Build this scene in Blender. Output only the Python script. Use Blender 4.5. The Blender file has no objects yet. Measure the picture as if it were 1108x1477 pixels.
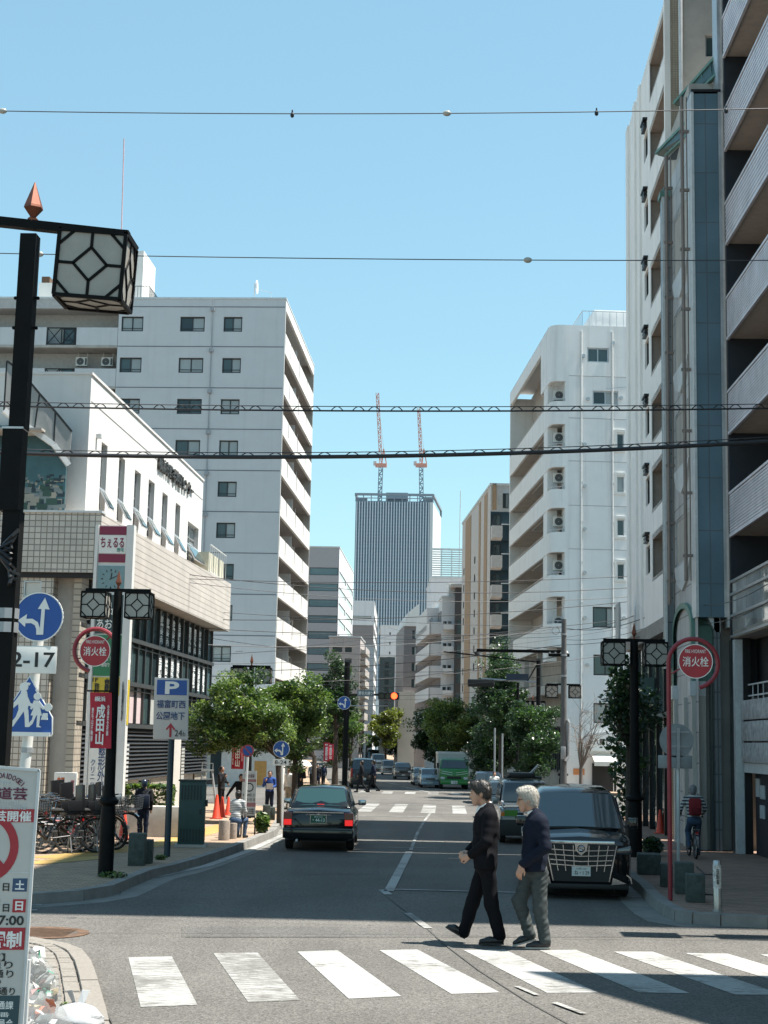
import bpy, bmesh, math, random
import numpy as np
from mathutils import Vector, Matrix
random.seed(7); np.random.seed(7)
SC = bpy.context.scene
COL = SC.collection
# ---------------------------------------------------------------- camera
F, CX, CY, H, ROLL, VPX, VPY = 2218., 554., 738.5, 2.15, .02, 645., 1073.
_dx, _dy = VPX-CX, VPY-CY
_c, _s = math.cos(ROLL), math.sin(ROLL)
_ux, _uy = _dx*_c+_dy*_s, -_dx*_s+_dy*_c
PITCH, YAW = math.atan2(_uy, F), math.atan2(_ux, math.hypot(F, _uy))
FWD = Vector((-math.sin(YAW)*math.cos(PITCH), math.cos(YAW)*math.cos(PITCH), math.sin(PITCH)))
_r0 = Vector((math.cos(YAW), math.sin(YAW), 0)); _u0 = _r0.cross(FWD)
RGT = _r0*_c+_u0*_s; UPV = -_r0*_s+_u0*_c
CAM = Vector((0, 0, H))
cd = bpy.data.cameras.new('camera'); cam = bpy.data.objects.new('camera', cd); COL.objects.link(cam)
cd.sensor_fit = 'VERTICAL'; cd.sensor_height = 36; cd.lens = 36*F/1477; cd.clip_start = .1; cd.clip_end = 5000
cam.matrix_world = Matrix(((RGT.x, UPV.x, -FWD.x, 0), (RGT.y, UPV.y, -FWD.y, 0), (RGT.z, UPV.z, -FWD.z, H), (0, 0, 0, 1)))
SC.camera = cam
# ---------------------------------------------------------------- sky, sun, exposure
SUN_EL, SUN_AZ = math.radians(67), math.radians(3)      # azimuth counted from +X (the right of the street) towards +Y (down the street)
w = bpy.data.worlds.new('World'); SC.world = w; w.use_nodes = True
nt = w.node_tree; bg = nt.nodes['Background']
sky = nt.nodes.new('ShaderNodeTexSky'); sky.sky_type = 'NISHITA'; sky.sun_disc = False
sky.sun_elevation = SUN_EL; sky.sun_rotation = math.pi/2-SUN_AZ
sky.altitude = 0; sky.air_density = 1.25; sky.dust_density = .1; sky.ozone_density = 2.
gain = nt.nodes.new('ShaderNodeMix'); gain.data_type = 'RGBA'; gain.blend_type = 'MULTIPLY'; gain.inputs[0].default_value = 1; gain.inputs[7].default_value = (.76, 1.05, 1.07, 1)   # white balance of the whole sky
gam = nt.nodes.new('ShaderNodeGamma'); gam.inputs[1].default_value = .6   # a flatter, softer sky all round
nt.links.new(sky.outputs[0], gam.inputs[0]); nt.links.new(gam.outputs[0], gain.inputs[6]); nt.links.new(gain.outputs[2], bg.inputs[0]); bg.inputs[1].default_value = .1015
sd = bpy.data.lights.new('sun', 'SUN'); sun = bpy.data.objects.new('sun', sd); COL.objects.link(sun)
sd.energy = 3.9; sd.angle = math.radians(.53); sd.color = (1, .955, .88)
TO_SUN = Vector((math.cos(SUN_EL)*math.cos(SUN_AZ), math.cos(SUN_EL)*math.sin(SUN_AZ), math.sin(SUN_EL)))
sun.rotation_euler = TO_SUN.to_track_quat('Z', 'Y').to_euler(); sun.location = (30, 10, 60)
SC.view_settings.view_transform = 'Standard'; SC.view_settings.look = 'None'
SC.view_settings.exposure = 1.66; SC.view_settings.gamma = 1; SC.view_settings.use_curve_mapping = False
SC.render.engine = 'CYCLES'
SC.cycles.max_bounces = 6; SC.cycles.transparent_max_bounces = 12; SC.cycles.use_denoising = True
# ---------------------------------------------------------------- survey: where a sight line meets the ground or a depth
def _ray(x, y): return FWD+RGT*((x-CX)/F)-UPV*((y-CY)/F)
def G(x, y, z=0.):
    d = _ray(x, y); return CAM+d*((z-H)/d.z)
def P(x, y, D):
    d = _ray(x, y); return CAM+d*(D/d.y)
def PXX(x, y, X):
    d = _ray(x, y); return CAM+d*(X/d.x)
def ZAT(x, y, D): return P(x, y, D).z
# ---------------------------------------------------------------- materials
MATS = {}
def M(name, c, rough=.6, metal=0., var=.12, scale=6., bump=0., bscale=None, spec=.5, emit=None, coat=0., trans=0., dirt=0.):
    if name in MATS: return MATS[name]
    m = bpy.data.materials.new(name); m.use_nodes = True; MATS[name] = m
    n = m.node_tree.nodes; l = m.node_tree.links; b = n['Principled BSDF']
    b.inputs['Roughness'].default_value = rough; b.inputs['Metallic'].default_value = metal
    b.inputs['Specular IOR Level'].default_value = spec
    b.inputs['Base Color'].default_value = (*c, 1)
    if coat: b.inputs['Coat Weight'].default_value = coat; b.inputs['Coat Roughness'].default_value = .03
    if trans: b.inputs['Transmission Weight'].default_value = trans
    if emit: b.inputs['Emission Color'].default_value = (*emit[:3], 1); b.inputs['Emission Strength'].default_value = emit[3]
    if var or bump or dirt:
        g = n.new('ShaderNodeNewGeometry')
        t = n.new('ShaderNodeTexNoise'); t.inputs['Scale'].default_value = scale; t.inputs['Detail'].default_value = 6; t.inputs['Roughness'].default_value = .65
        l.new(g.outputs['Position'], t.inputs['Vector'])
        r = n.new('ShaderNodeMapRange'); r.inputs[1].default_value = .3; r.inputs[2].default_value = .7
        r.inputs[3].default_value = 1-var; r.inputs[4].default_value = 1+var
        l.new(t.outputs[0], r.inputs[0])
        mx = n.new('ShaderNodeMix'); mx.data_type = 'RGBA'; mx.blend_type = 'MULTIPLY'; mx.inputs[0].default_value = 1
        mx.inputs[6].default_value = (*c, 1); l.new(r.outputs[0], mx.inputs[7])
        out = mx.outputs[2]
        if dirt:   # rain streaks running down
            mp = n.new('ShaderNodeMapping'); mp.inputs['Scale'].default_value = (2.2, 2.2, .12); l.new(g.outputs['Position'], mp.inputs[0])
            t3 = n.new('ShaderNodeTexNoise'); t3.inputs['Scale'].default_value = 1.5; t3.inputs['Detail'].default_value = 8; l.new(mp.outputs[0], t3.inputs[0])
            r3 = n.new('ShaderNodeMapRange'); r3.inputs[1].default_value = .52; r3.inputs[2].default_value = .75; r3.inputs[3].default_value = 1; r3.inputs[4].default_value = 1-dirt
            l.new(t3.outputs[0], r3.inputs[0])
            m2 = n.new('ShaderNodeMix'); m2.data_type = 'RGBA'; m2.blend_type = 'MULTIPLY'; m2.inputs[0].default_value = 1
            l.new(out, m2.inputs[6]); l.new(r3.outputs[0], m2.inputs[7]); out = m2.outputs[2]
        l.new(out, b.inputs['Base Color'])
        if bump:
            t2 = n.new('ShaderNodeTexNoise'); t2.inputs['Scale'].default_value = bscale or scale*8; t2.inputs['Detail'].default_value = 4
            l.new(g.outputs['Position'], t2.inputs['Vector'])
            bp = n.new('ShaderNodeBump'); bp.inputs['Strength'].default_value = bump; bp.inputs['Distance'].default_value = .02
            l.new(t2.outputs[0], bp.inputs['Height']); l.new(bp.outputs[0], b.inputs['Normal'])
    return m
def Mtile(name, c, mortar, w, h, plane='XZ', gap=.012, offset=0., var=.1, rough=.5, bump=.4, lines=False):
    """small tiles or courses too fine to pick apart: grid of joints in relief"""
    if name in MATS: return MATS[name]
    m = bpy.data.materials.new(name); m.use_nodes = True; MATS[name] = m
    n = m.node_tree.nodes; l = m.node_tree.links; b = n['Principled BSDF']; b.inputs['Roughness'].default_value = rough
    tc = n.new('ShaderNodeTexCoord'); sp = n.new('ShaderNodeSeparateXYZ'); cb = n.new('ShaderNodeCombineXYZ'); l.new(tc.outputs['Object'], sp.inputs[0])
    a, bb = {'XZ': (0, 2), 'YZ': (1, 2), 'XY': (0, 1)}[plane]
    l.new(sp.outputs[a], cb.inputs[0]); l.new(sp.outputs[bb], cb.inputs[1])
    t = n.new('ShaderNodeTexBrick'); t.offset = offset; t.squash = 1; l.new(cb.outputs[0], t.inputs['Vector'])
    t.inputs['Scale'].default_value = 1; t.inputs['Brick Width'].default_value = w; t.inputs['Row Height'].default_value = h
    t.inputs['Mortar Size'].default_value = gap; t.inputs['Mortar Smooth'].default_value = .1
    t.inputs['Color1'].default_value = (*[x*(1-var) for x in c], 1); t.inputs['Color2'].default_value = (*[min(1, x*(1+var)) for x in c], 1)
    t.inputs['Mortar'].default_value = (*mortar, 1)
    g = n.new('ShaderNodeTexNoise'); g.inputs['Scale'].default_value = 1.3; g.inputs['Detail'].default_value = 8; l.new(tc.outputs['Object'], g.inputs[0])
    r = n.new('ShaderNodeMapRange'); r.inputs[1].default_value = .3; r.inputs[2].default_value = .7; r.inputs[3].default_value = .86; r.inputs[4].default_value = 1.08; l.new(g.outputs[0], r.inputs[0])
    mx = n.new('ShaderNodeMix'); mx.data_type = 'RGBA'; mx.blend_type = 'MULTIPLY'; mx.inputs[0].default_value = 1
    l.new(t.outputs[0], mx.inputs[6]); l.new(r.outputs[0], mx.inputs[7]); l.new(mx.outputs[2], b.inputs['Base Color'])
    bp = n.new('ShaderNodeBump'); bp.invert = True; bp.inputs['Strength'].default_value = bump; bp.inputs['Distance'].default_value = .01
    l.new(t.outputs['Fac'], bp.inputs['Height']); l.new(bp.outputs[0], b.inputs['Normal'])
    return m
def Mleaf(name, c):
    if name in MATS: return MATS[name]
    m = bpy.data.materials.new(name); m.use_nodes = True; MATS[name] = m
    n = m.node_tree.nodes; l = m.node_tree.links; b = n['Principled BSDF']
    b.inputs['Base Color'].default_value = (*c, 1); b.inputs['Roughness'].default_value = .38; b.inputs['Specular IOR Level'].default_value = .5
    t = n.new('ShaderNodeBsdfTranslucent'); t.inputs[0].default_value = (c[0]*1.3, c[1]*1.5, c[2]*.6, 1)
    ms = n.new('ShaderNodeMixShader'); ms.inputs[0].default_value = .38
    l.new(b.outputs[0], ms.inputs[1]); l.new(t.outputs[0], ms.inputs[2]); l.new(ms.outputs[0], n['Material Output'].inputs[0])
    return m
def Masphalt(name, c):
    m = bpy.data.materials.new(name); m.use_nodes = True; MATS[name] = m
    n = m.node_tree.nodes; l = m.node_tree.links; b = n['Principled BSDF']; b.inputs['Roughness'].default_value = .82; b.inputs['Specular IOR Level'].default_value = .3
    g = n.new('ShaderNodeNewGeometry')
    def noise(s, d=5, r=.6):
        t = n.new('ShaderNodeTexNoise'); t.inputs['Scale'].default_value = s; t.inputs['Detail'].default_value = d; t.inputs['Roughness'].default_value = r; l.new(g.outputs['Position'], t.inputs[0]); return t
    def rng(t, a, bb, lo, hi):
        r = n.new('ShaderNodeMapRange'); r.inputs[1].default_value = a; r.inputs[2].default_value = bb; r.inputs[3].default_value = lo; r.inputs[4].default_value = hi; l.new(t, r.inputs[0]); return r.outputs[0]
    v = n.new('ShaderNodeTexVoronoi'); v.inputs['Scale'].default_value = 62; l.new(g.outputs['Position'], v.inputs[0])
    sp = n.new('ShaderNodeSeparateColor'); l.new(v.outputs['Color'], sp.inputs[0])
    def mul(a, bsock):
        mx = n.new('ShaderNodeMath'); mx.operation = 'MULTIPLY'; l.new(a, mx.inputs[0]); l.new(bsock, mx.inputs[1]); return mx.outputs[0]
    f = mul(rng(sp.outputs[0], 0, 1, .62, 1.38), rng(noise(22, 6, .7).outputs[0], .3, .7, .78, 1.22))
    f = mul(f, rng(noise(.35, 6, .6).outputs[0], .3, .7, .80, 1.16))
    mp = n.new('ShaderNodeMapping'); mp.inputs['Scale'].default_value = (1.3, .07, 1); l.new(g.outputs['Position'], mp.inputs[0])
    st = n.new('ShaderNodeTexNoise'); st.inputs['Scale'].default_value = 1.0; st.inputs['Detail'].default_value = 5; l.new(mp.outputs[0], st.inputs[0])
    f = mul(f, rng(st.outputs[0], .35, .7, 1.07, .85))
    mx = n.new('ShaderNodeMix'); mx.data_type = 'RGBA'; mx.blend_type = 'MULTIPLY'; mx.inputs[0].default_value = 1
    mx.inputs[6].default_value = (*c, 1); l.new(f, mx.inputs[7]); l.new(mx.outputs[2], b.inputs['Base Color'])
    bp = n.new('ShaderNodeBump'); bp.inputs['Strength'].default_value = .55; bp.inputs['Distance'].default_value = .012
    l.new(v.outputs['Distance'], bp.inputs['Height']); l.new(bp.outputs[0], b.inputs['Normal'])
    return m
def Mpaint(name, c, under, wear):
    """road paint worn through to the asphalt in streaks"""
    m = bpy.data.materials.new(name); m.use_nodes = True; MATS[name] = m
    n = m.node_tree.nodes; l = m.node_tree.links; b = n['Principled BSDF']; b.inputs['Roughness'].default_value = .7
    g = n.new('ShaderNodeNewGeometry')
    mp = n.new('ShaderNodeMapping'); mp.inputs['Scale'].default_value = (2.2, 13, 1); l.new(g.outputs['Position'], mp.inputs[0])
    t = n.new('ShaderNodeTexNoise'); t.inputs['Scale'].default_value = 2.; t.inputs['Detail'].default_value = 9; t.inputs['Roughness'].default_value = .75; l.new(mp.outputs[0], t.inputs[0])
    t2 = n.new('ShaderNodeTexNoise'); t2.inputs['Scale'].default_value = .8; t2.inputs['Detail'].default_value = 3; l.new(g.outputs['Position'], t2.inputs[0])
    ad = n.new('ShaderNodeMath'); ad.operation = 'ADD'; l.new(t.outputs[0], ad.inputs[0])
    sc = n.new('ShaderNodeMath'); sc.operation = 'MULTIPLY'; sc.inputs[1].default_value = .45; l.new(t2.outputs[0], sc.inputs[0]); l.new(sc.outputs[0], ad.inputs[1])
    r = n.new('ShaderNodeMapRange'); r.inputs[1].default_value = wear; r.inputs[2].default_value = wear+.07; r.inputs[3].default_value = 0; r.inputs[4].default_value = 1; l.new(ad.outputs[0], r.inputs[0])
    v = n.new('ShaderNodeTexVoronoi'); v.inputs['Scale'].default_value = 26; l.new(g.outputs['Position'], v.inputs[0])
    sp = n.new('ShaderNodeSeparateColor'); l.new(v.outputs['Color'], sp.inputs[0])
    r2 = n.new('ShaderNodeMapRange'); r2.inputs[3].default_value = .9; r2.inputs[4].default_value = 1.06; l.new(sp.outputs[0], r2.inputs[0])
    pm = n.new('ShaderNodeMix'); pm.data_type = 'RGBA'; pm.blend_type = 'MULTIPLY'; pm.inputs[0].default_value = 1; pm.inputs[6].default_value = (*c, 1); l.new(r2.outputs[0], pm.inputs[7])
    mx = n.new('ShaderNodeMix'); mx.data_type = 'RGBA'; l.new(r.outputs[0], mx.inputs[0]); l.new(pm.outputs[2], mx.inputs[6]); mx.inputs[7].default_value = (*under, 1)
    l.new(mx.outputs[2], b.inputs['Base Color'])
    return m
def Mglass(name, c, rough=.05, spec=.6, var=.1):
    return M(name, c, rough, 0, var, .7, spec=spec)
# ---------------------------------------------------------------- mesh builder
class MB:
    def __init__(s): s.v = []; s.f = []; s.m = []; s.mi = 0
    def add(s, vs, fs):
        o = len(s.v); s.v += [tuple(p) for p in vs]
        for f in fs: s.f.append(tuple(i+o for i in f)); s.m.append(s.mi)
        return s
    def box(s, x0, x1, y0, y1, z0, z1):
        if x0 > x1: x0, x1 = x1, x0
        if y0 > y1: y0, y1 = y1, y0
        if z0 > z1: z0, z1 = z1, z0
        return s.add([(x0,y0,z0),(x1,y0,z0),(x1,y1,z0),(x0,y1,z0),(x0,y0,z1),(x1,y0,z1),(x1,y1,z1),(x0,y1,z1)],
                     [(0,3,2,1),(4,5,6,7),(0,1,5,4),(1,2,6,5),(2,3,7,6),(3,0,4,7)])
    def bar(s, a, b, w, h=None, up=(0,0,1)):
        """box beam from a to b, w wide, h deep"""
        a, b = Vector(a), Vector(b); h = h or w; d = (b-a).normalized(); u = Vector(up)
        if abs(d.dot(u)) > .98: u = Vector((0,1,0))
        x = d.cross(u).normalized()*w/2; y = x.cross(d).normalized()*h/2
        vs = [p+sx*x+sy*y for p in (a,b) for sx,sy in ((-1,-1),(1,-1),(1,1),(-1,1))]
        return s.add(vs, [(0,1,2,3),(7,6,5,4),(0,4,5,1),(1,5,6,2),(2,6,7,3),(3,7,4,0)])
    def tube(s, pts, r, n=8, caps=True):
        pts = [Vector(p) for p in pts]; k = len(pts)
        rs = r if isinstance(r, (list, tuple)) else [r]*k
        vs = []; ref = None
        for i, p in enumerate(pts):
            d = (pts[min(i+1,k-1)]-pts[max(i-1,0)]).normalized()
            if ref is None: ref = Vector((0,0,1)) if abs(d.z) < .9 else Vector((1,0,0))
            x = d.cross(ref).normalized(); y = x.cross(d).normalized(); ref = y
            for j in range(n):
                t = 2*math.pi*j/n; vs.append(p+(x*math.cos(t)+y*math.sin(t))*rs[i])
        fs = [(i*n+j, i*n+(j+1)%n, (i+1)*n+(j+1)%n, (i+1)*n+j) for i in range(k-1) for j in range(n)]
        if caps: fs += [tuple(range(n))[::-1], tuple(range((k-1)*n, k*n))]
        return s.add(vs, fs)
    def lathe(s, prof, c=(0,0,0), n=12, axis='z'):
        """prof: (radius, height) from bottom to top"""
        vs = []
        for r, z in prof:
            for j in range(n):
                t = 2*math.pi*j/n+math.pi/n; q = (r*math.cos(t), r*math.sin(t), z)
                if axis == 'y': q = (q[0], z, q[1])
                if axis == 'x': q = (z, q[0], q[1])
                vs.append((c[0]+q[0], c[1]+q[1], c[2]+q[2]))
        k = len(prof)
        fs = [(i*n+j, i*n+(j+1)%n, (i+1)*n+(j+1)%n, (i+1)*n+j) for i in range(k-1) for j in range(n)]
        fs += [tuple(range(n))[::-1], tuple(range((k-1)*n, k*n))]
        return s.add(vs, fs)
    def prism(s, pts, d0, d1, plane='xz'):
        """2D outline extruded: plane xz along y, xy along z, yz along x"""
        f = {'xz': lambda a, b, d: (a, d, b), 'xy': lambda a, b, d: (a, b, d), 'yz': lambda a, b, d: (d, a, b)}[plane]
        n = len(pts); vs = [f(a, b, d0) for a, b in pts]+[f(a, b, d1) for a, b in pts]
        return s.add(vs, [tuple(range(n))[::-1], tuple(range(n, 2*n))]+[(i, (i+1) % n, n+(i+1) % n, n+i) for i in range(n)])
    def ring(s, c, r0, r1, y0, y1, n=32, axis='y', a0=0., a1=2*math.pi):
        """flat annulus with thickness"""
        full = abs(a1-a0-2*math.pi) < 1e-6; k = n if full else n+1; vs = []
        for j in range(k):
            t = a0+(a1-a0)*j/n; co, si = math.cos(t), math.sin(t)
            for r, y in ((r0,y0),(r1,y0),(r1,y1),(r0,y1)):
                q = (r*co, y, r*si) if axis == 'y' else ((y, r*co, r*si) if axis == 'x' else (r*co, r*si, y))
                vs.append((c[0]+q[0], c[1]+q[1], c[2]+q[2]))
        fs = []
        for j in range(n if full else n):
            a, b = j*4, ((j+1) % k)*4
            fs += [(a+i, a+(i+1) % 4, b+(i+1) % 4, b+i) for i in range(4)]
        if not full: fs += [(0,1,2,3), tuple((k-1)*4+i for i in (3,2,1,0))]
        return s.add(vs, fs)
    def quad(s, a, b, c, d): return s.add([a, b, c, d], [(0,1,2,3)])
    def slab(s, pts, n, t):
        """flat polygon in space given thickness t against its normal n"""
        n = Vector(n).normalized(); k = len(pts); q = [Vector(p) for p in pts]
        vs = q+[p-n*t for p in q]
        return s.add(vs, [tuple(range(k)), tuple(range(k, 2*k))[::-1]]+[(i, k+i, k+(i+1) % k, (i+1) % k) for i in range(k)])
    def ball(s, c, r, n=10, sc=(1,1,1)):
        prof = [(max(1e-3, math.sin(math.pi*i/(n//2+1)))*1, -math.cos(math.pi*i/(n//2+1))) for i in range(n//2+2)]
        o = len(s.v); s.lathe([(a*r, b*r) for a, b in prof], (0,0,0), n)
        for i in range(o, len(s.v)): p = s.v[i]; s.v[i] = (c[0]+p[0]*sc[0], c[1]+p[1]*sc[1], c[2]+p[2]*sc[2])
        return s
    def mesh(s, name, mats, smooth=False, bevel=0., ang=35):
        me = bpy.data.meshes.new(name); me.from_pydata(s.v, [], s.f)
        for m in (mats if isinstance(mats, (list, tuple)) else [mats]): me.materials.append(m)
        if len(set(s.m)) > 1 or (s.m and s.m[0]): me.polygons.foreach_set('material_index', s.m)
        bm = bmesh.new(); bm.from_mesh(me)
        bmesh.ops.recalc_face_normals(bm, faces=bm.faces)
        if bevel: bmesh.ops.bevel(bm, geom=[e for e in bm.edges if len(e.link_faces) == 2 and e.calc_face_angle(0) > .5], offset=bevel, segments=2, affect='EDGES', profile=.6)
        bm.to_mesh(me); bm.free()
        if smooth or bevel:
            me.polygons.foreach_set('use_smooth', [True]*len(me.polygons)); me.set_sharp_from_angle(angle=math.radians(ang))
        me.update(); return me
    def build(s, name, mats, parent=None, smooth=False, bevel=0., ang=35, loc=None, rz=0., kind=None, label=None):
        return obj(name, s.mesh(name, mats, smooth, bevel, ang), parent, loc, rz, kind, label)
def obj(name, me, parent=None, loc=None, rz=0., kind=None, label=None):
    o = bpy.data.objects.new(name, me); COL.objects.link(o)
    if parent: o.parent = parent
    if loc is not None: o.location = loc
    if rz: o.rotation_euler[2] = rz
    if kind: o['kind'] = kind
    if label: o['label'] = label
    return o
def thing(name, label, cat, loc=(0,0,0), rz=0., group=None, s=1.):
    o = bpy.data.objects.new(name, None); COL.objects.link(o); o.empty_display_size = .2
    o.location = loc; o.rotation_euler = (0,0,rz); o.scale = (s,s,s); o['label'] = label; o['category'] = cat
    if group: o['group'] = group
    return o
def tag(o, label, cat, group=None):
    o['label'] = label; o['category'] = cat
    if group: o['group'] = group
    return o
def struct(o): o['kind'] = 'structure'; return o
def kids(o): return [c for c in bpy.data.objects if c.parent == o]
def dup(root, loc, rz=None, label=None, s=None):
    def cp(o, par):
        c = o.copy(); COL.objects.link(c)
        if par: c.parent = par
        for k in list(o.children): cp(k, c)
        return c
    r = cp(root, None); r.location = loc
    if rz is not None: r.rotation_euler[2] = rz
    if s: r.scale = (s,s,s)
    if label: r['label'] = label
    return r
# lettering as flat raised print; built upright facing -Y, fitted to w x h, then placed in the parent's frame
def text(parent, s, mat, c, w, h, bold=.0, rz=0., name='lettering', ext=.002, tilt=0.):
    cu = bpy.data.curves.new('lettering', 'FONT'); cu.body = s; cu.size = 1; cu.extrude = .01; cu.offset = bold; cu.resolution_u = 3; cu.align_x = 'CENTER'; cu.space_line = .95
    to = bpy.data.objects.new('t', cu); me = bpy.data.meshes.new_from_object(to); bpy.data.objects.remove(to); bpy.data.curves.remove(cu)
    n = len(me.vertices)
    if not n: bpy.data.meshes.remove(me); return None
    a = np.empty(n*3); me.vertices.foreach_get('co', a); a = a.reshape(-1, 3); lo, hi = a.min(0), a.max(0); ctr = (lo+hi)/2; sz = np.maximum(hi-lo, 1e-6)
    b = (a-ctr)/sz; q = np.stack([b[:,0]*w, -b[:,2]*ext*2, b[:,1]*h], 1)
    if tilt: co, si = math.cos(tilt), math.sin(tilt); q = np.stack([q[:,0]*co+q[:,2]*si, q[:,1], -q[:,0]*si+q[:,2]*co], 1)
    me.vertices.foreach_set('co', q.ravel().astype(np.float32)); me.name = name; me.materials.clear(); me.materials.append(mat); me.update()
    return obj(name, me, parent, c, rz)
def vert(s): return '\n'.join(s)
# ================================================================ SETTING: ground, road, pavements
m_asph = Masphalt('asphalt', (.110, .103, .093)); m_asph2 = Masphalt('asphalt_patch', (.097, .092, .084))
m_white = Mpaint('road_paint', (.32, .315, .30), (.12, .113, .10), .748); m_white_worn = Mpaint('road_paint_worn', (.30, .295, .28), (.12, .113, .10), .70)
m_seam = M('tar_seam', (.055, .052, .047), .8)
m_kerb = M('kerb_concrete', (.20, .19, .175), .8, var=.2, scale=3, bump=.3)
m_granite = M('granite', (.20, .18, .155), .75, var=.22, scale=40, bump=.3)
struct(MB().quad((-3000,-300,-.012),(3000,-300,-.012),(3000,4000,-.012),(-3000,4000,-.012)).build('ground', M('ground_dirt', (.16,.15,.14), .9, scale=.5)))
mb = MB()
for y0, y1 in ((-12, 24), (24, 52), (52, 80), (80, 150), (150, 420)):
    wl = 60 if y1 in (24, 80) else 14
    mb.quad((-wl, y0, 0), (wl, y0, 0), (wl, y1, 0), (-wl, y1, 0))
struct(mb.build('road', m_asph))
def strip(pts, w, z):
    """flat line of width w on the road"""
    mb = MB(); vs = []
    for i, p in enumerate(pts):
        d = (Vector(pts[min(i+1, len(pts)-1)][:2])-Vector(pts[max(i-1, 0)][:2])).normalized(); n = Vector((-d.y, d.x))*w/2
        vs += [(p[0]+n.x, p[1]+n.y, z), (p[0]-n.x, p[1]-n.y, z)]
    return mb.add(vs, [(2*i, 2*i+1, 2*i+3, 2*i+2) for i in range(len(pts)-1)])
# near zebra crossing: each bar is a part
cw = MB().add([(0,0,-.005),(.01,0,-.005),(0,.01,-.005)], [(0,1,2)]).build('crosswalk', m_white); struct(cw)
far = [(185,1381,248,1380),(308,1375.5,371,1374),(429,1373,487,1371),(547,1371,602,1370),(668,1370.5,728,1370),(778,1371,831,1370.5),(885,1373,941,1373),(988,1375,1050,1376),(1096,1377,1150,1378),(1190,1381,1240,1382)]
near = [(203,1453,285,1450),(358,1446,433,1443),(503,1441,579,1437.5),(651,1434,721,1432),(789,1432.5,862,1432),(922,1432,995,1433),(1060,1435,1132,1436),(1190,1438,1260,1439),(1320,1442,1390,1443),(1440,1446,1500,1447)]
for i, (a, b) in enumerate(zip(far, near)):
    q = [G(a[0],a[1]), G(a[2],a[3]), G(b[2],b[3]), G(b[0],b[1])]
    MB().quad(*[(p.x, p.y, .004) for p in q]).build('stripe', m_white_worn if i in (0, 1) else m_white, cw)
# far crossings of the next junction
for nm, ya, yb, xs in (('crosswalk', 1160.5, 1172.5, range(-58, 20, 10)), ('crosswalk', 1142.5, 1145.5, range(-58, 24, 10))):
    c = MB().add([(0,0,-.005),(.01,0,-.005),(0,.01,-.005)], [(0,1,2)]).build(nm, m_white); struct(c)
    D0, D1 = G(600, ya).y, G(600, yb).y
    for k in xs: MB().quad((k*.1, D1, .004), (k*.1+.45, D1, .004), (k*.1+.45, D0, .004), (k*.1, D0, .004)).build('stripe', m_white_worn, c)
_lz = [0]
def line(px, w, mat=None, nm='road_marking'):
    _lz[0] += 1; z_ = .008+.0016*(_lz[0] % 5)
    pts = [G(x, y) for x, y in px]; return struct(strip([(p.x, p.y) for p in pts], w, z_).build(nm, mat or m_white))
line([(561,1286),(590.5,1229)], .145)
line([(592.5,1227),(603,1200),(612,1185),(621,1173)], .07, m_white_worn)
line([(563,1283.5),(700,1287),(840,1291),(975,1297)], .09)                     # parking bay line
line([(516,1222.6),(632,1224)], .07, m_white_worn)
line([(515,1177.5),(630,1178)], .2, m_white_worn)                                # stop line
line([(552,1284),(560,1291)], .12)
line([(222,1266),(300,1249),(362,1227)], .16); line([(363,1226),(398,1210),(430,1196)], .15)
line([(40,1299.5),(66,1298.5)], .12); line([(30,1305.5),(60,1305.5)], .12); line([(30,1313.5),(54,1313.5)], .12)
line([(588,1318),(618,1340)], .10, m_white_worn); line([(745,1424),(775,1437)], .05, m_white_worn); line([(800,1448),(842,1464)], .06, m_white_worn)
for a, b in (((552,1127.5),(574,1132)),((580,1134.5),(624,1144.2)),((622,1153),(700,1156)),((560,1161),(690,1163))): line([a, b], .16, m_white_worn)
for pts in ([(90,1347),(330,1347),(620,1349),(830,1355),(1108,1357)],  [(555,1292),(600,1326),(640,1362),(690,1400),(760,1445),(860,1500)],
            [(270,1352),(560,1353)], [(186,1268),(172,1292)], [(870,1296),(935,1299)], [(140,1440),(162,1477)]):
    line(pts, .014, m_seam, 'tar_seam')
mb = MB()
for x, y, r in ((60,1346,.52),):
    p = G(x, y); mb.ring((p.x,p.y,.004), 0.40, r, 0, .006, 28, 'z')
    mb.mi = 1; mb.lathe([(.40,.002),(.40,.008)], (p.x,p.y,0), 28)
    mb.mi = 0
    for k in range(-4, 5): mb.box(p.x-.33, p.x+.33, p.y+k*.08-.02, p.y+k*.08+.02, .009, .013)
mh = struct(mb.build('manhole_cover', [M('rust_iron', (.13,.075,.045), .7, .3, var=.4, scale=9), M('iron_plate', (.13,.1,.08), .6, .4)]))
for x0, x1, ya, yb in ((262,1500,1337,1352),(420,548,1240,1262),(640,760,1196,1214)):
    q = [G(x0,yb), G(x1,yb), G(x1,ya), G(x0,ya)]; struct(MB().quad(*[(p.x, p.y, .0035) for p in q]).build('asphalt_patch', m_asph2))
for x, y in ((668,1239),):
    p = G(x, y); struct(MB().lathe([(.30,.002),(.30,.007)], (p.x,p.y,0), 24).ring((p.x,p.y,0), .22, .24, .007, .010, 24, 'z').build('manhole_cover', MATS['iron_plate'] if 'iron_plate' in MATS else M('iron_plate', (.13,.1,.08), .6, .4)))
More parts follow.
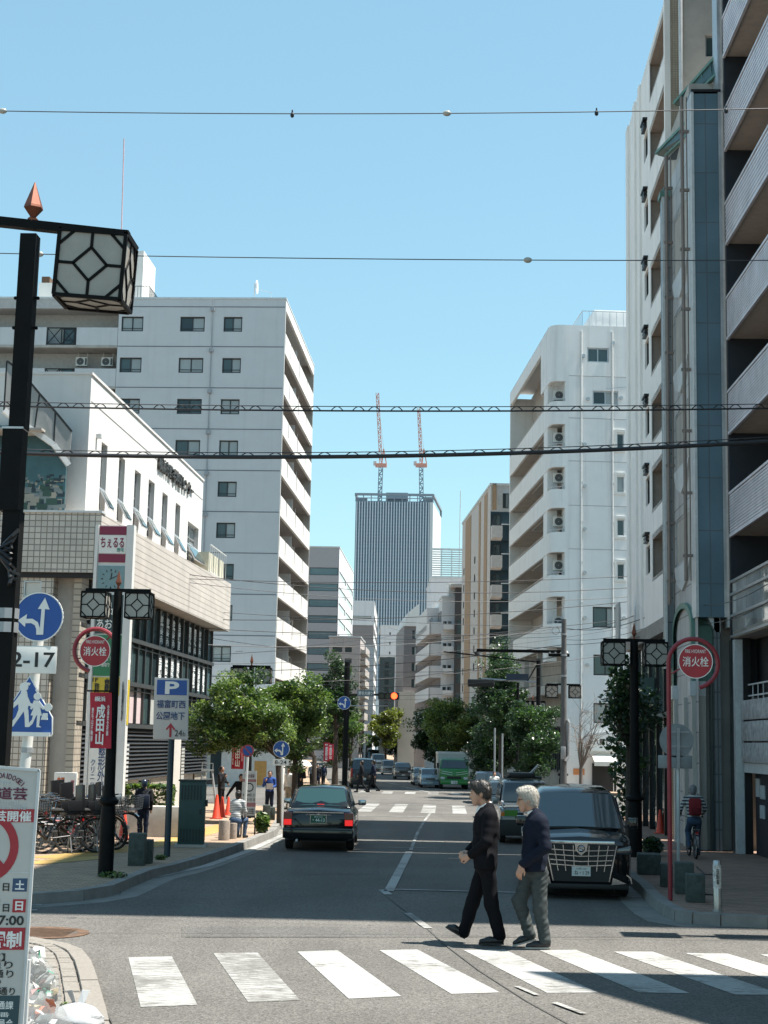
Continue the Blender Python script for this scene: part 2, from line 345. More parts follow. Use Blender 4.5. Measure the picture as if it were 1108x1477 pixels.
# left pavement
KH = .13
KL = [(-30,1288),(46,1290),(120,1284.5),(161,1278),(185,1268),(220,1254),(256,1246.5),(289,1237),(337,1221),(397,1198)]
kl = [G(x, y, KH) for x, y in KL]; kl = [(p.x, p.y) for p in kl]
kl = [(-30, kl[0][1]+.3)]+kl+[(-4.5, 43.5), (-4.9, 47.2), (-6.2, 49.3)]
KR = [(1180,1326),(1108,1323.5),(1040,1320),(1000,1317.5),(975,1314),(957,1305),(937,1290),(922,1274)]
kr = [G(x, y, KH) for x, y in KR]; kr = [(p.x, p.y) for p in kr]
kr = [(30, kr[0][1]+.1)]+kr+[(kr[-1][0]+.03, 34), (3.25, 44), (3.7, 47.2), (5.2, 49)]
m_pavL = Mtile('pavement_bricks', (.32,.225,.15), (.15,.11,.08), .2, .1, 'XY', .008, .5, .18, .8)
m_pavR = Mtile('pavement_bricks_red', (.24,.145,.10), (.17,.13,.11), .2, .1, 'XY', .008, .5, .22, .8)
m_tact = Mtile('tactile_tiles', (.36,.235,.07), (.30,.2,.07), .3, .3, 'XY', .012, 0, .1, .7)
def pavement(name, kerb, back, mat, side):
    top = MB().add([(x, y, KH) for x, y in kerb+back]+[(x, y, -.01) for x, y in kerb+back], [tuple(range(len(kerb+back)))]+
                   [(i, len(kerb+back)+i, len(kerb+back)+i+1, i+1) for i in range(len(kerb)-1)]).build(name, mat)
    struct(top)
    # kerb stones one by one
    acc = 0
    for i in range(len(kerb)-1):
        a, b = Vector(kerb[i]), Vector(kerb[i+1]); L = (b-a).length
        if L > 20 or a.y > 60: continue
        d = (b-a)/L; n = Vector((-d.y, d.x))*side; k = max(1, round(L/.75))
        for j in range(k):
            p, q = a+d*(L*j/k+.006), a+d*(L*(j+1)/k-.006)
            dz = random.uniform(-.004, .004)
            vs = [(*(p-n*.03), -.01), (*(q-n*.03), -.01), (*(q-n*.015), KH+.012+dz), (*(p-n*.015), KH+.012+dz), (*(p+n*.15), -.01), (*(q+n*.15), -.01), (*(q+n*.15), KH+.012+dz), (*(p+n*.15), KH+.012+dz)]
            MB().add(vs, [(0,1,2,3),(3,2,6,7),(0,3,7,4),(1,5,6,2),(4,7,6,5)]).build('kerb_stone', m_kerb, top)
    return top
pv_l = pavement('pavement', kl, [(-9, 49.3), (-30, 49.3)], m_pavL, 1)
pv_r = pavement('pavement', kr, [(12, 49), (30, 49)], m_pavR, -1)
# concrete gutter strips along the kerbs
for kk, sgn in ((kl, -1), (kr, 1)):
    pts = []
    for i in range(1, len(kk)):
        d = (Vector(kk[min(i+1, len(kk)-1)])-Vector(kk[i-1])).normalized(); n = Vector((-d.y, d.x))*sgn
        pts.append((kk[i][0]+n.x*.2, kk[i][1]+n.y*.2))
    struct(strip(pts, .34, .003).build('gutter', M('gutter_concrete', (.17,.165,.15), .85, var=.2, scale=2)))
# tactile strip on the left pavement
for px in ([(60,1238),(150,1229),(240,1216),(330,1190)],):
    pts = [G(x, y, KH) for x, y in px]; struct(strip([(p.x, p.y) for p in pts], .6, KH+.004).build('tactile_paving', m_tact))
pts = [G(x, y, KH) for x, y in ((40,1246),(150,1236))]; struct(strip([(p.x, p.y) for p in pts], .55, KH+.007).build('tactile_paving', m_tact))
# pavements beyond the junction, bending left with the street
def far_pave(pts): 
    mb = MB(); n = len(pts); return struct(mb.add([(x,y,KH) for x,y in pts]+[(x,y,-.01) for x,y in pts], [tuple(range(n))]+[(i, n+i, n+(i+1)%n, (i+1)%n) for i in range(n)]).build('pavement', m_pavL))
far_pave([(-40,72),(-6.0,72),(-5.5,74),(-31,340),(-70,340)])
far_pave([(40,70),(3.9,70),(3.3,72),(-20,340),(20,340)])
# near-left corner: setts in curved courses with a granite edge
edge = [(10,1346),(39,1352),(70,1356.5),(95,1362),(113,1368),(125,1375),(132,1388),(138,1405),(146,1431),(153,1457),(163,1500),(172,1540)]
ep = [G(x, y, .02) for x, y in edge]; ep = [Vector((p.x, p.y)) for p in ep]
def resample(pts, step):
    out = [pts[0]]; need = step
    for a, b in zip(pts, pts[1:]):
        L = (b-a).length; t = 0
        while L-t >= need: t += need; out.append(a+(b-a)*(t/L)); need = step
        need -= L-t
    return out
base_pts = [(p.x, p.y) for p in ep]
corner = MB().add([(x, y, .012) for x, y in base_pts+[(-3.0, 9.0), (-12, 9.0), (-12, 18.3)]], [tuple(range(len(base_pts)+3))]).build('corner_pavement', M('mortar', (.17,.15,.13), .9, var=.25, scale=12)); struct(corner)
def normals(pts): 
    r = []
    for i in range(len(pts)):
        d = (pts[min(i+1, len(pts)-1)]-pts[max(i-1, 0)]).normalized(); r.append(Vector((d.y, -d.x)))
    return r
off = 0.
for row, (wd, st, nm) in enumerate(((.18, .6, 'kerb_stone'), (.15, .2, 'paving_stone'), (.14, .19, 'paving_stone'), (.14, .2, 'paving_stone'), (.15, .2, 'paving_stone'), (.16, .22, 'paving_stone'))):
    rp = resample(ep, .05); nn = normals(rp)
    # smooth normals
    for _ in range(6): nn = [((nn[max(i-1,0)]+nn[i]+nn[min(i+1,len(nn)-1)])/3).normalized() for i in range(len(nn))]
    inn = [p+n*(off+.0) for p, n in zip(rp, nn)]; out = [p+n*(off+wd-.022) for p, n in zip(rp, nn)]
    i = 0; k0 = row % 2
    while i < len(rp)-3:
        ln = max(2, int(round(st/.05*random.uniform(.8, 1.2)))); j = min(len(rp)-1, i+ln)
        a, b, c, d = inn[i], inn[j], out[j], out[i]; e = (b-a).normalized()*.011 if (b-a).length > .05 else Vector((0,0)); z = .035+random.uniform(-.006, .008)+(.006 if row == 0 else 0)
        a, d, b, c = a+e, d+e, b-e, c-e
        ct = (a+b+c+d)/4; ins = lambda p: p+(ct-p)*.06
        vs = [(*p, 0.0) for p in (a,b,c,d)]+[(*p, z-.008) for p in (a,b,c,d)]+[(*ins(p), z) for p in (a,b,c,d)]
        MB().add(vs, [(8,9,10,11)]+[(x, (x+1)%4, 4+(x+1)%4, 4+x) for x in range(4)]+[(4+x, 4+(x+1)%4, 8+(x+1)%4, 8+x) for x in range(4)]).build(nm, m_granite, corner)
        i = j
    off += wd
# ================================================================ BUILDINGS
g_dark = Mglass('window_glass_dark', (.02, .035, .04)); g_mid = Mglass('window_glass', (.05, .08, .085)); g_blue = Mglass('window_glass_blue', (.10, .16, .18), .08)
g_curt = Mglass('window_with_net_curtain', (.30, .33, .33), .15); g_pale = Mglass('window_with_blind', (.52, .53, .50), .2)
m_frame = M('window_frame_black', (.02, .02, .022), .45); m_alu = M('aluminium', (.45, .46, .47), .35, .6); m_steel = M('painted_steel', (.55, .56, .56), .45, .2)
m_whiteW = M('white_render', (.66, .645, .615), .75, var=.05, scale=1.2, bump=.15, bscale=40, dirt=.12)
m_cream = M('cream_render', (.50, .475, .43), .8, var=.06, scale=1.2, bump=.2, bscale=50, dirt=.14)
m_conc = M('concrete', (.38, .36, .33), .85, var=.14, scale=1.5, bump=.2, dirt=.18)
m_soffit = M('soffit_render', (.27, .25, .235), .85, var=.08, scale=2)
m_acbox = M('air_conditioner_beige', (.55, .54, .50), .5, var=.05); m_acgr = M('air_conditioner_grille', (.06, .06, .06), .5)
m_dark = M('dark_void', (.012, .012, .013), .7, var=0); m_black = M('black_metal', (.015, .015, .016), .4, .3, var=.1)
_wc = {}
def wmesh(key, fn):
    if key not in _wc: _wc[key] = fn()
    return _wc[key]
def win(parent, O, ang, u, v, w, h, style='slide', rec=.12, panes=None):
    """window set in an opening; O origin of the facade, ang its heading, u v the centre"""
    U = Vector((math.cos(ang), math.sin(ang), 0)); N = Vector((U.y, -U.x, 0)); t = max(.035, min(.06, w*.06))
    mf = m_alu if style.startswith('alu') else m_frame
    def fr():
        mb = MB(); e = .004
        mb.box(-w/2+e, -w/2+t, -.04, .05, -h/2+e, h/2-e); mb.box(w/2-t, w/2-e, -.04, .05, -h/2+e, h/2-e)
        mb.box(-w/2+t, w/2-t, -.04, .05, h/2-t, h/2-e); mb.box(-w/2+t, w/2-t, -.05, .05, -h/2+e, -h/2+t)
        if 'slide' in style: mb.box(-t*.45, t*.45, -.03, .05, -h/2+t, h/2-t)
        if 'rail' in style: mb.box(-w/2+t, w/2-t, -.05, -.042, -h/2+h*.2, -h/2+h*.2+.03)
        if 'slot' in style:
            for k in (.3, .55, .8): mb.box(-w/2+t, w/2-t, -.02, .05, -h/2+h*k, -h/2+h*k+t*.8)
        if 'grid' in style:
            for k in (1, 2): mb.box(-w/2+t, w/2-t, -.02, .05, -h/2+h*k/3-.02, -h/2+h*k/3+.02)
        return mb.mesh('window', mf)
    o = obj('window', wmesh((round(w, 2), round(h, 2), style), fr), parent, O+U*u+Vector((0, 0, v))-N*rec, ang)
    n = 2 if 'slide' in style else 1
    for k in range(n):
        pm = (panes[k % len(panes)] if panes else random.choice((g_dark, g_mid, g_mid, g_curt)))
        ww = (w-2*t)/n
        pmsh = wmesh((round(ww, 2), round(h, 2), pm.name, 'p'), lambda: MB().box(-ww/2+.003, ww/2-.003, 0, .02, -h/2+t+.003, h/2-t-.003).mesh('pane', pm))
        obj('pane', pmsh, o, (-w/2+t+ww*(k+.5), .012 if k else .0, 0))
    return o
def facade(parent, mat, O, ang, W, z0, z1, ops=(), dep=.16, name='wall', reveal=None):
    """wall sheet with real openings (u0,u1,v0,v1,style[,panes]); style None leaves a hole"""
    U = Vector((math.cos(ang), math.sin(ang), 0)); N = Vector((U.y, -U.x, 0)); O = Vector(O)
    ops = [o for o in ops if o[1] > 0 and o[0] < W and o[3] > z0 and o[2] < z1]
    ops = [(max(o[0], .001), min(o[1], W-.001), max(o[2], z0+.001), min(o[3], z1-.001))+tuple(o[4:]) for o in ops]
    us = sorted({0., W, *[o[0] for o in ops], *[o[1] for o in ops]}); vs = sorted({z0, z1, *[o[2] for o in ops], *[o[3] for o in ops]})
    mb = MB(); pt = lambda u, v, d=0.: O+U*u+Vector((0, 0, v))-N*d
    for a, b in zip(us, us[1:]):
        for c, d in zip(vs, vs[1:]):
            um, vm = (a+b)/2, (c+d)/2
            if any(o[0] < um < o[1] and o[2] < vm < o[3] for o in ops): continue
            mb.quad(pt(a, c), pt(b, c), pt(b, d), pt(a, d))
    for o in ops:
        a, b, c, d = o[:4]; e = dep if o[4] else .02
        mb.quad(pt(a,c), pt(a,c,e), pt(a,d,e), pt(a,d)); mb.quad(pt(b,c), pt(b,d), pt(b,d,e), pt(b,c,e))
        mb.quad(pt(a,d), pt(a,d,e), pt(b,d,e), pt(b,d)); mb.quad(pt(a,c), pt(b,c), pt(b,c,e), pt(a,c,e))
    me = bpy.data.meshes.new(name); me.from_pydata(mb.v, [], mb.f); me.materials.append(mat)
    wobj = obj(name, me, parent)
    for o in ops:
        if o[4]: win(parent, O, ang, (o[0]+o[1])/2, (o[2]+o[3])/2, o[1]-o[0], o[3]-o[2], o[4], dep-.05, o[5] if len(o) > 5 else None)
    return wobj
def ac_unit(parent, p, rz=0.):
    def fn():
        mb = MB(); mb.box(-.3, .3, -.13, .13, 0, .46); mb.mi = 1; mb.ring((-.06, 0, .23), .02, .19, -.137, -.131, 16); mb.box(.18,.28,-.135,-.13,.05,.4); mb.mi = 0
        mb.bar((-.25,.1,0),(-.25,.1,.75),.03); mb.bar((.25,.1,0),(.25,.1,.75),.03); return mb.mesh('air_conditioner', [m_acbox, m_acgr])
    return obj('air_conditioner', wmesh('ac', fn), parent, p, rz)
def railing(parent, pts, h, mat, n=None, name='railing', r=.018):
    mb = MB()
    for a, b in zip(pts, pts[1:]):
        a, b = Vector(a), Vector(b); L = (b-a).length; k = n or max(2, int(L/.14))
        for z in (h, .08): mb.bar(a+Vector((0,0,z)), b+Vector((0,0,z)), r*1.6)
        for i in range(k+1): p = a+(b-a)*i/k; mb.bar(p, p+Vector((0,0,h)), r)
    return mb.build(name, mat, parent)
PI = math.pi
# ---------------------------------------------------------------- A: grey apartment block on the left
DA = 76.; sA = DA/2218
pA = P(413, 432, DA); gA = thing('apartment_block', 'tall grey tiled apartment block with white balconies on its sunlit right side', 'apartment block', (pA.x, DA, 0), -(680-645)/2218)
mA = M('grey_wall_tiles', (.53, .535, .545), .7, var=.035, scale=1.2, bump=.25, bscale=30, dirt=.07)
zr = lambda y: ZAT(413, y, DA)
topA = pA.z
fl = 59.6*sA
ops = []
rows = [zr(468+59.6*k) for k in range(11)]
for k, z in enumerate(rows):
    for c, wd in ((-140, 37), (-79, 28), (-231, 33)):
        if c == -140 and k in (4, 5): pass
        ops.append(((c-wd/2)*sA+12.5, (c+wd/2)*sA+12.5, z-11.5*sA, z+11.5*sA, 'sliderail', random.choice(([g_mid, g_curt], [g_dark, g_mid], [g_dark, g_curt], [g_curt, g_curt]))))
L0 = 252*sA
ops = [(o[0]-12.5+L0, o[1]-12.5+L0)+o[2:] for o in ops]
facade(gA, mA, (-L0, 0, 0), 0, L0-.03, 0, topA, [o for o in ops])
mb = MB()
for k in range(12): z = zr(443 if k == 0 else 500.5+59.6*(k-1)); mb.box(-L0, -.05, -.012, .02, z-.02, z+.02)
mb.build('joint_line', M('joint_dark', (.12, .13, .15), .7, var=0), gA)
mb = MB(); mb.tube([(-110*sA, -.05, 0), (-110*sA, -.05, topA)], .022, 6)
for k in range(9): z = zr(447+59.3*k); mb.box(-113*sA, -107*sA, -.16, 0, z-.09, z+.09)
mb.build('drain_pipe', M('drain_grey', (.30, .31, .33), .5), gA)
# recessed balconies left part of the front
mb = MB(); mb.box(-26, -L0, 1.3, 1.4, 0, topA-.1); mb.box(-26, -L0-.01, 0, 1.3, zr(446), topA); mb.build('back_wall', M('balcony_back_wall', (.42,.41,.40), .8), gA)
for k in range(9):
    zt = zr(473.5+59.6*k); zb = zr(499+59.6*k)
    MB().box(-26, -L0-.012, .004, 1.3, zb-.14, zb).build('balcony_slab', m_conc, gA)
    MB().box(-(413-98)*sA, -L0-.02, 0, .1, zb, zt).build('balcony_parapet', mA, gA); MB().box(-26, -(413-52)*sA, 0, .1, zb, zt).build('balcony_parapet', mA, gA)
    x0, x1 = -(413-53)*sA, -(413-97)*sA; xm = (x0+x1)/2; mb = MB(); z0, z1 = zb+.02, zt
    mb.box(x0, x1, 0, .05, z1-.05, z1); mb.box(x0, x1, 0, .05, z0, z0+.05)
    for x in (x0, xm-.02, x1-.05): mb.box(x, x+.05, 0, .05, z0, z1)
    for a, b in ((x0, xm), (xm, x1)): mb.bar((a, .025, z0), (b, .025, z1), .04); mb.bar((a, .03, z1), (b, .03, z0), .04)
    mb.build('balcony_railing', m_black, gA)
    for px, ww in ((85, 34), (130, 32), (28, 26), (-20, 30)): win(gA, Vector((0, 1.3, 0)), 0, -(413-px)*sA, zb+.62, ww*sA, 1.2, 'slide', -.05, [g_mid, g_dark])
    if k: ac_unit(gA, (-(413-103)*sA, .7, zb+1.2)); ac_unit(gA, (-(413-142)*sA, .7, zb+1.2))
MB().box(-26, -.02, .2, 14, 0, topA-.35).build('core', M('core_grey', (.3,.3,.3), .9), gA) if False else None
MB().box(-26, -1.25, 1.42, 14.2, 0, topA-.3).build('building_core', m_conc, gA)
MB().box(-26, .02, -.03, 14.25, topA, topA+.1).build('roof_slab', m_steel, gA)
# sunlit street side: four parapet panels per floor with dark gaps
YG = [.14, 2.6, 6.7, 10.7, 14.2]
MB().box(-1.25, -.003, 0.003, .12, 0, topA).build('end_wall', m_whiteW, gA); MB().box(-1.25, -.003, 14.08, 14.2, 0, topA).build('end_wall', m_conc, gA)
MB().box(-.12, 0, .12, 14.08, zr(447), topA).build('roof_fascia', m_whiteW, gA)
for k in range(11):
    zt, zb = zr(479+58.6*k), zr(509+58.6*k)
    if zb < .5: break
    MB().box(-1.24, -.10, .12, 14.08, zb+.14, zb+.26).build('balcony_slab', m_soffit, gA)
    MB().box(-.12, .015, .12, 14.08, zb, zb+.27).build('slab_edge', m_whiteW, gA)
    for a, b in zip(YG, YG[1:]): MB().box(-.1, 0, a+.12, b-.1, zb+.27, zt).build('parapet_panel', m_whiteW, gA)
    mb = MB()
    for y in YG[1:4]: mb.box(-.05, -.02, y-.1, y+.12, zb+.27, zt+(.3 if y == YG[2] else 0))
    mb.build('gap_railing', M('rail_brown', (.09, .08, .08), .5), gA)
    for y, n in ((1.4, k % 3), (5.0, 1), (9, (k+1) % 2), (12.2, 1)):
        if n: win(gA, Vector((-1.25, 0, 0)), PI/2, y, zb+1.0, 1.5, 1.45, 'slide', -.06, [g_dark, g_mid])
    for y in ((8.2,) if k in (0, 2) else (3.4, 7.6, 9.9) if k > 4 else (4.2,)): ac_unit(gA, (-.6, y, zb+1.12), PI/2)
    MB().box(-1.24, -.2, 6.9, 6.96, zb+.26, zb+1.9).build('balcony_screen', m_steel, gA)
    if k % 2: MB().box(-.5, -.47, 8.0+k*.3, 8.9+k*.3, zb+1.0, zb+1.7).build('laundry', M('laundry_cream', (.45,.42,.36), .8), gA)
# roof things
def roofbox(parent, px0, px1, y0, y1, D, dep, mat, name='penthouse', yy=2.):
    a, b = P(px0, y1, D+yy), P(px1, y0, D+yy); inv = parent.matrix_basis.inverted(); a, b = inv @ a, inv @ b
    return MB().box(a.x, b.x, a.y, a.y+dep, a.z, b.z).build(name, mat, parent)
bpy.context.view_layer.update()
roofbox(gA, 55, 79, 408, 434, DA, 3, m_whiteW); roofbox(gA, 150, 208, 362, 436, DA, 3, m_whiteW); roofbox(gA, 60, 72, 399, 408, DA, .6, M('rust_iron', (.22,.12,.06)), 'roof_vent')
a = gA.matrix_basis.inverted() @ P(190, 432, DA+1); b = gA.matrix_basis.inverted() @ P(215, 432, DA+1)
railing(gA, [(a.x, a.y, topA), (b.x, a.y, topA), (b.x, a.y+2.5, topA)], .95, m_black)
a = gA.matrix_basis.inverted() @ P(367, 432, DA+1.5)
mb = MB(); mb.tube([(a.x, a.y, topA), (a.x, a.y, topA+1.35)], .03, 6); mb.ring((a.x+.15, a.y, topA+1.1), .02, .36, -.05, 0, 16, 'x'); mb.bar((a.x+.1, a.y, topA+1.0), (a.x+.9, a.y, topA+.8), .02); mb.tube([(a.x+.9, a.y, topA), (a.x+.9, a.y, topA+.8)], .012, 5)
mb.build('dish_antenna', m_steel, gA)
a = gA.matrix_basis.inverted() @ P(175, 352, DA+3); b = gA.matrix_basis.inverted() @ P(179, 200, DA+3)
MB().tube([(a.x, a.y, a.z-.5), b], .03, 5).build('lightning_rod', M('rod_red', (.5,.3,.3), .5), gA)
mb = MB()
for k in range(5): mb.bar((a.x-1.2+k*.3, a.y, a.z), (a.x-1.1+k*.3, a.y, a.z+.35), .02)
mb.bar((a.x-1.3, a.y, a.z+.2), (a.x+.1, a.y, a.z+.3), .02); mb.build('tv_aerial', m_steel, gA)
# ---------------------------------------------------------------- W: white block with rounded balconies on the right
DW = 72.; sW = DW/2218; pW = P(795, 466, DW); gW = thing('apartment_building', 'white apartment building with rounded corner balconies on the right side of the street', 'apartment building', (pW.x, DW, 0), .0906)
zw = lambda y: ZAT(805, y, DW); topW = zw(468); XE = 22*sW
mW = M('pale_grey_render', (.72, .72, .71), .8, var=.05, scale=1, bump=.2, bscale=40, dirt=.16)
ops = []
for px0, px1, y0, y1, st in ((852,884,499,520,'alu_slide'),(860,898,561,581,'alu_slide'),(896,906,622,645,'alu'),(896,906,684,706,'alu'),(896,906,746,769,'alu'),(896,906,810,832,'alu'),(860,901,873,903,'slide'),(861,896,942,972,'slide'),(861,898,1012,1041,'slide')):
    ops.append(((px0-820)*sW, (px1-820)*sW, zw(y1)-.012*(px0-805)*sW, zw(y0)-.012*(px0-805)*sW, st))
facade(gW, mW, (XE, 0, 0), 0, 9, 0, topW, ops)
mb = MB()
for y in (541, 602, 664, 728, 791): mb.box(XE+.15, XE+3.3, -.01, .02, zw(y)-.012, zw(y)+.012)
mb.build('joint_line', M('joint_grey', (.3,.3,.3), .8), gW)
for y0, y1 in ((617,650),(679,711),(742,775),(805,837)):
    a, b = (891-820)*sW, (908-820)*sW; z0, z1 = zw(y1), zw(y0)
    mb = MB(); mb.box(XE+a, XE+b, -.06, .02, z1-.12, z1); mb.box(XE+a, XE+b, -.06, .02, z0, z0+.12); mb.box(XE+a, XE+a+.14, -.06, .02, z0+.12, z1-.12); mb.build('window_surround', m_whiteW, gW)
MB().box(1.3, 12, .9, 15.5, 0, topW-.1).build('building_core', m_conc, gW)
MB().box(XE-.02, XE+.1, .002, .9, 0, topW-.05).build('side_wall', mW, gW)
def path(x0=0., y1=15., r=.46):
    pts = [(x0, y1)]+[(x0, 1.0)]
    pts += [(x0+r-r*math.cos(t), r-r*math.sin(t)) for t in np.linspace(0, PI/2, 7)]
    return [Vector(p) for p in pts]+[Vector((XE-.01, 0))]
def band(parent, z0, z1, t, mat, name, smooth=True, y1=15.):
    pts = path(0, y1); mb = MB(); vs = []
    for i, p in enumerate(pts):
        d = (pts[min(i+1, len(pts)-1)]-pts[max(i-1, 0)]).normalized(); n = Vector((-d.y, d.x))
        q = p+n*t
        vs += [(p.x, p.y, z0), (p.x, p.y, z1), (q.x, q.y, z1), (q.x, q.y, z0)]
    k = len(pts)
    mb.add(vs, [(4*i+j, 4*i+(j+1) % 4, 4*i+4+(j+1) % 4, 4*i+4+j) for i in range(k-1) for j in range(4)]+[(0,1,2,3), tuple(4*(k-1)+j for j in (3,2,1,0))])
    return mb.build(name, mat, parent, smooth, ang=40)
band(gW, zw(549), topW, .14, mW, 'top_wall', y1=3.2); MB().box(0, .14, 3.2, 15, zw(489), topW).build('roof_fascia', mW, gW)
MB().box(0, XE+9, 0.6, 15, topW, topW+.06).build('roof_edge', m_steel, gW)
levels = [(578, 611), (643, 673), (705, 732), (767, 796), (829, 860), (899, 933)]
for i, (yt, yb) in enumerate(levels):
    zt, zb = zw(yt), zw(yb)
    ye = 15. if i < 5 else 13.
    band(gW, zb, zt, .12, mW, 'balcony_parapet', y1=ye)
    q = path(.13, ye-.02); mb = MB(); n = len(q)
    for z in (zb+.02, zb+.12): mb.add([(p.x, max(p.y, .13), z) for p in q]+[(XE-.03, .95, z), (1.3, .95, z), (1.3, ye-.02, z)], [tuple(range(n+3))])
    mb.build('balcony_slab', m_conc, gW)
    q = path(.06, 14.9); MB().tube([(p.x, max(p.y, .06), zt+.13) for p in q], .02, 5).build('handrail', m_alu, gW)
    mb = MB()
    for p in resample(q, .3)[::1]: mb.bar((p.x, max(p.y, .06), zt), (p.x, max(p.y, .06), zt+.13), .012)
    mb.build('baluster', m_alu, gW)
    ac_unit(gW, (.55, .7, zb+1.3 if i < 5 else zb+1.0)); 
    win(gW, Vector((1.3, 0, 0)), -PI/2, -4, zb+.95, 1.6, 1.5, 'slide', -.06, [g_dark, g_mid]); win(gW, Vector((1.3, 0, 0)), -PI/2, -9, zb+.95, 1.6, 1.5, 'slide', -.06, [g_mid, g_dark])
    for q in range(3): MB().box(.5, .52, 3.0+q*1.1+i*.4, 3.5+q*1.1+i*.4, zb+.75, zb+1.35).build('laundry', M(('laundry_white','laundry_blue','laundry_pink')[(q+i) % 3], ((.5,.5,.48),(.12,.18,.30),(.42,.25,.25))[(q+i) % 3], .8), gW)
    mb = MB(); mb.bar((.3, 2.2, zb-.02), (.3, 8, zb-.02), .03); mb.bar((.3, 8, zb-.02), (1.2, 8, zb-.02), .03); mb.build('conduit', m_steel, gW)
MB().box(.02, .5, 1.1, 2.3, zw(952), zw(549)).build('corner_column', mW, gW); MB().box(.02, 1.3, 14.9, 15.1, 0, topW-.3).build('end_wall', m_whiteW, gW)
for y in (4.8, 9.5): MB().box(.15, .4, y, y+.3, 0, zw(930)).build('column', m_conc, gW)
MB().box(0.1, XE+.5, .02, 12, zw(1000), zw(985)).build('canopy_slab', m_conc, gW)
for k in range(6): win(gW, Vector((1.3, 0, 0)), -PI/2, -2-2*k, zw(1080), 1.6, 2.2, 'slide', -.06, [g_dark, g_dark])
a = gW.matrix_basis.inverted() @ P(862, 466, DW+2); 
MB().box(a.x-.2, a.x+4, a.y, a.y+3, topW, topW+1.35).build('penthouse', mW, gW, bevel=.12); railing(gW, [(a.x-.9, a.y-.8, topW), (a.x+1.8, a.y-.8, topW)], 1.0, m_alu, 8); railing(gW, [(a.x-.9, a.y-.8, topW), (a.x-.9, a.y+2, topW)], 1.0, m_alu, 8)
mb = MB()
for px in (843, 889): mb.tube([(XE+(px-820)*sW, -.06, 0), (XE+(px-820)*sW, -.06, topW-.3)], .045, 8)
for px in (843, 889):
    for k in range(9): z = 1.2+k*1.9; mb.box(XE+(px-820)*sW-.07, XE+(px-820)*sW+.07, -.1, 0, z, z+.05)
mb.build('drain_pipe', M('pipe_offwhite', (.58,.58,.57), .5), gW, kind='stuff')
for px, y in ((890,492),(846,512),(902,571),(853,574),(848,640),(848,700),(848,762),(848,825),(848,890),(905,889),(852,958),(852,1026)):
    z = zw(y); MB().lathe([(.09,-.10),(.09,0)], (XE+(px-820)*sW, 0, z), 10, 'y').build('vent_cap', m_alu, gW)
MB().bar((XE+1.9,-.25,zw(560)),(XE+3.1,-.25,zw(556)),.03).build('laundry_pole', m_alu, gW)
# shop front at its foot
lx = lambda px: (px-820)*sW+XE
MB().box(lx(859), lx(893), -.10, 0, zw(1150), zw(1100)).build('shop_doorway', m_dark, gW)
sg = MB().box(lx(856.5), lx(890), -.25, -.02, zw(1082), zw(1057.5)).build('shop_sign', M('sign_white', (.75,.74,.70), .5, var=.03), gW)
text(sg, '八郎', M('ink_black', (.02,.02,.02), .6, var=0), ((lx(858)+lx(877))/2, -.255, zw(1069)), 17*sW, 10*sW, .03)
MB().ring((lx(882), -.255, zw(1070)), .10, .14, -.003, .002, 20).build('sign_ring', MATS['ink_black'], sg)
mb = MB(); mb.prism([(0, 0), (-.75, -.35), (-.75, -.55), (-.7, -.55), (-.7, -.38), (0, -.05)], lx(858), lx(890), 'yz'); o = mb.build('awning', M('awning_cream', (.62,.61,.56), .7), gW); o.location = (0, -.02, zw(1086))
MB().box(lx(832), lx(848), -.03, 0, zw(1117), zw(1108)).build('orange_poster', M('poster_orange', (.55,.22,.08), .6), gW)
# ---------------------------------------------------------------- S: pale block with recessed landings, right foreground
pS = P(903, 195, 44); gS = thing('apartment_building', 'tall off white block with stacked recessed openings and hooded narrow windows at right', 'apartment building', (5.06, 35.5, 0), -.0045)
mS = M('off_white_render', (.80, .77, .74), .8, var=.05, scale=1.1, bump=.2, bscale=40, dirt=.16); mTan = Mtile('tan_mosaic', (.42,.35,.26), (.28,.23,.17), .06, .06, 'XZ', .008, 0, .08, .5, .3)
topS = pS.z; zs = lambda y: ZAT(957, y, 35.6); zs2 = lambda y: ZAT(932, y, 39.2); zb0 = zs(888)
ops = []
for k in range(9):
    b = zs(815-106*k); ops.append((8.5-3.0, 8.5-.22, b, b+.98, None)); w0 = zs2(827-100*k*1.0); ops.append((8.5-4.25, 8.5-3.45, w0, w0+.72, 'slide', [g_dark, g_mid]))
ops = [o for o in ops if o[3] < topS-.2]
facade(gS, mS, (0, 8.5, 0), -PI/2, 8.5, zb0, topS, ops, .14)
mb = MB()
for y, w_ in ((7.9, .5), (6.2, .5), (5.0, .35)): mb.box(-.06, .0, y-w_/2, y+w_/2, zb0, topS-.05)
mb.build('pilaster', mS, gS)
for k in range(9):
    b = zs(815-106*k)
    if b+.98 > topS-.2: break
    mb = MB(); mb.box(.0, 1.4, .2, 3.05, b-.08, b-.001); mb.box(.0, 1.4, .2, 3.05, b+.985, b+1.1); mb.box(1.4, 1.5, .2, 3.05, b-.08, b+1.1); mb.box(0.02, 1.4, .1, .2, b-.08, b+1.1); mb.box(.02, 1.4, 3.05, 3.15, b-.08, b+1.1); mb.build('landing', M('landing_brown', (.30,.255,.22), .85), gS)
    w0 = zs2(827-100*k)
    if w0+1.2 > topS-.2: continue
    mb = MB(); mb.box(-.12, 0, 3.5, 4.1, .0, .06).box(-.09, 0, 3.6, 4.1, -.09, -.03).box(-.09, 0, 3.6, 4.1, -.18, -.12); o = mb.build('window_hood', m_black, gS); o.location = (0, 0, w0+.98)
facade(gS, mTan, (0.02, 0.0, 0), 0, 1.25, 0, topS+4, [])
MB().box(-.02, .12, -.05, .12, zb0, topS).build('corner_pier', mS, gS)
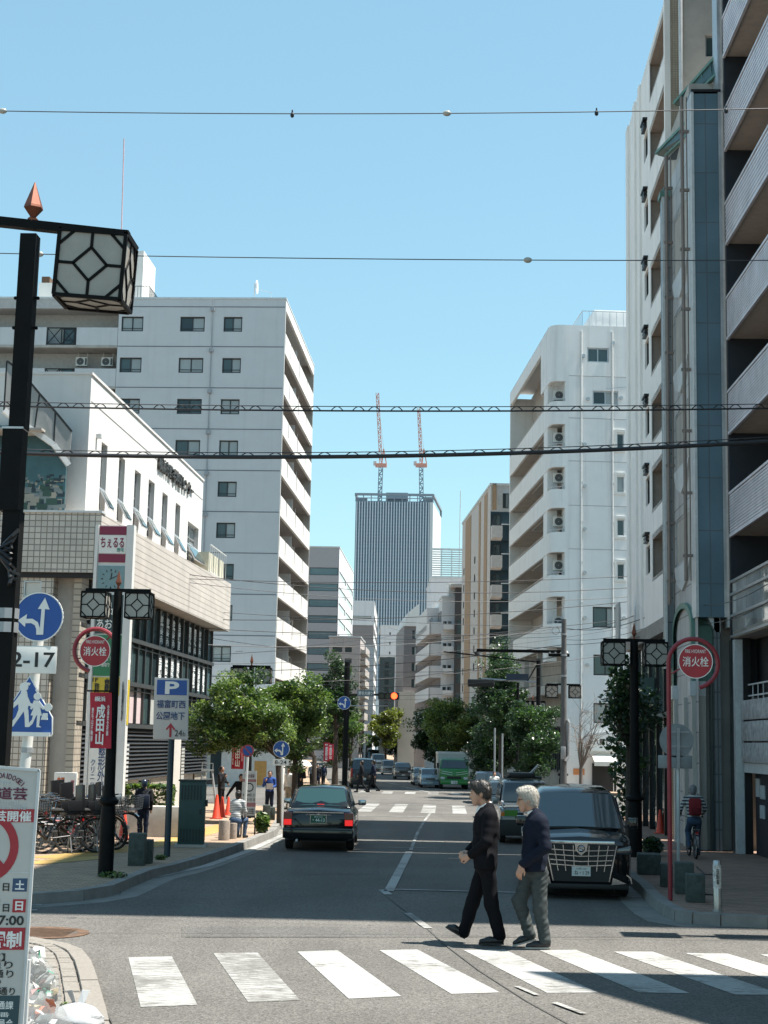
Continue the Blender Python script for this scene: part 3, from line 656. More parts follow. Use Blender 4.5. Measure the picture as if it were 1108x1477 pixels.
MB().box(.2, 8, 3.2, 8.4, 0, topS-.1).build('building_core', mS, gS); MB().box(1.5, 8, .3, 3.2, 0, topS-.1).build('building_core', mS, gS); MB().box(.05,1.5,.3,8.4,topS-.15,topS-.02).build('roof_slab', m_conc, gS)
MB().box(-.09, .1, .02, 8.6, zb0-.34, zb0).build('stone_band', M('band_granite', (.20,.19,.18), .6, var=.3, scale=4), gS)
g_refl = Mglass('shopfront_glass', (.06,.085,.09), .03, .8)
for k in range(6):
    MB().box(.12, .16, .1+k*1.4, 1.42+k*1.4, 3.0, zb0-.36).build('shop_glass', g_refl, gS); MB().box(.12, .16, .1+k*1.4, 1.42+k*1.4, .2, 2.86).build('shop_glass', g_dark, gS)
mb = MB()
for k in range(7): mb.box(.05, .2, .02+k*1.4, .1+k*1.4, 0, zb0-.36)
mb.box(.05, .2, 0, 8.5, 2.86, 3.0); mb.build('shop_mullion', m_black, gS)
MB().box(-.35, .1, 3.5, 7.5, 2.95, 3.9).build('shop_fascia', M('fascia_green', (.06,.10,.09), .5), gS)
MB().box(-.4, .1, .6, 8, 2.86, 2.94).build('shop_canopy', m_conc, gS)
MB().box(-.55, -.5, 5.8, 6.6, 4.3, 6.0).build('projecting_sign', M('sign_grey', (.35,.36,.36), .5), gS)
# ---------------------------------------------------------------- middle building with green eaves, bay windows and a blue tiled shaft
gM = thing('narrow_building', 'narrow building with green tiled eaves, bay windows and a projecting blue tiled shaft', 'building', (5.08, 31.6, 0), 0)
mPan = Mtile('panel_cladding', (.40,.40,.40), (.15,.15,.15), .8, .62, 'YZ', .014, 0, .05, .5, .4); mShaft = Mtile('blue_grey_tiles', (.095,.165,.205), (.09,.11,.13), .27, 1.1, 'XZ', .012, 0, .06, .45, .3)
m_green = M('verdigris', (.10,.20,.165), .5, .2, var=.2, scale=3); m_dgreen = M('dark_green_tiles', (.025,.06,.055), .4, var=.3, scale=5)
zm = lambda y, D=33.5, px=980: ZAT(px, y, D)
ops = []
for yt, yb in ((300, 392), (440, 528), (588, 672), (742, 812), (160, 250)):
    z0, z1 = zm(yb), zm(yt); ops.append((3.35-2.9, 3.35-.75, z0, z1, 'aluslide', [g_blue, g_curt]))
topM = zm(228)
facade(gM, mPan, (0, 3.35, 0), -PI/2, 3.35, 0, topM, [o for o in ops if o[3] < topM], .1)
for o in ops[:4]:
    u0, u1, z0 = .75, 2.9, o[2]
    mb = MB(); mb.prism([(u0, z0-.02), (u1, z0-.02), (u1-.35, z0-.4), ((u0+u1)/2, z0-.62), (u0+.35, z0-.4)], -.05, .0, 'yz'); mb.build('window_apron', M('apron_pale', (.5,.52,.53), .4), gM)
MB().box(.02, 4, .6, 3.3, 0, topM+1.2).build('building_core', m_conc, gM)
xs0, xs1 = P(955, 600, 35).x-5.08, P(967, 600, 35).x-5.08
mcol = Mtile('column_tiles', (.15,.17,.18), (.06,.07,.07), .4, .55, 'XZ', .015, 0, .05, .4, .4)
cz0, cz1 = ZAT(960, 965, 35), ZAT(960, 290, 35)
MB().box(xs0, xs1+.05, 3.15, 3.45, cz0, cz1).build('column', mcol, gM); MB().box(xs0-.01, xs0+.05, 3.1, 3.15, cz0, cz1).build('column_edge', m_steel, gM)
mb = MB(); mb.box(xs0-.05, xs1+.1, 3.08, 3.5, cz1, cz1+.12); mb.add([(xs0-.05,3.08,cz1+.12),(xs1+.1,3.08,cz1+.12),(xs1+.1,3.5,cz1+.12),(xs0-.05,3.5,cz1+.12),(xs0+.06,3.3,cz1+.3),(xs1,3.3,cz1+.3)], [(0,1,5,4),(1,2,5),(2,3,4,5),(3,0,4)]); mb.build('column_cap', m_green, gM)
# shaft
sx0, sx1 = P(1004, 500, 31.6).x-5.08, P(1040, 500, 31.6).x-5.08; sz0, sz1 = ZAT(1020, 890, 31.6), ZAT(1020, 135, 31.6)
MB().box(sx0, sx1, 0, .55, sz0, sz1).build('shaft', mShaft, gM); MB().box(sx0-.055, sx0, -.02, .56, sz0, sz1+.03).build('shaft_edge', m_steel, gM); MB().box(sx1, sx1+.06, -.02, .56, sz0, sz1+3).build('shaft_edge', m_alu, gM)
MB().box(sx1+.065, sx1+.11, .02, .5, sz0-.2, sz1+6).build('drain_pipe', m_steel, gM); MB().box(sx0-.055, sx1+.06, -.03, .56, sz1+.03, sz1+.09).build('shaft_coping', m_black, gM)
mb = MB(); mb.prism([(0, 0), (.25, 0), (.25, -.3), (.16, -.3)], .1, .3, 'xz'); o = mb.build('bracket', m_steel, gM); o.location = (sx0+.2, 0, sz0)
MB().box(sx1+.02, sx1+.5, .1, 1.5, ZAT(1030, 890, 31.6), ZAT(1030, 850, 31.6)).build('shaft_foot', mShaft, gM)
MB().box(sx0+.32, sx0+.44, .1, .3, 0, sz0-.001).build('column', mcol, gM)
# eaves: tiled slabs with ribs
o5 = Vector((5.08,31.6,0))
for q, un in ((((973,149,33.4),(988,150,33.2),(1039,102,31.7),(1039,75,31.9)), (1039,140,31.9)), (((947,221,34.9),(960,224,34.7),(993,193,32.5),(993,174,32.7)), (993,222,32.8))):
    a, b, c, d = [P(*k)-o5 for k in q]; mb = MB(); mb.slab([a, b, c, d], (-.5,-.8,.3), .1); mb.build('eave', m_dgreen, gM)
    for k in range(1, 5): f = k/5; MB().bar(a+(d-a)*f, b+(c-b)*f, .05).build('eave_rib', m_dgreen, gM)
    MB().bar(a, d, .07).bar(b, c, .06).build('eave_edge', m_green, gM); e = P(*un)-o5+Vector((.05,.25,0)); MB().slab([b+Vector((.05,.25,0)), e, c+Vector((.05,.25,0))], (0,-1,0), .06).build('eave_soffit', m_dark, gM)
mp = M('pipe_brown', (.20,.16,.14), .5, .3)
for px, D, y0, y1 in ((970, 33.9, 225, 872), (994, 31.95, 140, 838)):
    a, b = P(px, y1, D)-Vector((5.08,31.6,0)), P(px, y0, D)-Vector((5.08,31.6,0)); mb = MB(); mb.tube([(a.x-.06, a.y, a.z), (a.x-.06, a.y, b.z)], .04, 8); mb.tube([(a.x+.04, a.y, a.z), (a.x+.04, a.y, b.z)], .015, 6)
    for k in range(8): z = a.z+(b.z-a.z)*(k+.4)/8; mb.box(a.x-.12, a.x+.08, a.y-.03, a.y+.03, z-.03, z+.03)
    mb.build('drain_pipe', mp, gM)
facade(gM, m_conc, (.3, 3.3, 0), 0, 2.4, topM, topM+7, [(.55, 1.0, ZAT(1015, 28, 33), ZAT(1015, -5, 33), 'aluslide', [g_mid, g_dark])])
MB().tube([(.26, 3.25, topM-1), (.26, 3.25, topM+6)], .05, 8).build('drain_pipe', m_steel, gM)
# arched porch facing the street
ay0, ay1, xf = .35, 3.15, -.08; zc = ZAT(975, 908, 33); zt = ZAT(975, 868, 33); zl = ZAT(975, 985, 33); yc = (ay0+ay1)/2; ro = (ay1-ay0)/2; ri = ro-.22
arc = [(yc+ro*math.cos(t), zc+(zt-zc)*math.sin(t)) for t in np.linspace(0, PI, 13)]; arci = [(yc+ri*math.cos(t), zc+(zt-zc-.12)*math.sin(t)) for t in np.linspace(0, PI, 13)]
outl = [(ay1, zl)]+arc+[(ay0, zl), (ay0+.22, zl)]+arci[::-1]+[(ay1-.22, zl)]
n = 15
mb = MB(); o1 = [(ay1, zl)]+arc+[(ay0, zl)]; i1 = [(ay1-.22, zl)]+arci+[(ay0+.22, zl)]
for d in (xf, xf+.05): mb.add([(d, y, z) for y, z in o1]+[(d, y, z) for y, z in i1], [(k, k+1, n+k+1, n+k) for k in range(n-1)])
mb.add([(xf, y, z) for y, z in o1]+[(.5, y, z) for y, z in o1], [(k, n+k, n+k+1, k+1) for k in range(n-1)])
mb.build('arch_hood', m_green, gM); mb = MB().add([(xf+.1, y, z) for y, z in i1], [tuple(range(n))]).build('arch_recess', M('recess_bronze', (.05,.045,.03), .5), gM)
for y0, y1 in ((ay0-.02, ay0+.3), (ay1-.3, ay1+.02)): MB().box(xf-.04, .2, y0, y1, zl-.3, zl).build('arch_foot', m_steel, gM)
for y0, y1 in ((ay0, ay0+.16), (yc-.3, yc-.1), (ay1-.3, ay1-.1)): MB().box(xf, .2, y0, y1, 0, zl-.3).build('porch_pier', m_cream, gM)
MB().box(.3, .36, ay0, ay1, 0, zl).build('shop_glass', g_refl, gM)
# ---------------------------------------------------------------- R: block with ribbed balcony fronts at the right edge
gR = thing('apartment_building', 'dark fronted block with grey ribbed balcony parapets at the right edge of the street', 'apartment building', (5.72, 31.4, 0), .0135)
zR = lambda y: ZAT(1048, y, 31.4); LR = 11.6
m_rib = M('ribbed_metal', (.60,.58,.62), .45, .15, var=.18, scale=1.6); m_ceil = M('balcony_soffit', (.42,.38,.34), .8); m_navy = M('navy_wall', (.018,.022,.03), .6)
ys = [82, 217, 352, 488.7, 625, 772.7]
ys = [ys[0]-135*k for k in (6,5,4,3,2,1)]+ys
MB().box(1.25, 10, -LR, 0.0, 0, 28).build('building_core', m_navy, gR)
mb = MB(); mb.add([(1.25,-LR,28),(10,-LR,28),(10,0,28),(1.25,0,28),(1.25,-LR,31),(10,-LR,31),(10,0,28.2),(1.25,0,28.2)], [(0,3,2,1),(4,5,6,7),(0,1,5,4),(1,2,6,5),(2,3,7,6),(3,0,4,7)]); mb.build('sloped_roof', m_conc, gR)  # slope above the frame, shaped for its shadow edge on the road
MB().box(.0, 1.25, -.02, .1, 3.2, 27).build('side_fin', m_navy, gR); MB().box(0, 1.25, -LR-.1, -LR, 0, 29).build('end_wall', m_conc, gR)
for i, y in enumerate(ys):
    z = zR(y)
    if z > 28: continue
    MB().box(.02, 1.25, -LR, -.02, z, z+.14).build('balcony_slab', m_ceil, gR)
    hp = .84
    mb = MB(); mb.box(.03, .07, -LR, -.02, z+.02, z+hp)
    ribs = 9 if i < 9 else 14
    for k in range(ribs):
        zz = z+hp*k/ribs; mb.box(-.012, .035, -LR, -.02, zz, zz+hp/ribs*.72)
    mb.box(-.03, .09, -LR, -.01, z+hp, z+hp+.05); mb.box(-.025, .03, -LR, -.01, z-.04, z+.03)
    mb.build('ribbed_parapet', m_rib, gR)
    for yy in (-2.0, -5.2, -8.6): 
        facade(gR, m_navy, (1.245, yy+.9, 0), -PI/2, 1.8, z+.15, z+1.9, [(.1, 1.7, z+.16, z+1.75, 'aluslide', [g_curt, g_dark])], .06, 'door_wall')
        MB().lathe([(.06,z-.06),(.06,z-.001)], (.7,yy,0), 10).build('soffit_lamp', m_steel, gR)
    MB().box(.95, 1.2, -4.0, -3.96, z+.14, z+2).build('balcony_screen', m_steel, gR)
# glass balustrade level and ground floor
zg0, zg1 = zR(920), zR(858)
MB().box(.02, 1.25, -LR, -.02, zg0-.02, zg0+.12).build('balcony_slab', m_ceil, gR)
for k in range(8): MB().box(.02, .045, -LR*(k+1)/8+.03, -LR*k/8, zg0, zg1+.25).build('glass_panel', M('balustrade_glass', (.30,.30,.29), .04, 0, .5, .9, spec=.9), gR)
mb = MB()
for z in (zg0+.02, (zg0+zg1)/2, zg1, zg1+.26): mb.bar((0, 0, z), (0, -LR, z), .05)
mb.build('handrail', m_alu, gR)
zs0, zs1 = zR(1100), zR(1010)
MB().box(.5, 1.3, -LR, 0, zs1, zg0-.02).build('recess', m_dark, gR); railing(gR, [(.25, -.3, zs1), (.25, -6, zs1)], .3, m_steel, 12)
for k in range(3):
    z0 = zs0+(zs1-zs0)*k/3
    o = MB().box(.1, .5, -7, -.35, z0+.015, z0+(zs1-zs0)/3-.015).build('stone_slab', M('speckled_granite', (.36,.35,.35), .6, var=.5, scale=7), gR, bevel=.012)
MB().box(.14, .5, -7, -.38, zs0-.18, zs0+.01).build('lintel', m_steel, gR)
MB().box(.35, .4, -5, -.4, 0, zs0-.18).build('entrance_door', m_navy, gR)
for y0, y1, z0, z1 in ((-.85,-.5,1.25,1.6),(-1.3,-.9,1.22,1.48),(-1.25,-.85,.85,1.1)): MB().box(.33, .349, y0, y1, z0, z1).build('notice_sheet', M('paper_grey', (.42,.45,.46), .7), gR)
MB().box(.0, .16, -.3, -.1, 0, zg0-.05).build('column', m_steel, gR); MB().box(.0, .3, -.1, .15, 0, zg0-.05).build('column', mcol, gR); MB().box(.15, .3, -.37, -.32, 0, zg0).build('column', m_black, gR)
MB().box(.1, .14, .2, 1.2, 0, zg0).build('shop_glass', g_dark, gR)
# unseen building block added outside the frame, shaped to shade the crossing
gN = thing('shadow_block', 'unseen plain rendered block added beyond the zebra crossing to cast a shadow on it', 'building', (0,0,0))
cp = [(6.1, 15.6), (20, 15.8), (20, 4), (10.3, 4), (8.1, 11.6)]
MB().prism(cp, 0, 12.6, 'xy').build('wall', m_cream, gN)
for k in range(4):
    for y in (12.3, 14): win(gN, Vector((8.1, 11.6, 0)), math.atan2(4, -2)-PI, -.2-1.6*(y-12.3), 2+2.8*k, .9, 1.3, 'slide', -.05)
# ---------------------------------------------------------------- C: white community building with tiled band, left
DC = 33.5; pC = P(147, 738, DC); gC = thing('community_building', 'white and tiled community building with slot windows above a projecting band at the left corner', 'building', (pC.x, DC, 0), -.0203)
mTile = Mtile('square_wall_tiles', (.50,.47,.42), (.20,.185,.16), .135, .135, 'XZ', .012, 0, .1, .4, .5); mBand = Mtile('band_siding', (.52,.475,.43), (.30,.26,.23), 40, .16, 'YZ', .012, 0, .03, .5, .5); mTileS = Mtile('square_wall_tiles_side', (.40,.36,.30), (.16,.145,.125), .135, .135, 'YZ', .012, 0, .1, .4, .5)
mWh = M('white_paint_wall', (.62,.61,.59), .7, var=.04, scale=1.5, bump=.25, bscale=30, dirt=.07)
zc0 = lambda y, px=147: ZAT(px, y, DC)
zt, zb = zc0(740), zc0(826); LC = 18.0
facade(gC, mTile, (-7, 0, 0), 0, 7, zb, zt, [], name='tiled_band'); 
for x in (-.02,): MB().box(-7, .02, -.04, .3, zt, zt+.05).build('coping', m_steel, gC)
# band on the street side bends gently, built in segments
mb = MB(); z0f, z1f = zb+.02, zt
mb.add([(0,0,zb),(0,LC,zb+.0),(0,LC,zt+.28),(0,0,zt)], [(0,1,2,3)]); mb.add([(0,LC,zb),(-3,LC,zb),(-3,LC,zt+.28),(0,LC,zt+.28)], [(0,1,2,3)]); mb.add([(0,0,zt),(0,LC,zt+.28),(-1.2,LC,zt+.28),(-1.2,0,zt)], [(0,1,2,3)]); mb.build('siding_band', mBand, gC)
MB().box(-7, 0, 0.3, LC, zb+.02, zb+.04).build('band_soffit', m_conc, gC); MB().box(-7, -.5, .02, .3, zb+.0, zb+.04).build('band_soffit', m_conc, gC)
# upper white volume
xo, yo = -.62, .9; Pu = lambda px, y: PXX(px, y, 0)
DU = DC+yo; topU = ZAT(113, 540, DU); LU = 14.6; zbU = zt-.05
def yloc(px):     # distance along the white street wall for a sight line at column px
    return DU*(690-113)/(690-px)-DU
def zloc(px, y): return ZAT(px, y, DU+yloc(px))
ops = []
for a, b, yt_, yb_ in ((133,142,640,737),(160,169,660,752),(184,193,680,763),(205,214,694,775),(226,234,712,788),(246,253,727,798)):
    m_ = (a+b)/2; ops.append((yloc(a), yloc(b), zloc(m_, yb_), zloc(m_, yt_), 'aluslot', [random.choice((g_mid, g_dark))]))
ops.append((yloc(265), yloc(281), zloc(273, 812), zloc(273, 757), 'aluslidegrid', [g_mid, g_curt]))
facade(gC, mWh, (xo, yo, 0), PI/2, LU, zbU, topU, ops, .2)
mb = MB()
mbw = MB()
for i, o in enumerate(ops):   # hopper panes tipped out at the bottom
    h = .52; mb_ = MB(); u0, u1 = o[0]+.03, o[1]-.03; zb_ = o[2]+.03
    mb_.slab([(xo+.26, yo+u0, zb_), (xo+.26, yo+u1, zb_), (xo-.02, yo+u1, zb_+h), (xo-.02, yo+u0, zb_+h)], (1,0,.45), .03); p = mb_.build('hopper_window', m_alu, gC)
    MB().slab([(xo+.265, yo+u0+.06, zb_+.05), (xo+.265, yo+u1-.06, zb_+.05), (xo+.01, yo+u1-.06, zb_+h-.05), (xo+.01, yo+u0+.06, zb_+h-.05)], (1,0,.45), .02).build('pane', g_mid, p)
facade(gC, mWh, (-7, yo, 0), 0, 7+xo, zbU, topU, []); 
MB().box(-7, xo-.2, yo+.22, yo+LU, zbU, topU-.12).build('roof_slab', m_conc, gC); MB().box(-7, xo, yo+LU, yo+LU+.05, zbU, topU).build('wall', mWh, gC)
MB().box(-7, xo+.03, yo-.03, yo+LU+.06, topU, topU+.06).build('coping', mWh, gC); MB().box(xo, xo+.008, yo+.1, yo+LU, topU-.62, topU-.6).build('joint_line', MATS['joint_grey'], gC)
t = text(gC, '横浜市野毛地区センター', M('letter_metal', (.06,.055,.05), .4, .5, var=0), (xo+.04, yo+(yloc(216)+yloc(269))/2, zloc(243, 688)), yloc(269)-yloc(216), .42, .02, PI/2, 'wall_lettering', .03)
MB().box(xo, xo+.12, yo+yloc(125)-.06, yo+yloc(125)+.06, zloc(125, 632), zloc(125, 626)).build('wall_light', m_steel, gC)
# mural panel and glazed balustrade to the left of the white corner
lxC = lambda px, y=680, D=DC: P(px, y, D).x-pC.x
mv = MB().box(-7, lxC(86), .5, .56, zt+.06, zc0(608)).build('mural_panel', M('mural_teal', (.03,.085,.10), .35, var=.5, scale=.9), gC)
random.seed(3); cols = [M('mural_stone', (.30,.27,.22), .5), M('mural_grey', (.16,.19,.19), .5), M('mural_green', (.03,.07,.05), .5), M('mural_deep', (.015,.03,.04), .5)]
mbs = [MB() for _ in cols]
for k in range(420):
    zz = zt+.08+.85*random.random()**1.3; s_ = .05+.20*(zt+1.0-zz)*random.uniform(.4, 1); x = random.uniform(-3.5, lxC(86)-s_)
    mbs[random.choice((0,0,1,1,2,3,3,2))].box(x, x+s_*random.uniform(.6,1.6), .49+.00002*k, .4995, zz, min(zt+1.0, zz+s_*random.uniform(.4,1)))
for m_, c in zip(mbs, cols): m_.build('mural_shape', c, mv, kind='stuff')
g_bal = M('tinted_glass', (.22,.21,.20), .06, var=.3, scale=.8, spec=.8)
pts = [(-6,760),(5,512),(22,528),(52,566),(70,585),(94,622)]
top = [(5,525),(24,538),(50,568),(72,592),(95,619)]; bot = [(5,596),(20,608),(45,622),(72,640),(93,668)]
prev = None
for i in range(len(top)-1):
    d0, d1 = -.25+.14*i, -.25+.14*(i+1); a, b = Vector((lxC(top[i][0]), d0, zc0(top[i][1]))), Vector((lxC(top[i+1][0]), d1, zc0(top[i+1][1]))); c, d = Vector((lxC(bot[i+1][0]), d1, zc0(bot[i+1][1]))), Vector((lxC(bot[i][0]), d0, zc0(bot[i][1])))
    MB().slab([a, b, c, d], (0,-1,0), .03).build('glass_panel', g_bal, gC)
    MB().bar(a, b, .045).bar(a, d, .03).build('handrail', m_black, gC); MB().bar(d, c, .1, .12).build('balustrade_base', m_steel, gC)
MB().box(-7, lxC(60), -.2, .5, zc0(620)-.05, zc0(620)).build('landing_slab', m_conc, gC)
# second floor glazing on the street side
xg = -.55; zg = [zb-.02, zb-1.12, zb-2.24, zb-3.3]; n = 20
random.seed(11)
for r in range(3):
    for k in range(n):
        y0, y1 = .5+k*.86, .5+(k+1)*.86; pm = random.choice((g_dark, g_mid, g_dark, g_mid, g_blue)) if r < 2 else random.choice((g_mid, g_curt, g_pale, g_dark))
        if r == 1 and 5 <= k <= 8: pm = g_mid
        if r == 2 and k in (5, 6, 7): pm = M('pink_blind', (.62,.50,.50), .4, var=.03)
        MB().box(xg-.04, xg-.01, y0+.03, y1-.03, zg[r+1]+.08, zg[r]-.06).build('pane', pm, gC)
        if r == 1 and k in (2, 3, 4, 5): MB().lathe([(.05,-.42),(.12,-.36),(.15,0),(.12,.36),(.05,.42)], (xg+.005, (y0+y1)/2, (zg[1]+zg[2])/2), 8).build('paper_lantern', M('lantern_white', (.8,.79,.76), .7, var=.02), gC)
mb = MB()
for k in range(n+1): mb.box(xg-.05, xg+.06, .5+k*.86-.035, .5+k*.86+.035, zg[3], zg[0])
for z in zg[1:]: mb.box(xg-.05, xg+.10, .4, 17.8, z-.05, z+.06)
for z in (zg[1]-.14, zg[2]-.14): mb.box(xg, xg+.05, .4, 17.8, z-.03, z)
mb.build('window_mullion', M('mullion_grey', (.045,.05,.052), .5, .1), gC)
for r, (ka, kb) in ((0, (10, 13)), (1, (10, 13)), (0, (15, 17)), (1, (16, 18))):
    for k in range(ka, kb+1): text(gC, vert(random.choice(('診療案内', '会議室', '図書館', '整形外科', '学習塾'))), M('print_white', (.75,.76,.75), .6, var=0), (xg+.012, .5+(k+.5)*.86, (zg[r]+zg[r+1])/2), .4, .8, .02, PI/2, 'window_lettering')
MB().box(-7, xg-.06, .45, 17.8, 0, zb).build('building_core', m_conc, gC)
# louvre slats band
zl1, zl0 = zg[3]-.05, zg[3]-1.35
for k in range(13):
    z = zl0+(zl1-zl0)*k/13; MB().slab([(xg+.06, .4, z), (xg+.06, 17.6, z), (xg-.02, 17.6, z+.09), (xg-.02, .4, z+.09)], (1,0,1), .012).build('louvre_slat', M('louvre_black', (.03,.03,.032), .5, .4), gC)
MB().box(xg-.055, xg-.03, .4, 17.7, zl0, zl1).build('louvre_back', m_dark, gC)
# ground floor on the street side
facade(gC, mTileS, (xg, .4, 0), PI/2, 17.3, 0, zl0, [(7, 8.6, .13, 2.0, 'alu', [g_dark]), (12.6, 15.2, .13, 2.1, None)], .1)
MB().box(xg-.4, xg+.1, 12.6+.4, 15.2+.4, 0, .02).build('door_sill', m_dark, gC); MB().box(xg-.35, xg-.3, 13.1, 15.5, .1, 2.1).build('door_recess', m_dark, gC)
MB().box(xg+.0, xg+.12, 11.4, 12.5, 0, 2.2).build('wall_pier', m_cream, gC)
for k in range(14): MB().box(xg+.01, xg+.06, 5.2, 5.9, .5+k*.11, .56+k*.11).build('vent_slat', m_steel, gC)
MB().box(xg+.01, xg+.05, 13.0, 13.5, .5, 1.9).build('poster_board', M('poster_grey', (.4,.4,.37), .5), gC)
# front: recess with dark glazing between tiled piers
for a, b in ((-7.2, -1.55),): pass
xr0, xr1 = lxC(84), -.45
facade(gC, mTile, (-7, .12, 0), 0, 7+xr0, 0, zb, [(7+lxC(40), 7+lxC(66), zc0(862), zc0(838), 'alu', [g_pale])], .1)
MB().box(xr0, xr1, .9, .95, 0, zb).build('recess_back', m_dark, gC); MB().box(xr0-.02, xr0, .12, .95, 0, zb).build('recess_side', mTileS, gC)
for x0, x1, z0, z1, pm in ((lxC(90), lxC(112), zc0(1035), zc0(960), g_pale), (lxC(90), lxC(112), zc0(955), zc0(885), g_mid), (lxC(114), xr1, zc0(950), zc0(850), g_dark), (lxC(90), lxC(112), zc0(880), zc0(845), g_dark)):
    p = MB().box(x0, x1, .86, .9, z0, z1).build('window', pm, gC)
MB().box(lxC(88), lxC(89.5), .8, .9, 0, zb).build('window_mullion', MATS['mullion_grey'], gC); MB().box(lxC(88), xr1, .82, .9, zc0(958), zc0(955)).build('window_mullion', MATS['mullion_grey'], gC)
text(gC, 'CO', M('ink_black', (.02,.02,.02)), (lxC(112), .85, zc0(988)), 13*DC/2218, 14*DC/2218, .04, name='window_lettering')
text(gC, '〜', MATS['print_white'], (lxC(121), .85, zc0(888)), .2, .07, .02, name='window_lettering')
for k in range(12): MB().box(xr0+.1, xr1, .78, .8, zc0(1063)+k*.055, zc0(1063)+k*.055+.03).build('louvre_slat', MATS['louvre_black'], gC)
facade(gC, mTileS, (xr1, .9, 0), 0, -xr1-.55, 0, zb) if False else None
MB().box(-.62, -.45, .3, .9, 0, zb).build('corner_pier', mTileS, gC)
MB().box(lxC(8), lxC(26), .05, .11, .2, zc0(1075)).build('green_door', M('door_green', (.015,.06,.04), .4), gC)
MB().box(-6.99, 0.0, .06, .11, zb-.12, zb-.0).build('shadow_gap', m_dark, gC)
# roof-edge unit boxes on the band end
for k in range(3): MB().box(-.9, -.25, 15.0+k*1.0, 15.8+k*1.0, zt+.3, zt+1.0).build('roof_unit', M('unit_cream', (.55,.52,.40), .6), gC)
railing(gC, [(-.2, 14.9, zt+.28), (-.2, 18, zt+.28)], .95, m_steel, 8)
# ---------------------------------------------------------------- blocks further down the street
def block(name, label, cat, px, D, ytop, wall, W, L, yaw, fr=None, side=None, left=True, s_=None):
    """px: near street corner; W extends away from the street; L down the street"""
    p = P(px, ytop, D); g = thing(name, label, cat, (p.x, D, 0), yaw); s = D/2218; z = lambda y: ZAT(px, y, D)
    x0, x1 = (-W, 0) if left else (0, W)
    fo, so = [], []
    if fr:
        y0, dy, h, cols = fr
        k = 0
        while z(y0+k*dy) > 1.5:
            for c in cols: u = c[0]*s+(W if left else 0); fo.append((u, u+c[1]*s, z(y0+k*dy+h), z(y0+k*dy), c[2] if len(c) > 2 else 'slide')+((c[3],) if len(c) > 3 else ()))
            k += 1
    if side:
        y0, dy, h, cols = side; k = 0
        while z(y0+k*dy) > 1.5:
            for c in cols: so.append((c[0], c[1], z(y0+k*dy+h), z(y0+k*dy), c[2] if len(c) > 2 else 'slide')+((c[3],) if len(c) > 3 else ()))
            k += 1
    facade(g, wall, (x0, 0, 0), 0, W, 0, p.z, fo, .12)
    if left: facade(g, s_ or wall, (0, 0, 0), PI/2, L, 0, p.z, so, .12)
    else: facade(g, s_ or wall, (0, L, 0), -PI/2, L, 0, p.z, [(L-o[1], L-o[0])+o[2:] for o in so], .12)
    MB().box(x0+.02, x1-.02, .3, L, p.z-.4, p.z-.02).build('roof_slab', m_conc, g); MB().box(x0+.3, x1-.3, .4, L, 0, p.z-.4).build('building_core', m_conc, g)
    mb = MB()
    for a in ((x0-.05, x1+.05, -.05, .15), (x0-.05, x1+.05, L-.1, L+.1), (x0-.05, x0+.15, .15, L-.1), (x1-.15, x1+.05, .15, L-.1)): mb.box(*a, p.z-.001, p.z+.14)
    mb.build('parapet_coping', m_steel, g)
    return g, s, z
m_gB1 = M('striped_grey_panels', (.33,.32,.33), .6, var=.06); m_brn = M('brown_grey_tiles', (.20,.185,.185), .6, var=.08); m_pale = M('pale_wall', (.60,.61,.63), .7, var=.05, dirt=.1); m_wh2 = M('white_wall', (.62,.62,.62), .7, var=.05, dirt=.1)
g1, s1, z1 = block('office_building', 'grey office block striped with glass bands beyond the grey apartment block', 'office building', 490, 170, 790, m_gB1, 9, 26, 0., (819, 23, 11, [(-43, 42, 'x', [g_blue])]), (822, 23, 9, [(.8, 12, 'x', [g_pale]), (13, 25, 'x', [g_pale])]), s_=m_pale)
g2, s2, z2 = block('office_building', 'pale office block with brown middle floors left of the far glass tower', 'office building', 540, 225, 868, m_brn, 9, 30, 0.03, (940, 22, 9, [(-24, 10), (-12, 10)]), (884, 19.5, 11, [(1, 9, 'x', [g_mid]), (10, 19, 'x', [g_curt]), (20, 29, 'x', [g_mid])]), s_=m_wh2)
facade(g2, m_pale, (-9, -.06, 0), 0, 9.05, z2(902), z2(867), [(1, 8.6, z2(892), z2(889), 'x', [g_pale])], .05)
g3, s3, z3 = block('narrow_building', 'narrow white building with dark window bands beside the brown office block', 'building', 540, 140, 932, m_wh2, 1.35, 18, .05, None, (945, 17, 12, [(.3, 5, 'x'), (6, 11, 'x'), (12, 17, 'x')]), s_=m_wh2)
mb = MB(); 
for k in range(9): MB().box(-1.36, -.8, -.03, -.005, z3(962+17*k), z3(949+17*k)).build('window', g_dark, g3)
g4, s4, z4 = block('apartment_building', 'small pinkish balconied building with tall foliage in front on the left', 'apartment building', 520, 128, 920, M('pink_render', (.42,.38,.36), .8, dirt=.15), 2.6, 7, 0., (934, 16, 7, [(-40, 14), (-22, 10)]), (934, 16, 8, [(.6, 3), (4, 6.5)]))
for k in range(9): MB().box(-.02, .45, .3, 6.8, z4(942+16*k), z4(937+16*k)).build('balcony_slab', m_conc, g4); MB().box(.40, .45, .3, 6.8, z4(937+16*k), z4(932+16*k)).build('balcony_parapet', MATS['pink_render'], g4)
g5, s5, z5 = block('narrow_building', 'slim pale tower block with tiny windows below the far glass tower', 'building', 575, 290, 903, m_pale, 3.4, 20, .06, (912, 14, 4, [(-13, 2, 'x', [g_dark])]), (908, 14, 8, [(1, 6), (8, 13)]), s_=m_wh2)
g6, s6, z6 = block('office_building', 'dark glazed low block below the slim pale tower', 'office building', 570, 262, 948, M('dark_cladding', (.03,.05,.06), .3), 2.6, 14, .06, (955, 12, 9, [(-15, 13, 'slide', [g_dark, g_mid])]), None)
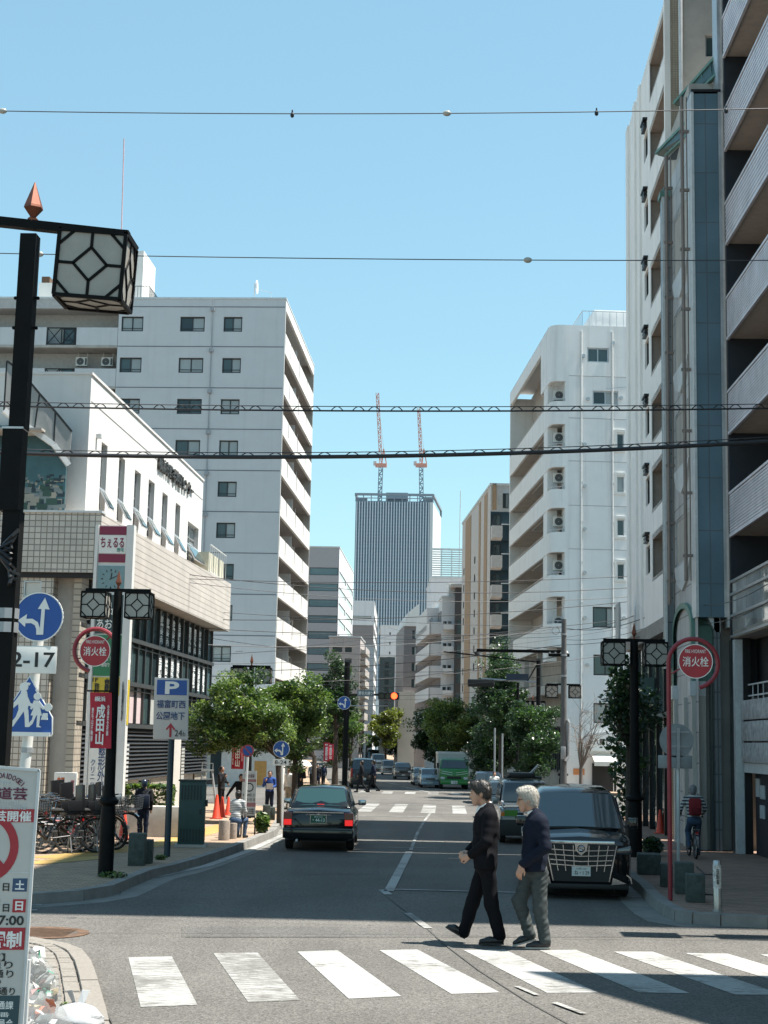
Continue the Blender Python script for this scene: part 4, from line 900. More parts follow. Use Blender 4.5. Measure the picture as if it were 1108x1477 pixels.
# dark-orange striped block right
g7, s7, z7 = block('apartment_building', 'beige apartment building with orange stripes and navy balconies behind the white balconied block', 'apartment building', 708, 92, 700, M('beige_render', (.54,.51,.48), .8, dirt=.1), 4.5, 17, .0906, None, (778, 28, 12, [(8.2, 9.0), (15.3, 16)]), left=False)
m_or = M('ochre_render', (.36,.235,.14), .8); m_nv = M('navy_panels', (.012,.035,.05), .5)
for y0, y1 in ((1.6, 3.2), (5.2, 6.2), (11, 14.6)): MB().box(-.03, -.002, y0, y1, 0, z7(704)).build('ochre_stripe', m_or, g7)
MB().box(.1, .35, -.05, .3, z7(735), z7(697)).build('ochre_fin', m_or, g7)
facade(g7, m_nv, (0, -.03, 0), 0, 4.5, 0, z7(738), [], name='navy_wall')
for k in range(8):
    a, b = z7(780+42.5*k), z7(760+42.5*k)
    mb = MB(); mb.prism([(-.02, a), (-.7, a+.12), (-.7, b), (-.02, b)], .02, .65, 'yz'); mb.build('balcony_parapet', MATS['beige_render'], g7)
    MB().box(.65, 1.25, -.35, -.03, a, b+.1).build('navy_balcony', m_nv, g7); MB().box(.65, 1.3, -.36, -.03, b+.1, b+.16).build('balcony_rail', m_steel, g7)
    win(g7, Vector((0, -.03, 0)), 0, .35, b+.4, .5, .7, 'slide', -.05, [g_dark, g_mid])
MB().box(.75, 1.2, -.02, .4, z7(737), z7(705)).build('roof_tank', m_steel, g7); win(g7, Vector((0, -.04, 0)), 0, .9, z7(722), .35, .9, 'slide', -.05); 
# white banded block further right
g8, s8, z8 = block('apartment_building', 'white banded apartment building with dark brown tower further down the right side', 'apartment building', 638, 115, 862, m_wh2, 3.2, 15, .0906, (896, 31.5, 8, [(2, 5), (9, 5)]), None, left=False)
for k in range(6):
    a, b = z8(914+31.6*k), z8(897+31.6*k); mb = MB()
    mb.box(-.9, -.8, .2, 14.8, a, b); mb.box(-.9, 0, .2, .3, a, b); mb.box(-.8, -.02, .3, 14.8, a, a+.08); mb.build('balcony_parapet', m_wh2, g8)
    MB().box(-.05, -.01, .4, 14.6, b, b+.85).build('balcony_glazing', m_brn, g8); railing(g8, [(-.7, .4, a+.9), (-.7, 14.5, a+.9)], .3, m_black, 10)
    MB().box(.1, .9, -.45, -.02, a+.3, b-.2).build('balcony_parapet', m_wh2, g8)
MB().box(.95, 1.55, -.6, 3, 0, z8(848)).build('stair_tower', M('dark_brown_tiles', (.055,.05,.05), .6), g8); MB().box(.6, 1.6, -.8, 3, z8(848), z8(843)).build('tower_roof', m_conc, g8)
for k in range(5): MB().box(1.1, 1.4, -.64, -.6, z8(915+35*k), z8(895+35*k)).build('window', g_mid, g8)
MB().box(.5, .95, .2, 1.5, z8(862), z8(840)).build('roof_tank', m_whiteW, g8)
mb = MB(); mb.prism([(-.9, z8(905)), (-.9, z8(872)), (0, z8(872)), (0, z8(905))], 3, 14.8, 'xz'); mb.build('top_wall', m_wh2, g8)
g9, s9, z9 = block('apartment_building', 'brown grey tiled block with white gable seen left of the banded block', 'apartment building', 583, 134, 903, m_brn, 4.5, 12, .0906, (909, 23.5, 12, [(12, 7, 'slide', [g_mid, g_pale])]), None, left=False)
mb = MB(); mb.prism([(-.05, z9(903)), (.3, z9(884)), (1.3, z9(870)), (1.3, z9(903))], -.2, 12, 'xz'); mb.build('gable', m_whiteW, g9); MB().box(-.4, 1.0, -.5, -.01, 0, z9(998)).build('lower_wing', m_cream, g9)
g10, s10, z10 = block('office_building', 'white building with a rooftop louvre screen and thin mast', 'office building', 622, 150, 834, m_pale, 5, 12, .05, None, None, left=False)
for k in range(13): MB().box(.1, 3.05, -.02, .06, z10(832)+k*.22, z10(832)+k*.22+.1).build('louvre_slat', m_alu, g10)
mb = MB()
for x in (.05, 1.0, 2.0, 3.05): mb.bar((x, .1, z10(834)), (x, .1, z10(791)), .07)
mb.bar((0, .1, z10(791)), (3.1, .1, z10(791)), .08); mb.build('louvre_frame', m_alu, g10); MB().tube([(2.75, .5, z10(834)), (2.8, .5, z10(706))], .04, 5).build('mast', m_steel, g10)
# far glass tower with cranes
DT = 600.; pT = P(513, 735, DT); gT = thing('glass_tower', 'distant high rise tower with pale vertical fins under two cranes', 'tower', (pT.x, DT, 0), 0.); sT = DT/2218; zT = lambda y: ZAT(570, y, DT)
m_tg = Mtile('tower_glazing', (.085,.122,.17), (.13,.17,.22), 60, 1.35, 'XZ', .18, 0, .1, .15, 0)  # glazing paler and bluer, distance haze put into the colour
WT = 113*sT; zt_ = zT(724)
MB().box(0, WT, 0, 40, 0, zt_).build('curtain_wall', m_tg, gT)
m_fin = M('tower_fin', (.58,.62,.67), .5, var=.05); m_tpale = M('tower_pale_panels', (.55,.56,.57), .5, var=.06, scale=.2)  # fins and panels lightened too, as painted haze
for k in range(29): x = WT*(k+.3)/29; MB().box(x, x+.36, -.3, -.002, 0, zt_).build('facade_fin', m_fin, gT)
MB().box(WT-1.2, WT+.02, -.46, -.003, 0, zt_).build('corner_panel', m_tpale, gT)
MB().add([(WT+.02,0,0),(WT+3.0,40,0),(WT+3.0,40,zt_),(WT+.02,0,zt_)], [(0,1,2,3)]).build('side_wall', m_tpale, gT)
mb = MB(); zs_ = zT(713.5); m_tg2 = M('tower_steel', (.22,.26,.30), .5)
for a, b in (((0,0,zs_),(WT,0,zs_)), ((WT,0,zs_),(WT+2.9,40,zs_)), ((0,20,zs_),(WT,20,zs_)), ((0,0,zs_),(0,20,zs_))): mb.bar(a, b, .9)
for k in range(11): mb.bar((WT*k/10, 0, zt_), (WT*k/10, 0, zs_), .35)
mb.bar((0, 0, (zt_+zs_)/2), (WT, 0, (zt_+zs_)/2), .3); mb.bar((WT+2.9,40,zt_),(WT+2.9,40,zs_),.8); mb.box(0, 4.4, 2, 6, zt_, zs_-1); mb.box(WT-4, WT-.2, 2, 6, zt_, zs_-.5); mb.box(11.5, 20.2, 8, 16, zt_, zs_-.5); mb.build('roof_frame', m_tg2, gT)
MB().box(11.7, 20.4, 6, 16, zs_-.4, zT(707)).build('plant_room', M('tower_grey', (.27,.30,.32), .6), gT)
m_cr = M('crane_red', (.62,.27,.20), .5); m_crw = M('crane_white', (.60,.50,.48), .5)
def lattice(mb, a, b, w, n, r):
    a, b = Vector(a), Vector(b); d = (b-a)
    for sx in (-1, 1):
        for sy in (-1, 1): mb.bar(a+Vector((sx*w/2, sy*w/2, 0)), b+Vector((sx*w/2, sy*w/2, 0)), r)
    for i in range(n):
        p, q = a+d*i/n, a+d*(i+1)/n; s_ = 1 if i % 2 else -1
        for sy in (-1, 1): mb.bar(p+Vector((-s_*w/2, sy*w/2, 0)), q+Vector((s_*w/2, sy*w/2, 0)), r*.7); mb.bar(p+Vector((-w/2, sy*w/2, 0)), p+Vector((w/2, sy*w/2, 0)), r*.7)
for (bx, cx_, tx, ty, hy), lb in zip(((547.5, 549.5, 544.5, 567, 672), (608, 607.5, 604, 589, 672)), ('taller red and white luffing crane on the left of the tower roof', 'shorter red and white luffing crane on the right of the tower roof')):
    b0, b1, t1 = P(bx, 735, DT+9), P(cx_, hy, DT+9), P(tx, ty, DT+9); c = thing('tower_crane', lb, 'crane', (b0.x, b0.y, zt_), 0, 'cranes on the far tower'); o = Vector((b0.x, b0.y, zt_))
    mb = MB(); lattice(mb, (0,0,0), b1-o, 1.5, 9, .28); mb.build('mast', m_tg2, c)
    k = b1-o; mb = MB(); lattice(mb, k+Vector((0,0,1)), t1-o, 1.1, 16, .22); mb.build('jib', [m_cr if lb[0] == 't' else m_cr][0], c)
    mb = MB(); mb.box(k.x-2.2, k.x+2.4, k.y-1, k.y+1, k.z-.5, k.z+.9); mb.bar(k+Vector((.3,0,.8)), k+Vector((1.0,0,7)), .5); mb.bar(k+Vector((2.2,0,.8)), k+Vector((1.0,0,7)), .4); mb.bar(k+Vector((1.0,0,7)), t1-o, .08); mb.build('slewing_deck', m_crw if False else m_cr, c); MB().box(k.x-3, k.x-1.8, k.y-.8, k.y+.8, k.z+.2, k.z+1.8).build('cab', m_crw, c)
# low shop across the side street behind the left tree, and terrace fronts closing the street
g11, s11, z11 = block('shop_building', 'low white walled shop across the side street behind the left street tree', 'shop', 402, 71.5, 1040, M('shop_white', (.60,.58,.55), .8, dirt=.1), 9, 6, 0., None, None)
MB().box(-1.05, -.5, -.03, 0, .1, 1.2).build('orange_door', M('door_orange', (.50,.26,.07), .6), g11); MB().box(-4.0, -2.6, -.03, 0, .1, 2.0).build('shop_window', g_dark, g11); MB().box(-3.6, -3.1, -.05, -.03, .3, 1.6).build('poster', M('poster_grey', (.4,.4,.37)), g11); MB().box(-9, 0, -.6, 0, 2.1, 2.2).build('awning', m_steel, g11)
for k, (px, D, yt, W, lab, left) in enumerate(((500,215,985,14,'beige low block far down the left side of the street',True),(520,300,990,12,'grey terrace block far down the left side of the street',True),(560,330,985,12,'brown distant block closing the right side of the street',False),(590,170,960,8,'pale block behind the right street trees',False),(545,420,1010,14,'white distant building closing the far end of the street',False))):
    block('terrace_building', lab, 'building', px, D, yt, [m_cream, m_gB1, m_brn, m_pale, m_wh2][k], W, 20, .09, (yt+8, 11, 5, [((-30, 8) if left else (6, 8)), ((-18, 8) if left else (20, 8))]), (yt+8, 11, 6, [(2, 8), (11, 17)]), left=left)
# ================================================================ STREET FURNITURE AND SIGNS
m_lampblk = M('lamp_iron_black', (.006,.006,.006), .6, .0, var=.3, scale=9, spec=.12); m_rustl = M('lamp_copper', (.20,.065,.035), .45, .5, var=.3, scale=12)
m_frost = M('frosted_pane', (.30,.285,.255), .35, var=.12, scale=5, trans=.0); m_blue = M('sign_blue', (.012,.075,.30), .4, var=.06); m_wht = M('sign_white', (.75,.74,.70), .5, var=.03); m_red = M('sign_red', (.36,.018,.03), .45, var=.08)
m_polew = M('pole_white', (.60,.60,.57), .5, var=.08); m_galv = M('galvanised', (.33,.34,.35), .5, .5, var=.15, scale=12); m_ink = MATS['ink_black']; m_navyink = M('ink_navy', (.02,.05,.16), .5, var=0); m_redpole = M('pole_red', (.22,.02,.03), .45, var=.15)
def lantern(parent, c, w, rz=0., lean=0.):
    """box lantern with leaded diamond lattice; panes, lattice and frame"""
    def fr():
        mb = MB(); h = w/2; t = w*.055
        for x in (-h, h):
            for y in (-h, h): mb.box(x-t/2, x+t/2, y-t/2, y+t/2, -h, h)
        for z in (-h, h):
            for s_ in (-h, h): mb.box(-h+t/2, h-t/2, s_-t/2, s_+t/2, z-t/2, z+t/2); mb.box(s_-t/2, s_+t/2, -h+t/2, h-t/2, z-t/2, z+t/2)
        mb.box(-h-t/2, h+t/2, -h-t/2, h+t/2, h+t/2, h+t*1.1)
        return mb.mesh('lantern_frame', m_lampblk)
    fo = obj('lantern', wmesh(('lf', w), fr), parent, c, rz)
    def pn():
        mb = MB(); h = w/2*.955
        for s_ in (-1, 1): mb.box(-h, h, s_*h-.006, s_*h+.006, -h, h); mb.box(s_*h-.006, s_*h+.006, -h+.007, h-.007, -h, h)
        mb.box(-h+.008, h-.008, -h+.008, h-.008, -h-.006, -h+.006)
        return mb.mesh('pane', m_frost)
    obj('pane', wmesh(('lp', w), pn), fo)
    def lt():
        mb = MB(); h = w/2*.985; t = w*.045; d = h*.52; c1 = h*.56
        segs = [((0,d),(d,0)),((d,0),(0,-d)),((0,-d),(-d,0)),((-d,0),(0,d)),((0,d),(0,h)),((0,-d),(0,-h)),((d,0),(h,0)),((-d,0),(-h,0)),((h,c1),(c1,h)),((-h,c1),(-c1,h)),((h,-c1),(c1,-h)),((-h,-c1),(-c1,-h))]
        for (a, b), (c_, d_) in segs:
            for s_ in (-1, 1): mb.bar((a, s_*h, b), (c_, s_*h, d_), t, t*.7, (0,1,0)); mb.bar((s_*h, a, b), (s_*h, c_, d_), t*.7, t, (1,0,0))
            if abs(b) < h*.9: mb.bar((a, b, -h), (c_, d_, -h), t, t*.7)
        return mb.mesh('lattice', m_lampblk)
    obj('lattice', wmesh(('ll', w), lt), fo)
    return fo
def street_lamp(label, base, hgt, lw, arm, pole_w, rz=0., group='street lamps with box lanterns', square=False, bz=KH):
    t = thing('street_lamp', label, 'street lamp', (base.x, base.y, bz), rz, group)
    mb = MB(); r = pole_w/2
    if square: mb.box(-r, r, -r, r, 1.9, hgt); 
    else: mb.lathe([(r*1.45,0),(r*1.45,.9),(r*1.2,1.02),(r*1.9,1.06),(r*1.9,1.1),(r*1.25,1.15),(r*1.05,1.25),(r*.8,hgt)], n=12)
    mb.build('pole', m_lampblk, t, not square)
    if square:
        MB().box(-r*1.45, r*1.45, -r*1.45, r*1.45, 0, 1.9).build('pole_sleeve', m_lampblk, t); MB().box(-r*1.5, r*1.5, -r*1.5, r*1.5, 1.9, 1.93).build('sleeve_cap', m_steel, t)
    MB().box(-arm-lw*.45, arm+lw*.45, -lw*.07, lw*.07, hgt-.01, hgt+lw*.11).build('crossarm', m_lampblk, t)
    f = lw*.5; MB().lathe([(f*.16,0),(f*.16,f*.12),(f*.09,f*.2),(f*.30,f*.5),(f*.28,f*.6),(.004,f*1.5)], (0,0,hgt+lw*.11), 4).build('finial', m_rustl, t)
    for s_ in (-1, 1): lantern(t, (s_*arm, 0, hgt-.02-lw/2*1.1), lw, rz=0)
    return t
# near lamp, lantern hanging to its right
DN = 9.; lw = 98*DN/2218
pb, ptp = P(-6, 1240, DN), P(44, 340, DN); hN = ptp.z; bx = P(-18, 1477, DN)
tN = thing('street_lamp', 'large street lamp with a rust red spike close at the left edge', 'street lamp', (P(-14, 1400, DN).x+.02, DN, 0), 0, 'street lamps with box lanterns')
oN = Vector(tN.location); top_ = ptp-oN
kx = (P(44,340,DN).x-P(20,740,DN).x)/(P(44,340,DN).z-P(20,740,DN).z)   # the post is a little out of plumb
ax = lambda z: top_.x-(top_.z-z)*kx
rN = 12.2*DN/2218
mb = MB(); mb.bar((ax(ZAT(30,620,DN)), 0, ZAT(30,620,DN)), (top_.x, 0, top_.z), rN*2, rN*2, (0,1,0)); mb.build('pole', m_lampblk, tN)
z1, z0 = ZAT(25, 621, DN), ZAT(20, 738, DN); mb = MB(); mb.bar((ax(z0)-.02, 0, z0), (ax(z1)-.02, 0, z1), rN*2.45, rN*2.45, (0,1,0)); mb.build('pole_sleeve', m_lampblk, tN); MB().box(ax(z1)-.02-rN*1.3, ax(z1)-.02+rN*1.3, -rN*1.3, rN*1.3, z1, z1+.012).build('sleeve_cap', m_steel, tN)
MB().bar((ax(0), 0, 0), (ax(z0), 0, z0), rN*2.1, rN*2.1, (0,1,0)).build('pole_base', m_lampblk, tN)
for y in (885, 905): 
    z = ZAT(8, y, DN); MB().lathe([(rN*1.35,z-.03),(rN*1.35,z+.03)], (ax(z), 0, 0), 10).build('pole_band', m_galv, tN)
mb = MB(); zz = ZAT(30, 800, DN)
for k in range(9): a = k*.7; mb.tube([(ax(zz)+.06*math.cos(a), -.08, zz+.14-.03*k), (ax(zz)+.03, -.10, zz+.10-.035*k), (ax(zz)+.07*math.cos(a+2), -.07, zz+.05-.03*k)], .012, 5)
mb.build('cable_bundle', m_black, tN)
a0, a1 = P(-60, 318, DN)-oN, P(186, 345, DN)-oN; sl = (a1.z-a0.z)/(a1.x-a0.x); armz = lambda x: a0.z+(x-a0.x)*sl
mb = MB(); mb.bar((a0.x, 0, a0.z+.02), (a1.x, 0, a1.z+.02), .055, .06, (0,1,0)); mb.build('crossarm', m_lampblk, tN)
fz = armz(top_.x)+.04; f = .19; MB().lathe([(f*.16,0),(f*.18,f*.1),(f*.10,f*.18),(f*.32,f*.46),(f*.30,f*.54),(.003,f*1.35)], (top_.x+.01,0,fz), 6).build('finial', m_rustl, tN)
for pxc in (138, -80):
    c = P(pxc, 401, DN)-oN; l_ = lantern(tN, (c.x, .0, armz(c.x)-.03-lw/2), lw, rz=.05); l_.rotation_euler[1] = .06; l_.rotation_euler[0] = .07
mb = MB()
for y in (430, 473):
    z = ZAT(40, y, DN); mb.bar((ax(z)-rN*1.35, 0, z), (ax(z)+rN*1.35, 0, z), .014); mb.ball((ax(z)+rN*1.4, 0, z), .012, 6); mb.ball((ax(z)-rN*1.4, 0, z), .012, 6)
mb.build('bolt', m_lampblk, tN)
def lamp_at(label, px, py, ytop, lpx, armpx, pw, D=None, rz=0.):
    g = G(px, py, KH); D = g.y; s = D/2218
    return street_lamp(label, g, ZAT(px+(py-ytop)*.045*(1 if px < 600 else -.02), ytop, D)-KH, lpx*s, armpx*s, pw*s, rz)
lamp_at('street lamp by the clinic sign, with a red banner on its post', 152, 1264, 853, 35, 32, 15)
lamp_at('street lamp standing in front of the leafy left street tree', 356, 1180, 962, 21, 18, 9)
lamp_at('street lamp behind the thin leafy tree on the right pavement', 916, 1236, 925, 31, 30, 14)
lamp_at('street lamp beside the right utility pole', 812, 1165, 988, 16.5, 16.5, 8)
lamp_at('small distant street lamp in the dark trees on the right', 768, 1148, 1012, 12, 12, 6)
gl = Vector((4.75, 18.6, 0)); street_lamp('street lamp just outside the right edge, casting its shadow on the road', gl, 4.4, .45, .55, .18)
# blue direction sign, time plate and pupils sign on one white pole
g = G(47, 1300, .02); D = 13.; s = D/2218
tS = thing('traffic_sign', 'white pole with blue left and straight arrows above a school children sign', 'traffic sign', (P(47, 1000, D).x, D, 0), 0); o = Vector(tS.location)
lc = lambda px, py: P(px, py, D)-o
mb = MB(); a, b = lc(36, 1120), lc(60, 860); mb.tube([(a.x-(b.x-a.x)*2, .05, 0), (b.x, .05, b.z)], .052*.9, 12); mb.build('pole', m_polew, tS, True)
MB().lathe([(.053, lc(36,1083).z-.015), (.053, lc(36,1083).z+.03)], (lc(37,1083).x, .05, 0), 12).build('pole_band', m_galv, tS)
def disc(parent, c, r, mat, rim, y=0., t=.01):
    MB().lathe([(r,0),(r,t)], (c.x, y, c.z), 32, 'y').build('sign_disc', mat, parent); return MB().ring((c.x, y-.001, c.z), r*.955, r*1.0, -.004, t+.002, 40).build('sign_rim', rim, parent)
def arrows(parent, c, r, y):
    P2 = lambda pts: [(c.x+a*r, c.z+b*r) for a, b in pts]
    mb = MB(); mb.prism(P2([(.07,-.72),(.22,-.72),(.24,.32),(.43,.30),(.22,.78),(-.05,.32),(.10,.32)]), y-.004, y, 'xz')
    mb.prism(P2([(.07,-.72),(.07,-.45),(-.02,-.22),(-.25,-.08),(-.50,-.09),(-.48,.10),(-.85,-.16),(-.54,-.42),(-.52,-.27),(-.30,-.26),(-.14,-.34),(-.07,-.5),(-.06,-.72)][::-1]), y-.0045, y, 'xz')
    mb.build('arrow', m_wht, parent)
c = lc(57, 890); r = 36*s; disc(tS, c, r, m_blue, m_wht, -.02); arrows(tS, c, r, -.022)
c = lc(40, 951.5); pl = MB().box(c.x-43*s, c.x+43*s, -.02, -.008, c.z-20*s, c.z+20*s).build('time_plate', m_wht, tS, bevel=.01)
text(pl, '12-17', m_ink, (c.x+3*s, -.022, c.z), 76*s, 22*s, .015)
c = lc(44, 1022); q = lambda x, y: (lc(x, y).x, lc(x, y).z)
penta = [q(44,974.5), q(77.5,1035), q(77,1059), q(76,1062), q(2,1062), q(1,1060), q(3,1035)]
MB().prism(penta, -.024, -.012, 'xz').build('sign_rim', m_wht, tS, bevel=.004)
ce = q(44, 1030); MB().prism([(ce[0]+(x-ce[0])*.95, ce[1]+(z-ce[1])*.95) for x, z in penta], -.027, -.0245, 'xz').build('children_sign', m_blue, tS)
def silhouette(parent, c, u, y, mat):
    mb = MB(); Z = lambda pts: [(c[0]+a*u, c[1]+b*u) for a, b in pts]; k = [0]
    def add(pts): mb.prism(Z(pts), y-.003-.0004*k[0], y, 'xz'); k[0] += 1
    def ci(x, z, r): add([(x+r*math.cos(t), z+r*math.sin(t)) for t in np.linspace(0, 2*PI, 12, endpoint=False)])
    ci(-5, 30, 5.5); add([(-5,36),(3,35),(2,32),(-5,32)]); add([(-8,25),(-1,25),(2,10),(1,2),(-10,2),(-11,12)]); add([(-8,23),(-14,14),(-19,8),(-17,4),(-9,11)]); add([(-2,23),(4,11),(10,8),(9,5),(1,8)])
    add([(-10,3),(-2,3),(-10,-9),(-16,-18),(-20,-15),(-13,-6)]); add([(-4,3),(2,3),(3,-8),(4,-18),(-1,-18),(-2,-7)])
    ci(12, 19, 4.5); add([(8,14),(15,14),(17,2),(19,-4),(5,-4),(8,4)]); add([(8,-4),(12,-4),(8,-14),(4,-18),(2,-15),(7,-9)]); add([(13,-4),(17,-4),(16,-16),(19,-18),(13,-18)]); add([(8,13),(4,4),(6,3),(11,9)]); add([(15,13),(22,5),(20,3),(14,8)])
    ci(26, 6, 5); add([(12,22),(9,27),(13,26)]); add([(20,-1),(26,-1),(26,-9),(18,-9)]); add([(-36,-7),(-27,-7),(-27,-11),(-36,-11)])
    add([(-26,-24),(30,-24),(30,-29),(-26,-29)]); return mb.build('pictogram', mat, parent)
silhouette(tS, (q(40,1027)[0], q(40,1027)[1]), 31*s/26, -.0275, m_wht)
# festival notice board on the near corner
D = 7.6; s = D/2218; o = P(57, 1490, D); tB = thing('notice_board', 'tall festival road closure notice board standing at the near left corner', 'notice board', (o.x, D, 0), 0); o = Vector((o.x, D, 0)); lc = lambda px, py: P(px, py, D)-o
le = -104
ed = [(le+17,1100),(57,1111),(47,1245),(38,1385),(30,1500),(le,1500)]; pts = [(lc(x,y).x, lc(x,y).z) for x, y in ed]
ctr = lambda y: ((le+8)+(57-(y-1111)*.0735))/2
MB().prism(pts, 0, .012, 'xz').build('panel', M('board_white', (.50,.475,.44), .5, var=.06, scale=5), tB)
mb = MB()
for a, b in zip(pts, pts[1:]+pts[:1]): mb.bar((a[0], -.001, a[1]), (b[0], -.001, b[1]), .014, .012, (0,1,0))
mb.build('frame', m_steel, tB); mb = MB(); mb.bar((pts[3][0], .02, pts[3][1]), (pts[3][0], .02, 0), .03); mb.bar((pts[5][0], .02, pts[5][1]), (pts[5][0], .02, 0), .03); mb.bar((pts[0][0], .03, pts[0][1]-.1), (pts[0][0]+.1, .5, 0), .03); mb.build('leg', m_steel, tB)
def btxt(st, x0, x1, y0, y1, mat, bold=.01, tilt=0): 
    a, b = lc(x0, y1), lc(x1, y0); return text(tB, st, mat, ((a.x+b.x)/2, -.003, (a.z+b.z)/2), b.x-a.x, b.z-a.z, bold, ext=.0008, tilt=tilt)
def bbox(x0, x1, y0, y1, mat, d=.002):
    MB().prism([(lc(x0,y0).x,lc(x0,y0).z),(lc(x1,y0).x,lc(x1,y0).z),(lc(x1-(y1-y0)*.07,y1).x,lc(x1,y1).z),(lc(x0-(y1-y0)*.07,y1).x,lc(x0,y1).z)], -d, 0, 'xz').build('print_block', mat, tB)
m_mar = M('ink_maroon', (.12,.02,.05), .5, var=0)
for ch, x, y, a in (('D',.7,1118.6,.0),('A',5.7,1118.4,.06),('I',10.7,1119.2,.14),('D',15,1120.4,.24),('O',20.6,1122.4,.36),('G',25.8,1125.4,.5),('E',29.4,1128.2,.62),('I',33,1131.4,.72),('N',-30,1129,-.55),('O',-25,1125,-.42),('G',-19,1122,-.3),('E',-13,1120,-.2)):
    p_ = lc(x, y); text(tB, ch, m_mar, (p_.x, -.003, p_.z), (5 if ch != 'I' else 1.3)*s, 7.5*s, .01, ext=.0008, tilt=a)
btxt('Since 1986', -48, 17, 1127, 1131, m_steel, 0); btxt('野毛大道芸', -70, 40, 1136, 1152, m_mar, .02); btxt('International', -50, 27, 1154, 1159, m_steel, 0); btxt('Street Performers Entertainment Festival', -92, 38, 1160, 1165, m_steel, 0)
bbox(-100, 51, 1167, 1186, m_red); btxt('野毛大道芸開催', -80, 46, 1170, 1183, m_wht, .02)
c_ = lc(-24, 1221); MB().ring((c_.x, 0, c_.z), 39*s, 51*s, -.003, 0, 40).build('no_entry_ring', m_red, tB)
mb = MB(); u = 40*s/1.414; mb.bar((c_.x-u, -.0017, c_.z+u), (c_.x+u, -.0017, c_.z-u), 10*s, .0028, (0,1,0)); mb.build('no_entry_bar', m_red, tB)
c2 = lc(-24, 1221); MB().box(pts[5][0], lc(43,1258).x, -.002, 0, lc(0,1258).z-.002, lc(0,1258).z+.002).build('sheet_joint', m_steel, tB)
for yy, d1, d2, mt in ((1272, '4', '土', M('ink_blue', (.03,.07,.14), .5, var=0)), (1302, '4', '日', m_red)):
    btxt('月 20' if mt is not m_red else '月 21', -62, 0, yy-7, yy+9, m_ink if mt is not m_red else m_ink, .02); btxt('日', 4, 14, yy+2, yy+13, m_ink, .02); bbox(19, 40 if mt is not m_red else 38, yy-5, yy+14, mt); btxt(d2, 22, 36 if mt is not m_red else 34, yy-2, yy+11, m_wht, .03)
btxt('11:00〜17:00', -80, 35, 1321, 1332, m_ink, .02); bbox(-100, 37, 1338, 1370, m_red); btxt('交通規制', -62, 32, 1343, 1366, m_wht, .03)
for y, st, x1 in ((1375,'【規制区域】',8),(1386,'野毛本通り',19),(1399,'野毛中央通り',20),(1411,'柳通り',2),(1424,'桜木町平戸桜通り',22)): btxt(st, -80, x1, y, y+9, m_ink, .01)
bbox(-100, 29, 1436, 1499, M('board_teal', (.02,.06,.07), .5, var=0)); btxt('お問い合わせ 交通課', -90, 20, 1444, 1453, m_wht, .01); btxt('231-0000番', -60, 14, 1460, 1465, m_wht, 0); btxt('野毛大道芸実行委員会', -95, 20, 1470, 1480, m_wht, .01)
# tower sign of the community building
def at_px(px, py, z=KH): return G(px, py, z)
D = 33.0; s = D/2218
tT = thing('tower_sign', 'tall white tower sign with clock, coloured tenant panels and clinic name', 'sign', (P(157, 1000, D).x, D, KH), -.0); o = Vector(tT.location); lc = lambda px, py: P(px, py, D)-o
def xw(y): return lc(136+ (757-y)*.05*.0+0, y)
zt_, zb_ = lc(165, 757).z, 0.
x0, x1 = lc(141, 757).x-.04, lc(196, 757).x-.02
lean = .04
# columns at either side with the panels between
xl, xr = -.46, .40
M_tower = M('tower_white', (.66,.65,.63), .45, var=.04)
kz = lambda px, py: lc(px, py).z
MB().box(xl-.0, xl+.07, 0, .16, 0, zt_).build('side_post', M_tower, tT); MB().box(xr-.16, xr, -.04, .2, 0, zt_).build('side_post', M_tower, tT)
MB().box(xl+.07, xr-.16, .04, .14, .35, zt_-.01).build('panel_back', M_tower, tT)
def tp(y0, y1, mat, nm='panel', d=.02): return MB().box(xl+.09, xr-.18, .04-d, .04, kz(165, y1), kz(165, y0)).build(nm, mat, tT)
def tt(st, y0, y1, mat, fx=(0, 1), bold=.01): 
    w_ = xr-xl-.27; return text(tT, st, mat, (xl+.09+w_*(fx[0]+fx[1])/2, .012, (kz(165,y0)+kz(165,y1))/2), w_*(fx[1]-fx[0]), abs(kz(165,y0)-kz(165,y1)), bold, name='lettering')
m_crim = M('panel_crimson', (.20,.01,.045), .4, var=.05)
tp(759, 771, m_crim); tp(772, 798, m_wht); tp(799, 811, m_crim); tt('ちぇるる', 775, 790, m_crim, (.06,.94), .02); tt('野毛', 790, 796, M('ink_teal', (.02,.22,.20), .5, var=0), (.68, .95))
clk = tp(816, 852, M('clock_face', (.17,.27,.29), .3), 'clock'); cx_, cz_ = (xl+.09+xr-.18)/2, kz(165, 835); rr = .215
mb = MB()
for k in range(12):
    a = k*PI/6; mb.bar((cx_+rr*.78*math.sin(a), .016, cz_+rr*.78*math.cos(a)), (cx_+rr*math.sin(a), .016, cz_+rr*math.cos(a)), .018 if k % 3 else .026, .006, (0,1,0))
mb.build('hour_mark', m_ink, clk); MB().bar((cx_, .013, cz_), (cx_+.02, .013, cz_+.13), .024, .006, (0,1,0)).bar((cx_-.03, .011, cz_-.015), (cx_+.17, .011, cz_+.085), .016, .006, (0,1,0)).build('clock_hand', m_ink, clk)
tp(858, 914, M('panel_slate', (.025,.05,.055), .4)); tt('品館', 868, 887, m_wht, (.35,.95)); tt('あおば', 892, 907, m_wht, (.05,.95), .01); tt('ビル 3F', 909, 912.5, m_wht, (.5,.95), 0)
tp(916, 975, M('panel_green', (.02,.17,.07), .4)); tt('薬局 食品館', 946, 953, m_wht, (.3,.95)); tt('買取り 取扱い', 956, 962, m_wht, (.3,.95))
tp(977, 1003, M('panel_yellow', (.56,.42,.03), .45)); tt('高価', 978, 999, m_ink, (.45,.8), .03); tt('1F', 978, 984, m_ink, (.0,.2), .02); tt('買取', 986, 1000, m_ink, (.08,.26), .02)
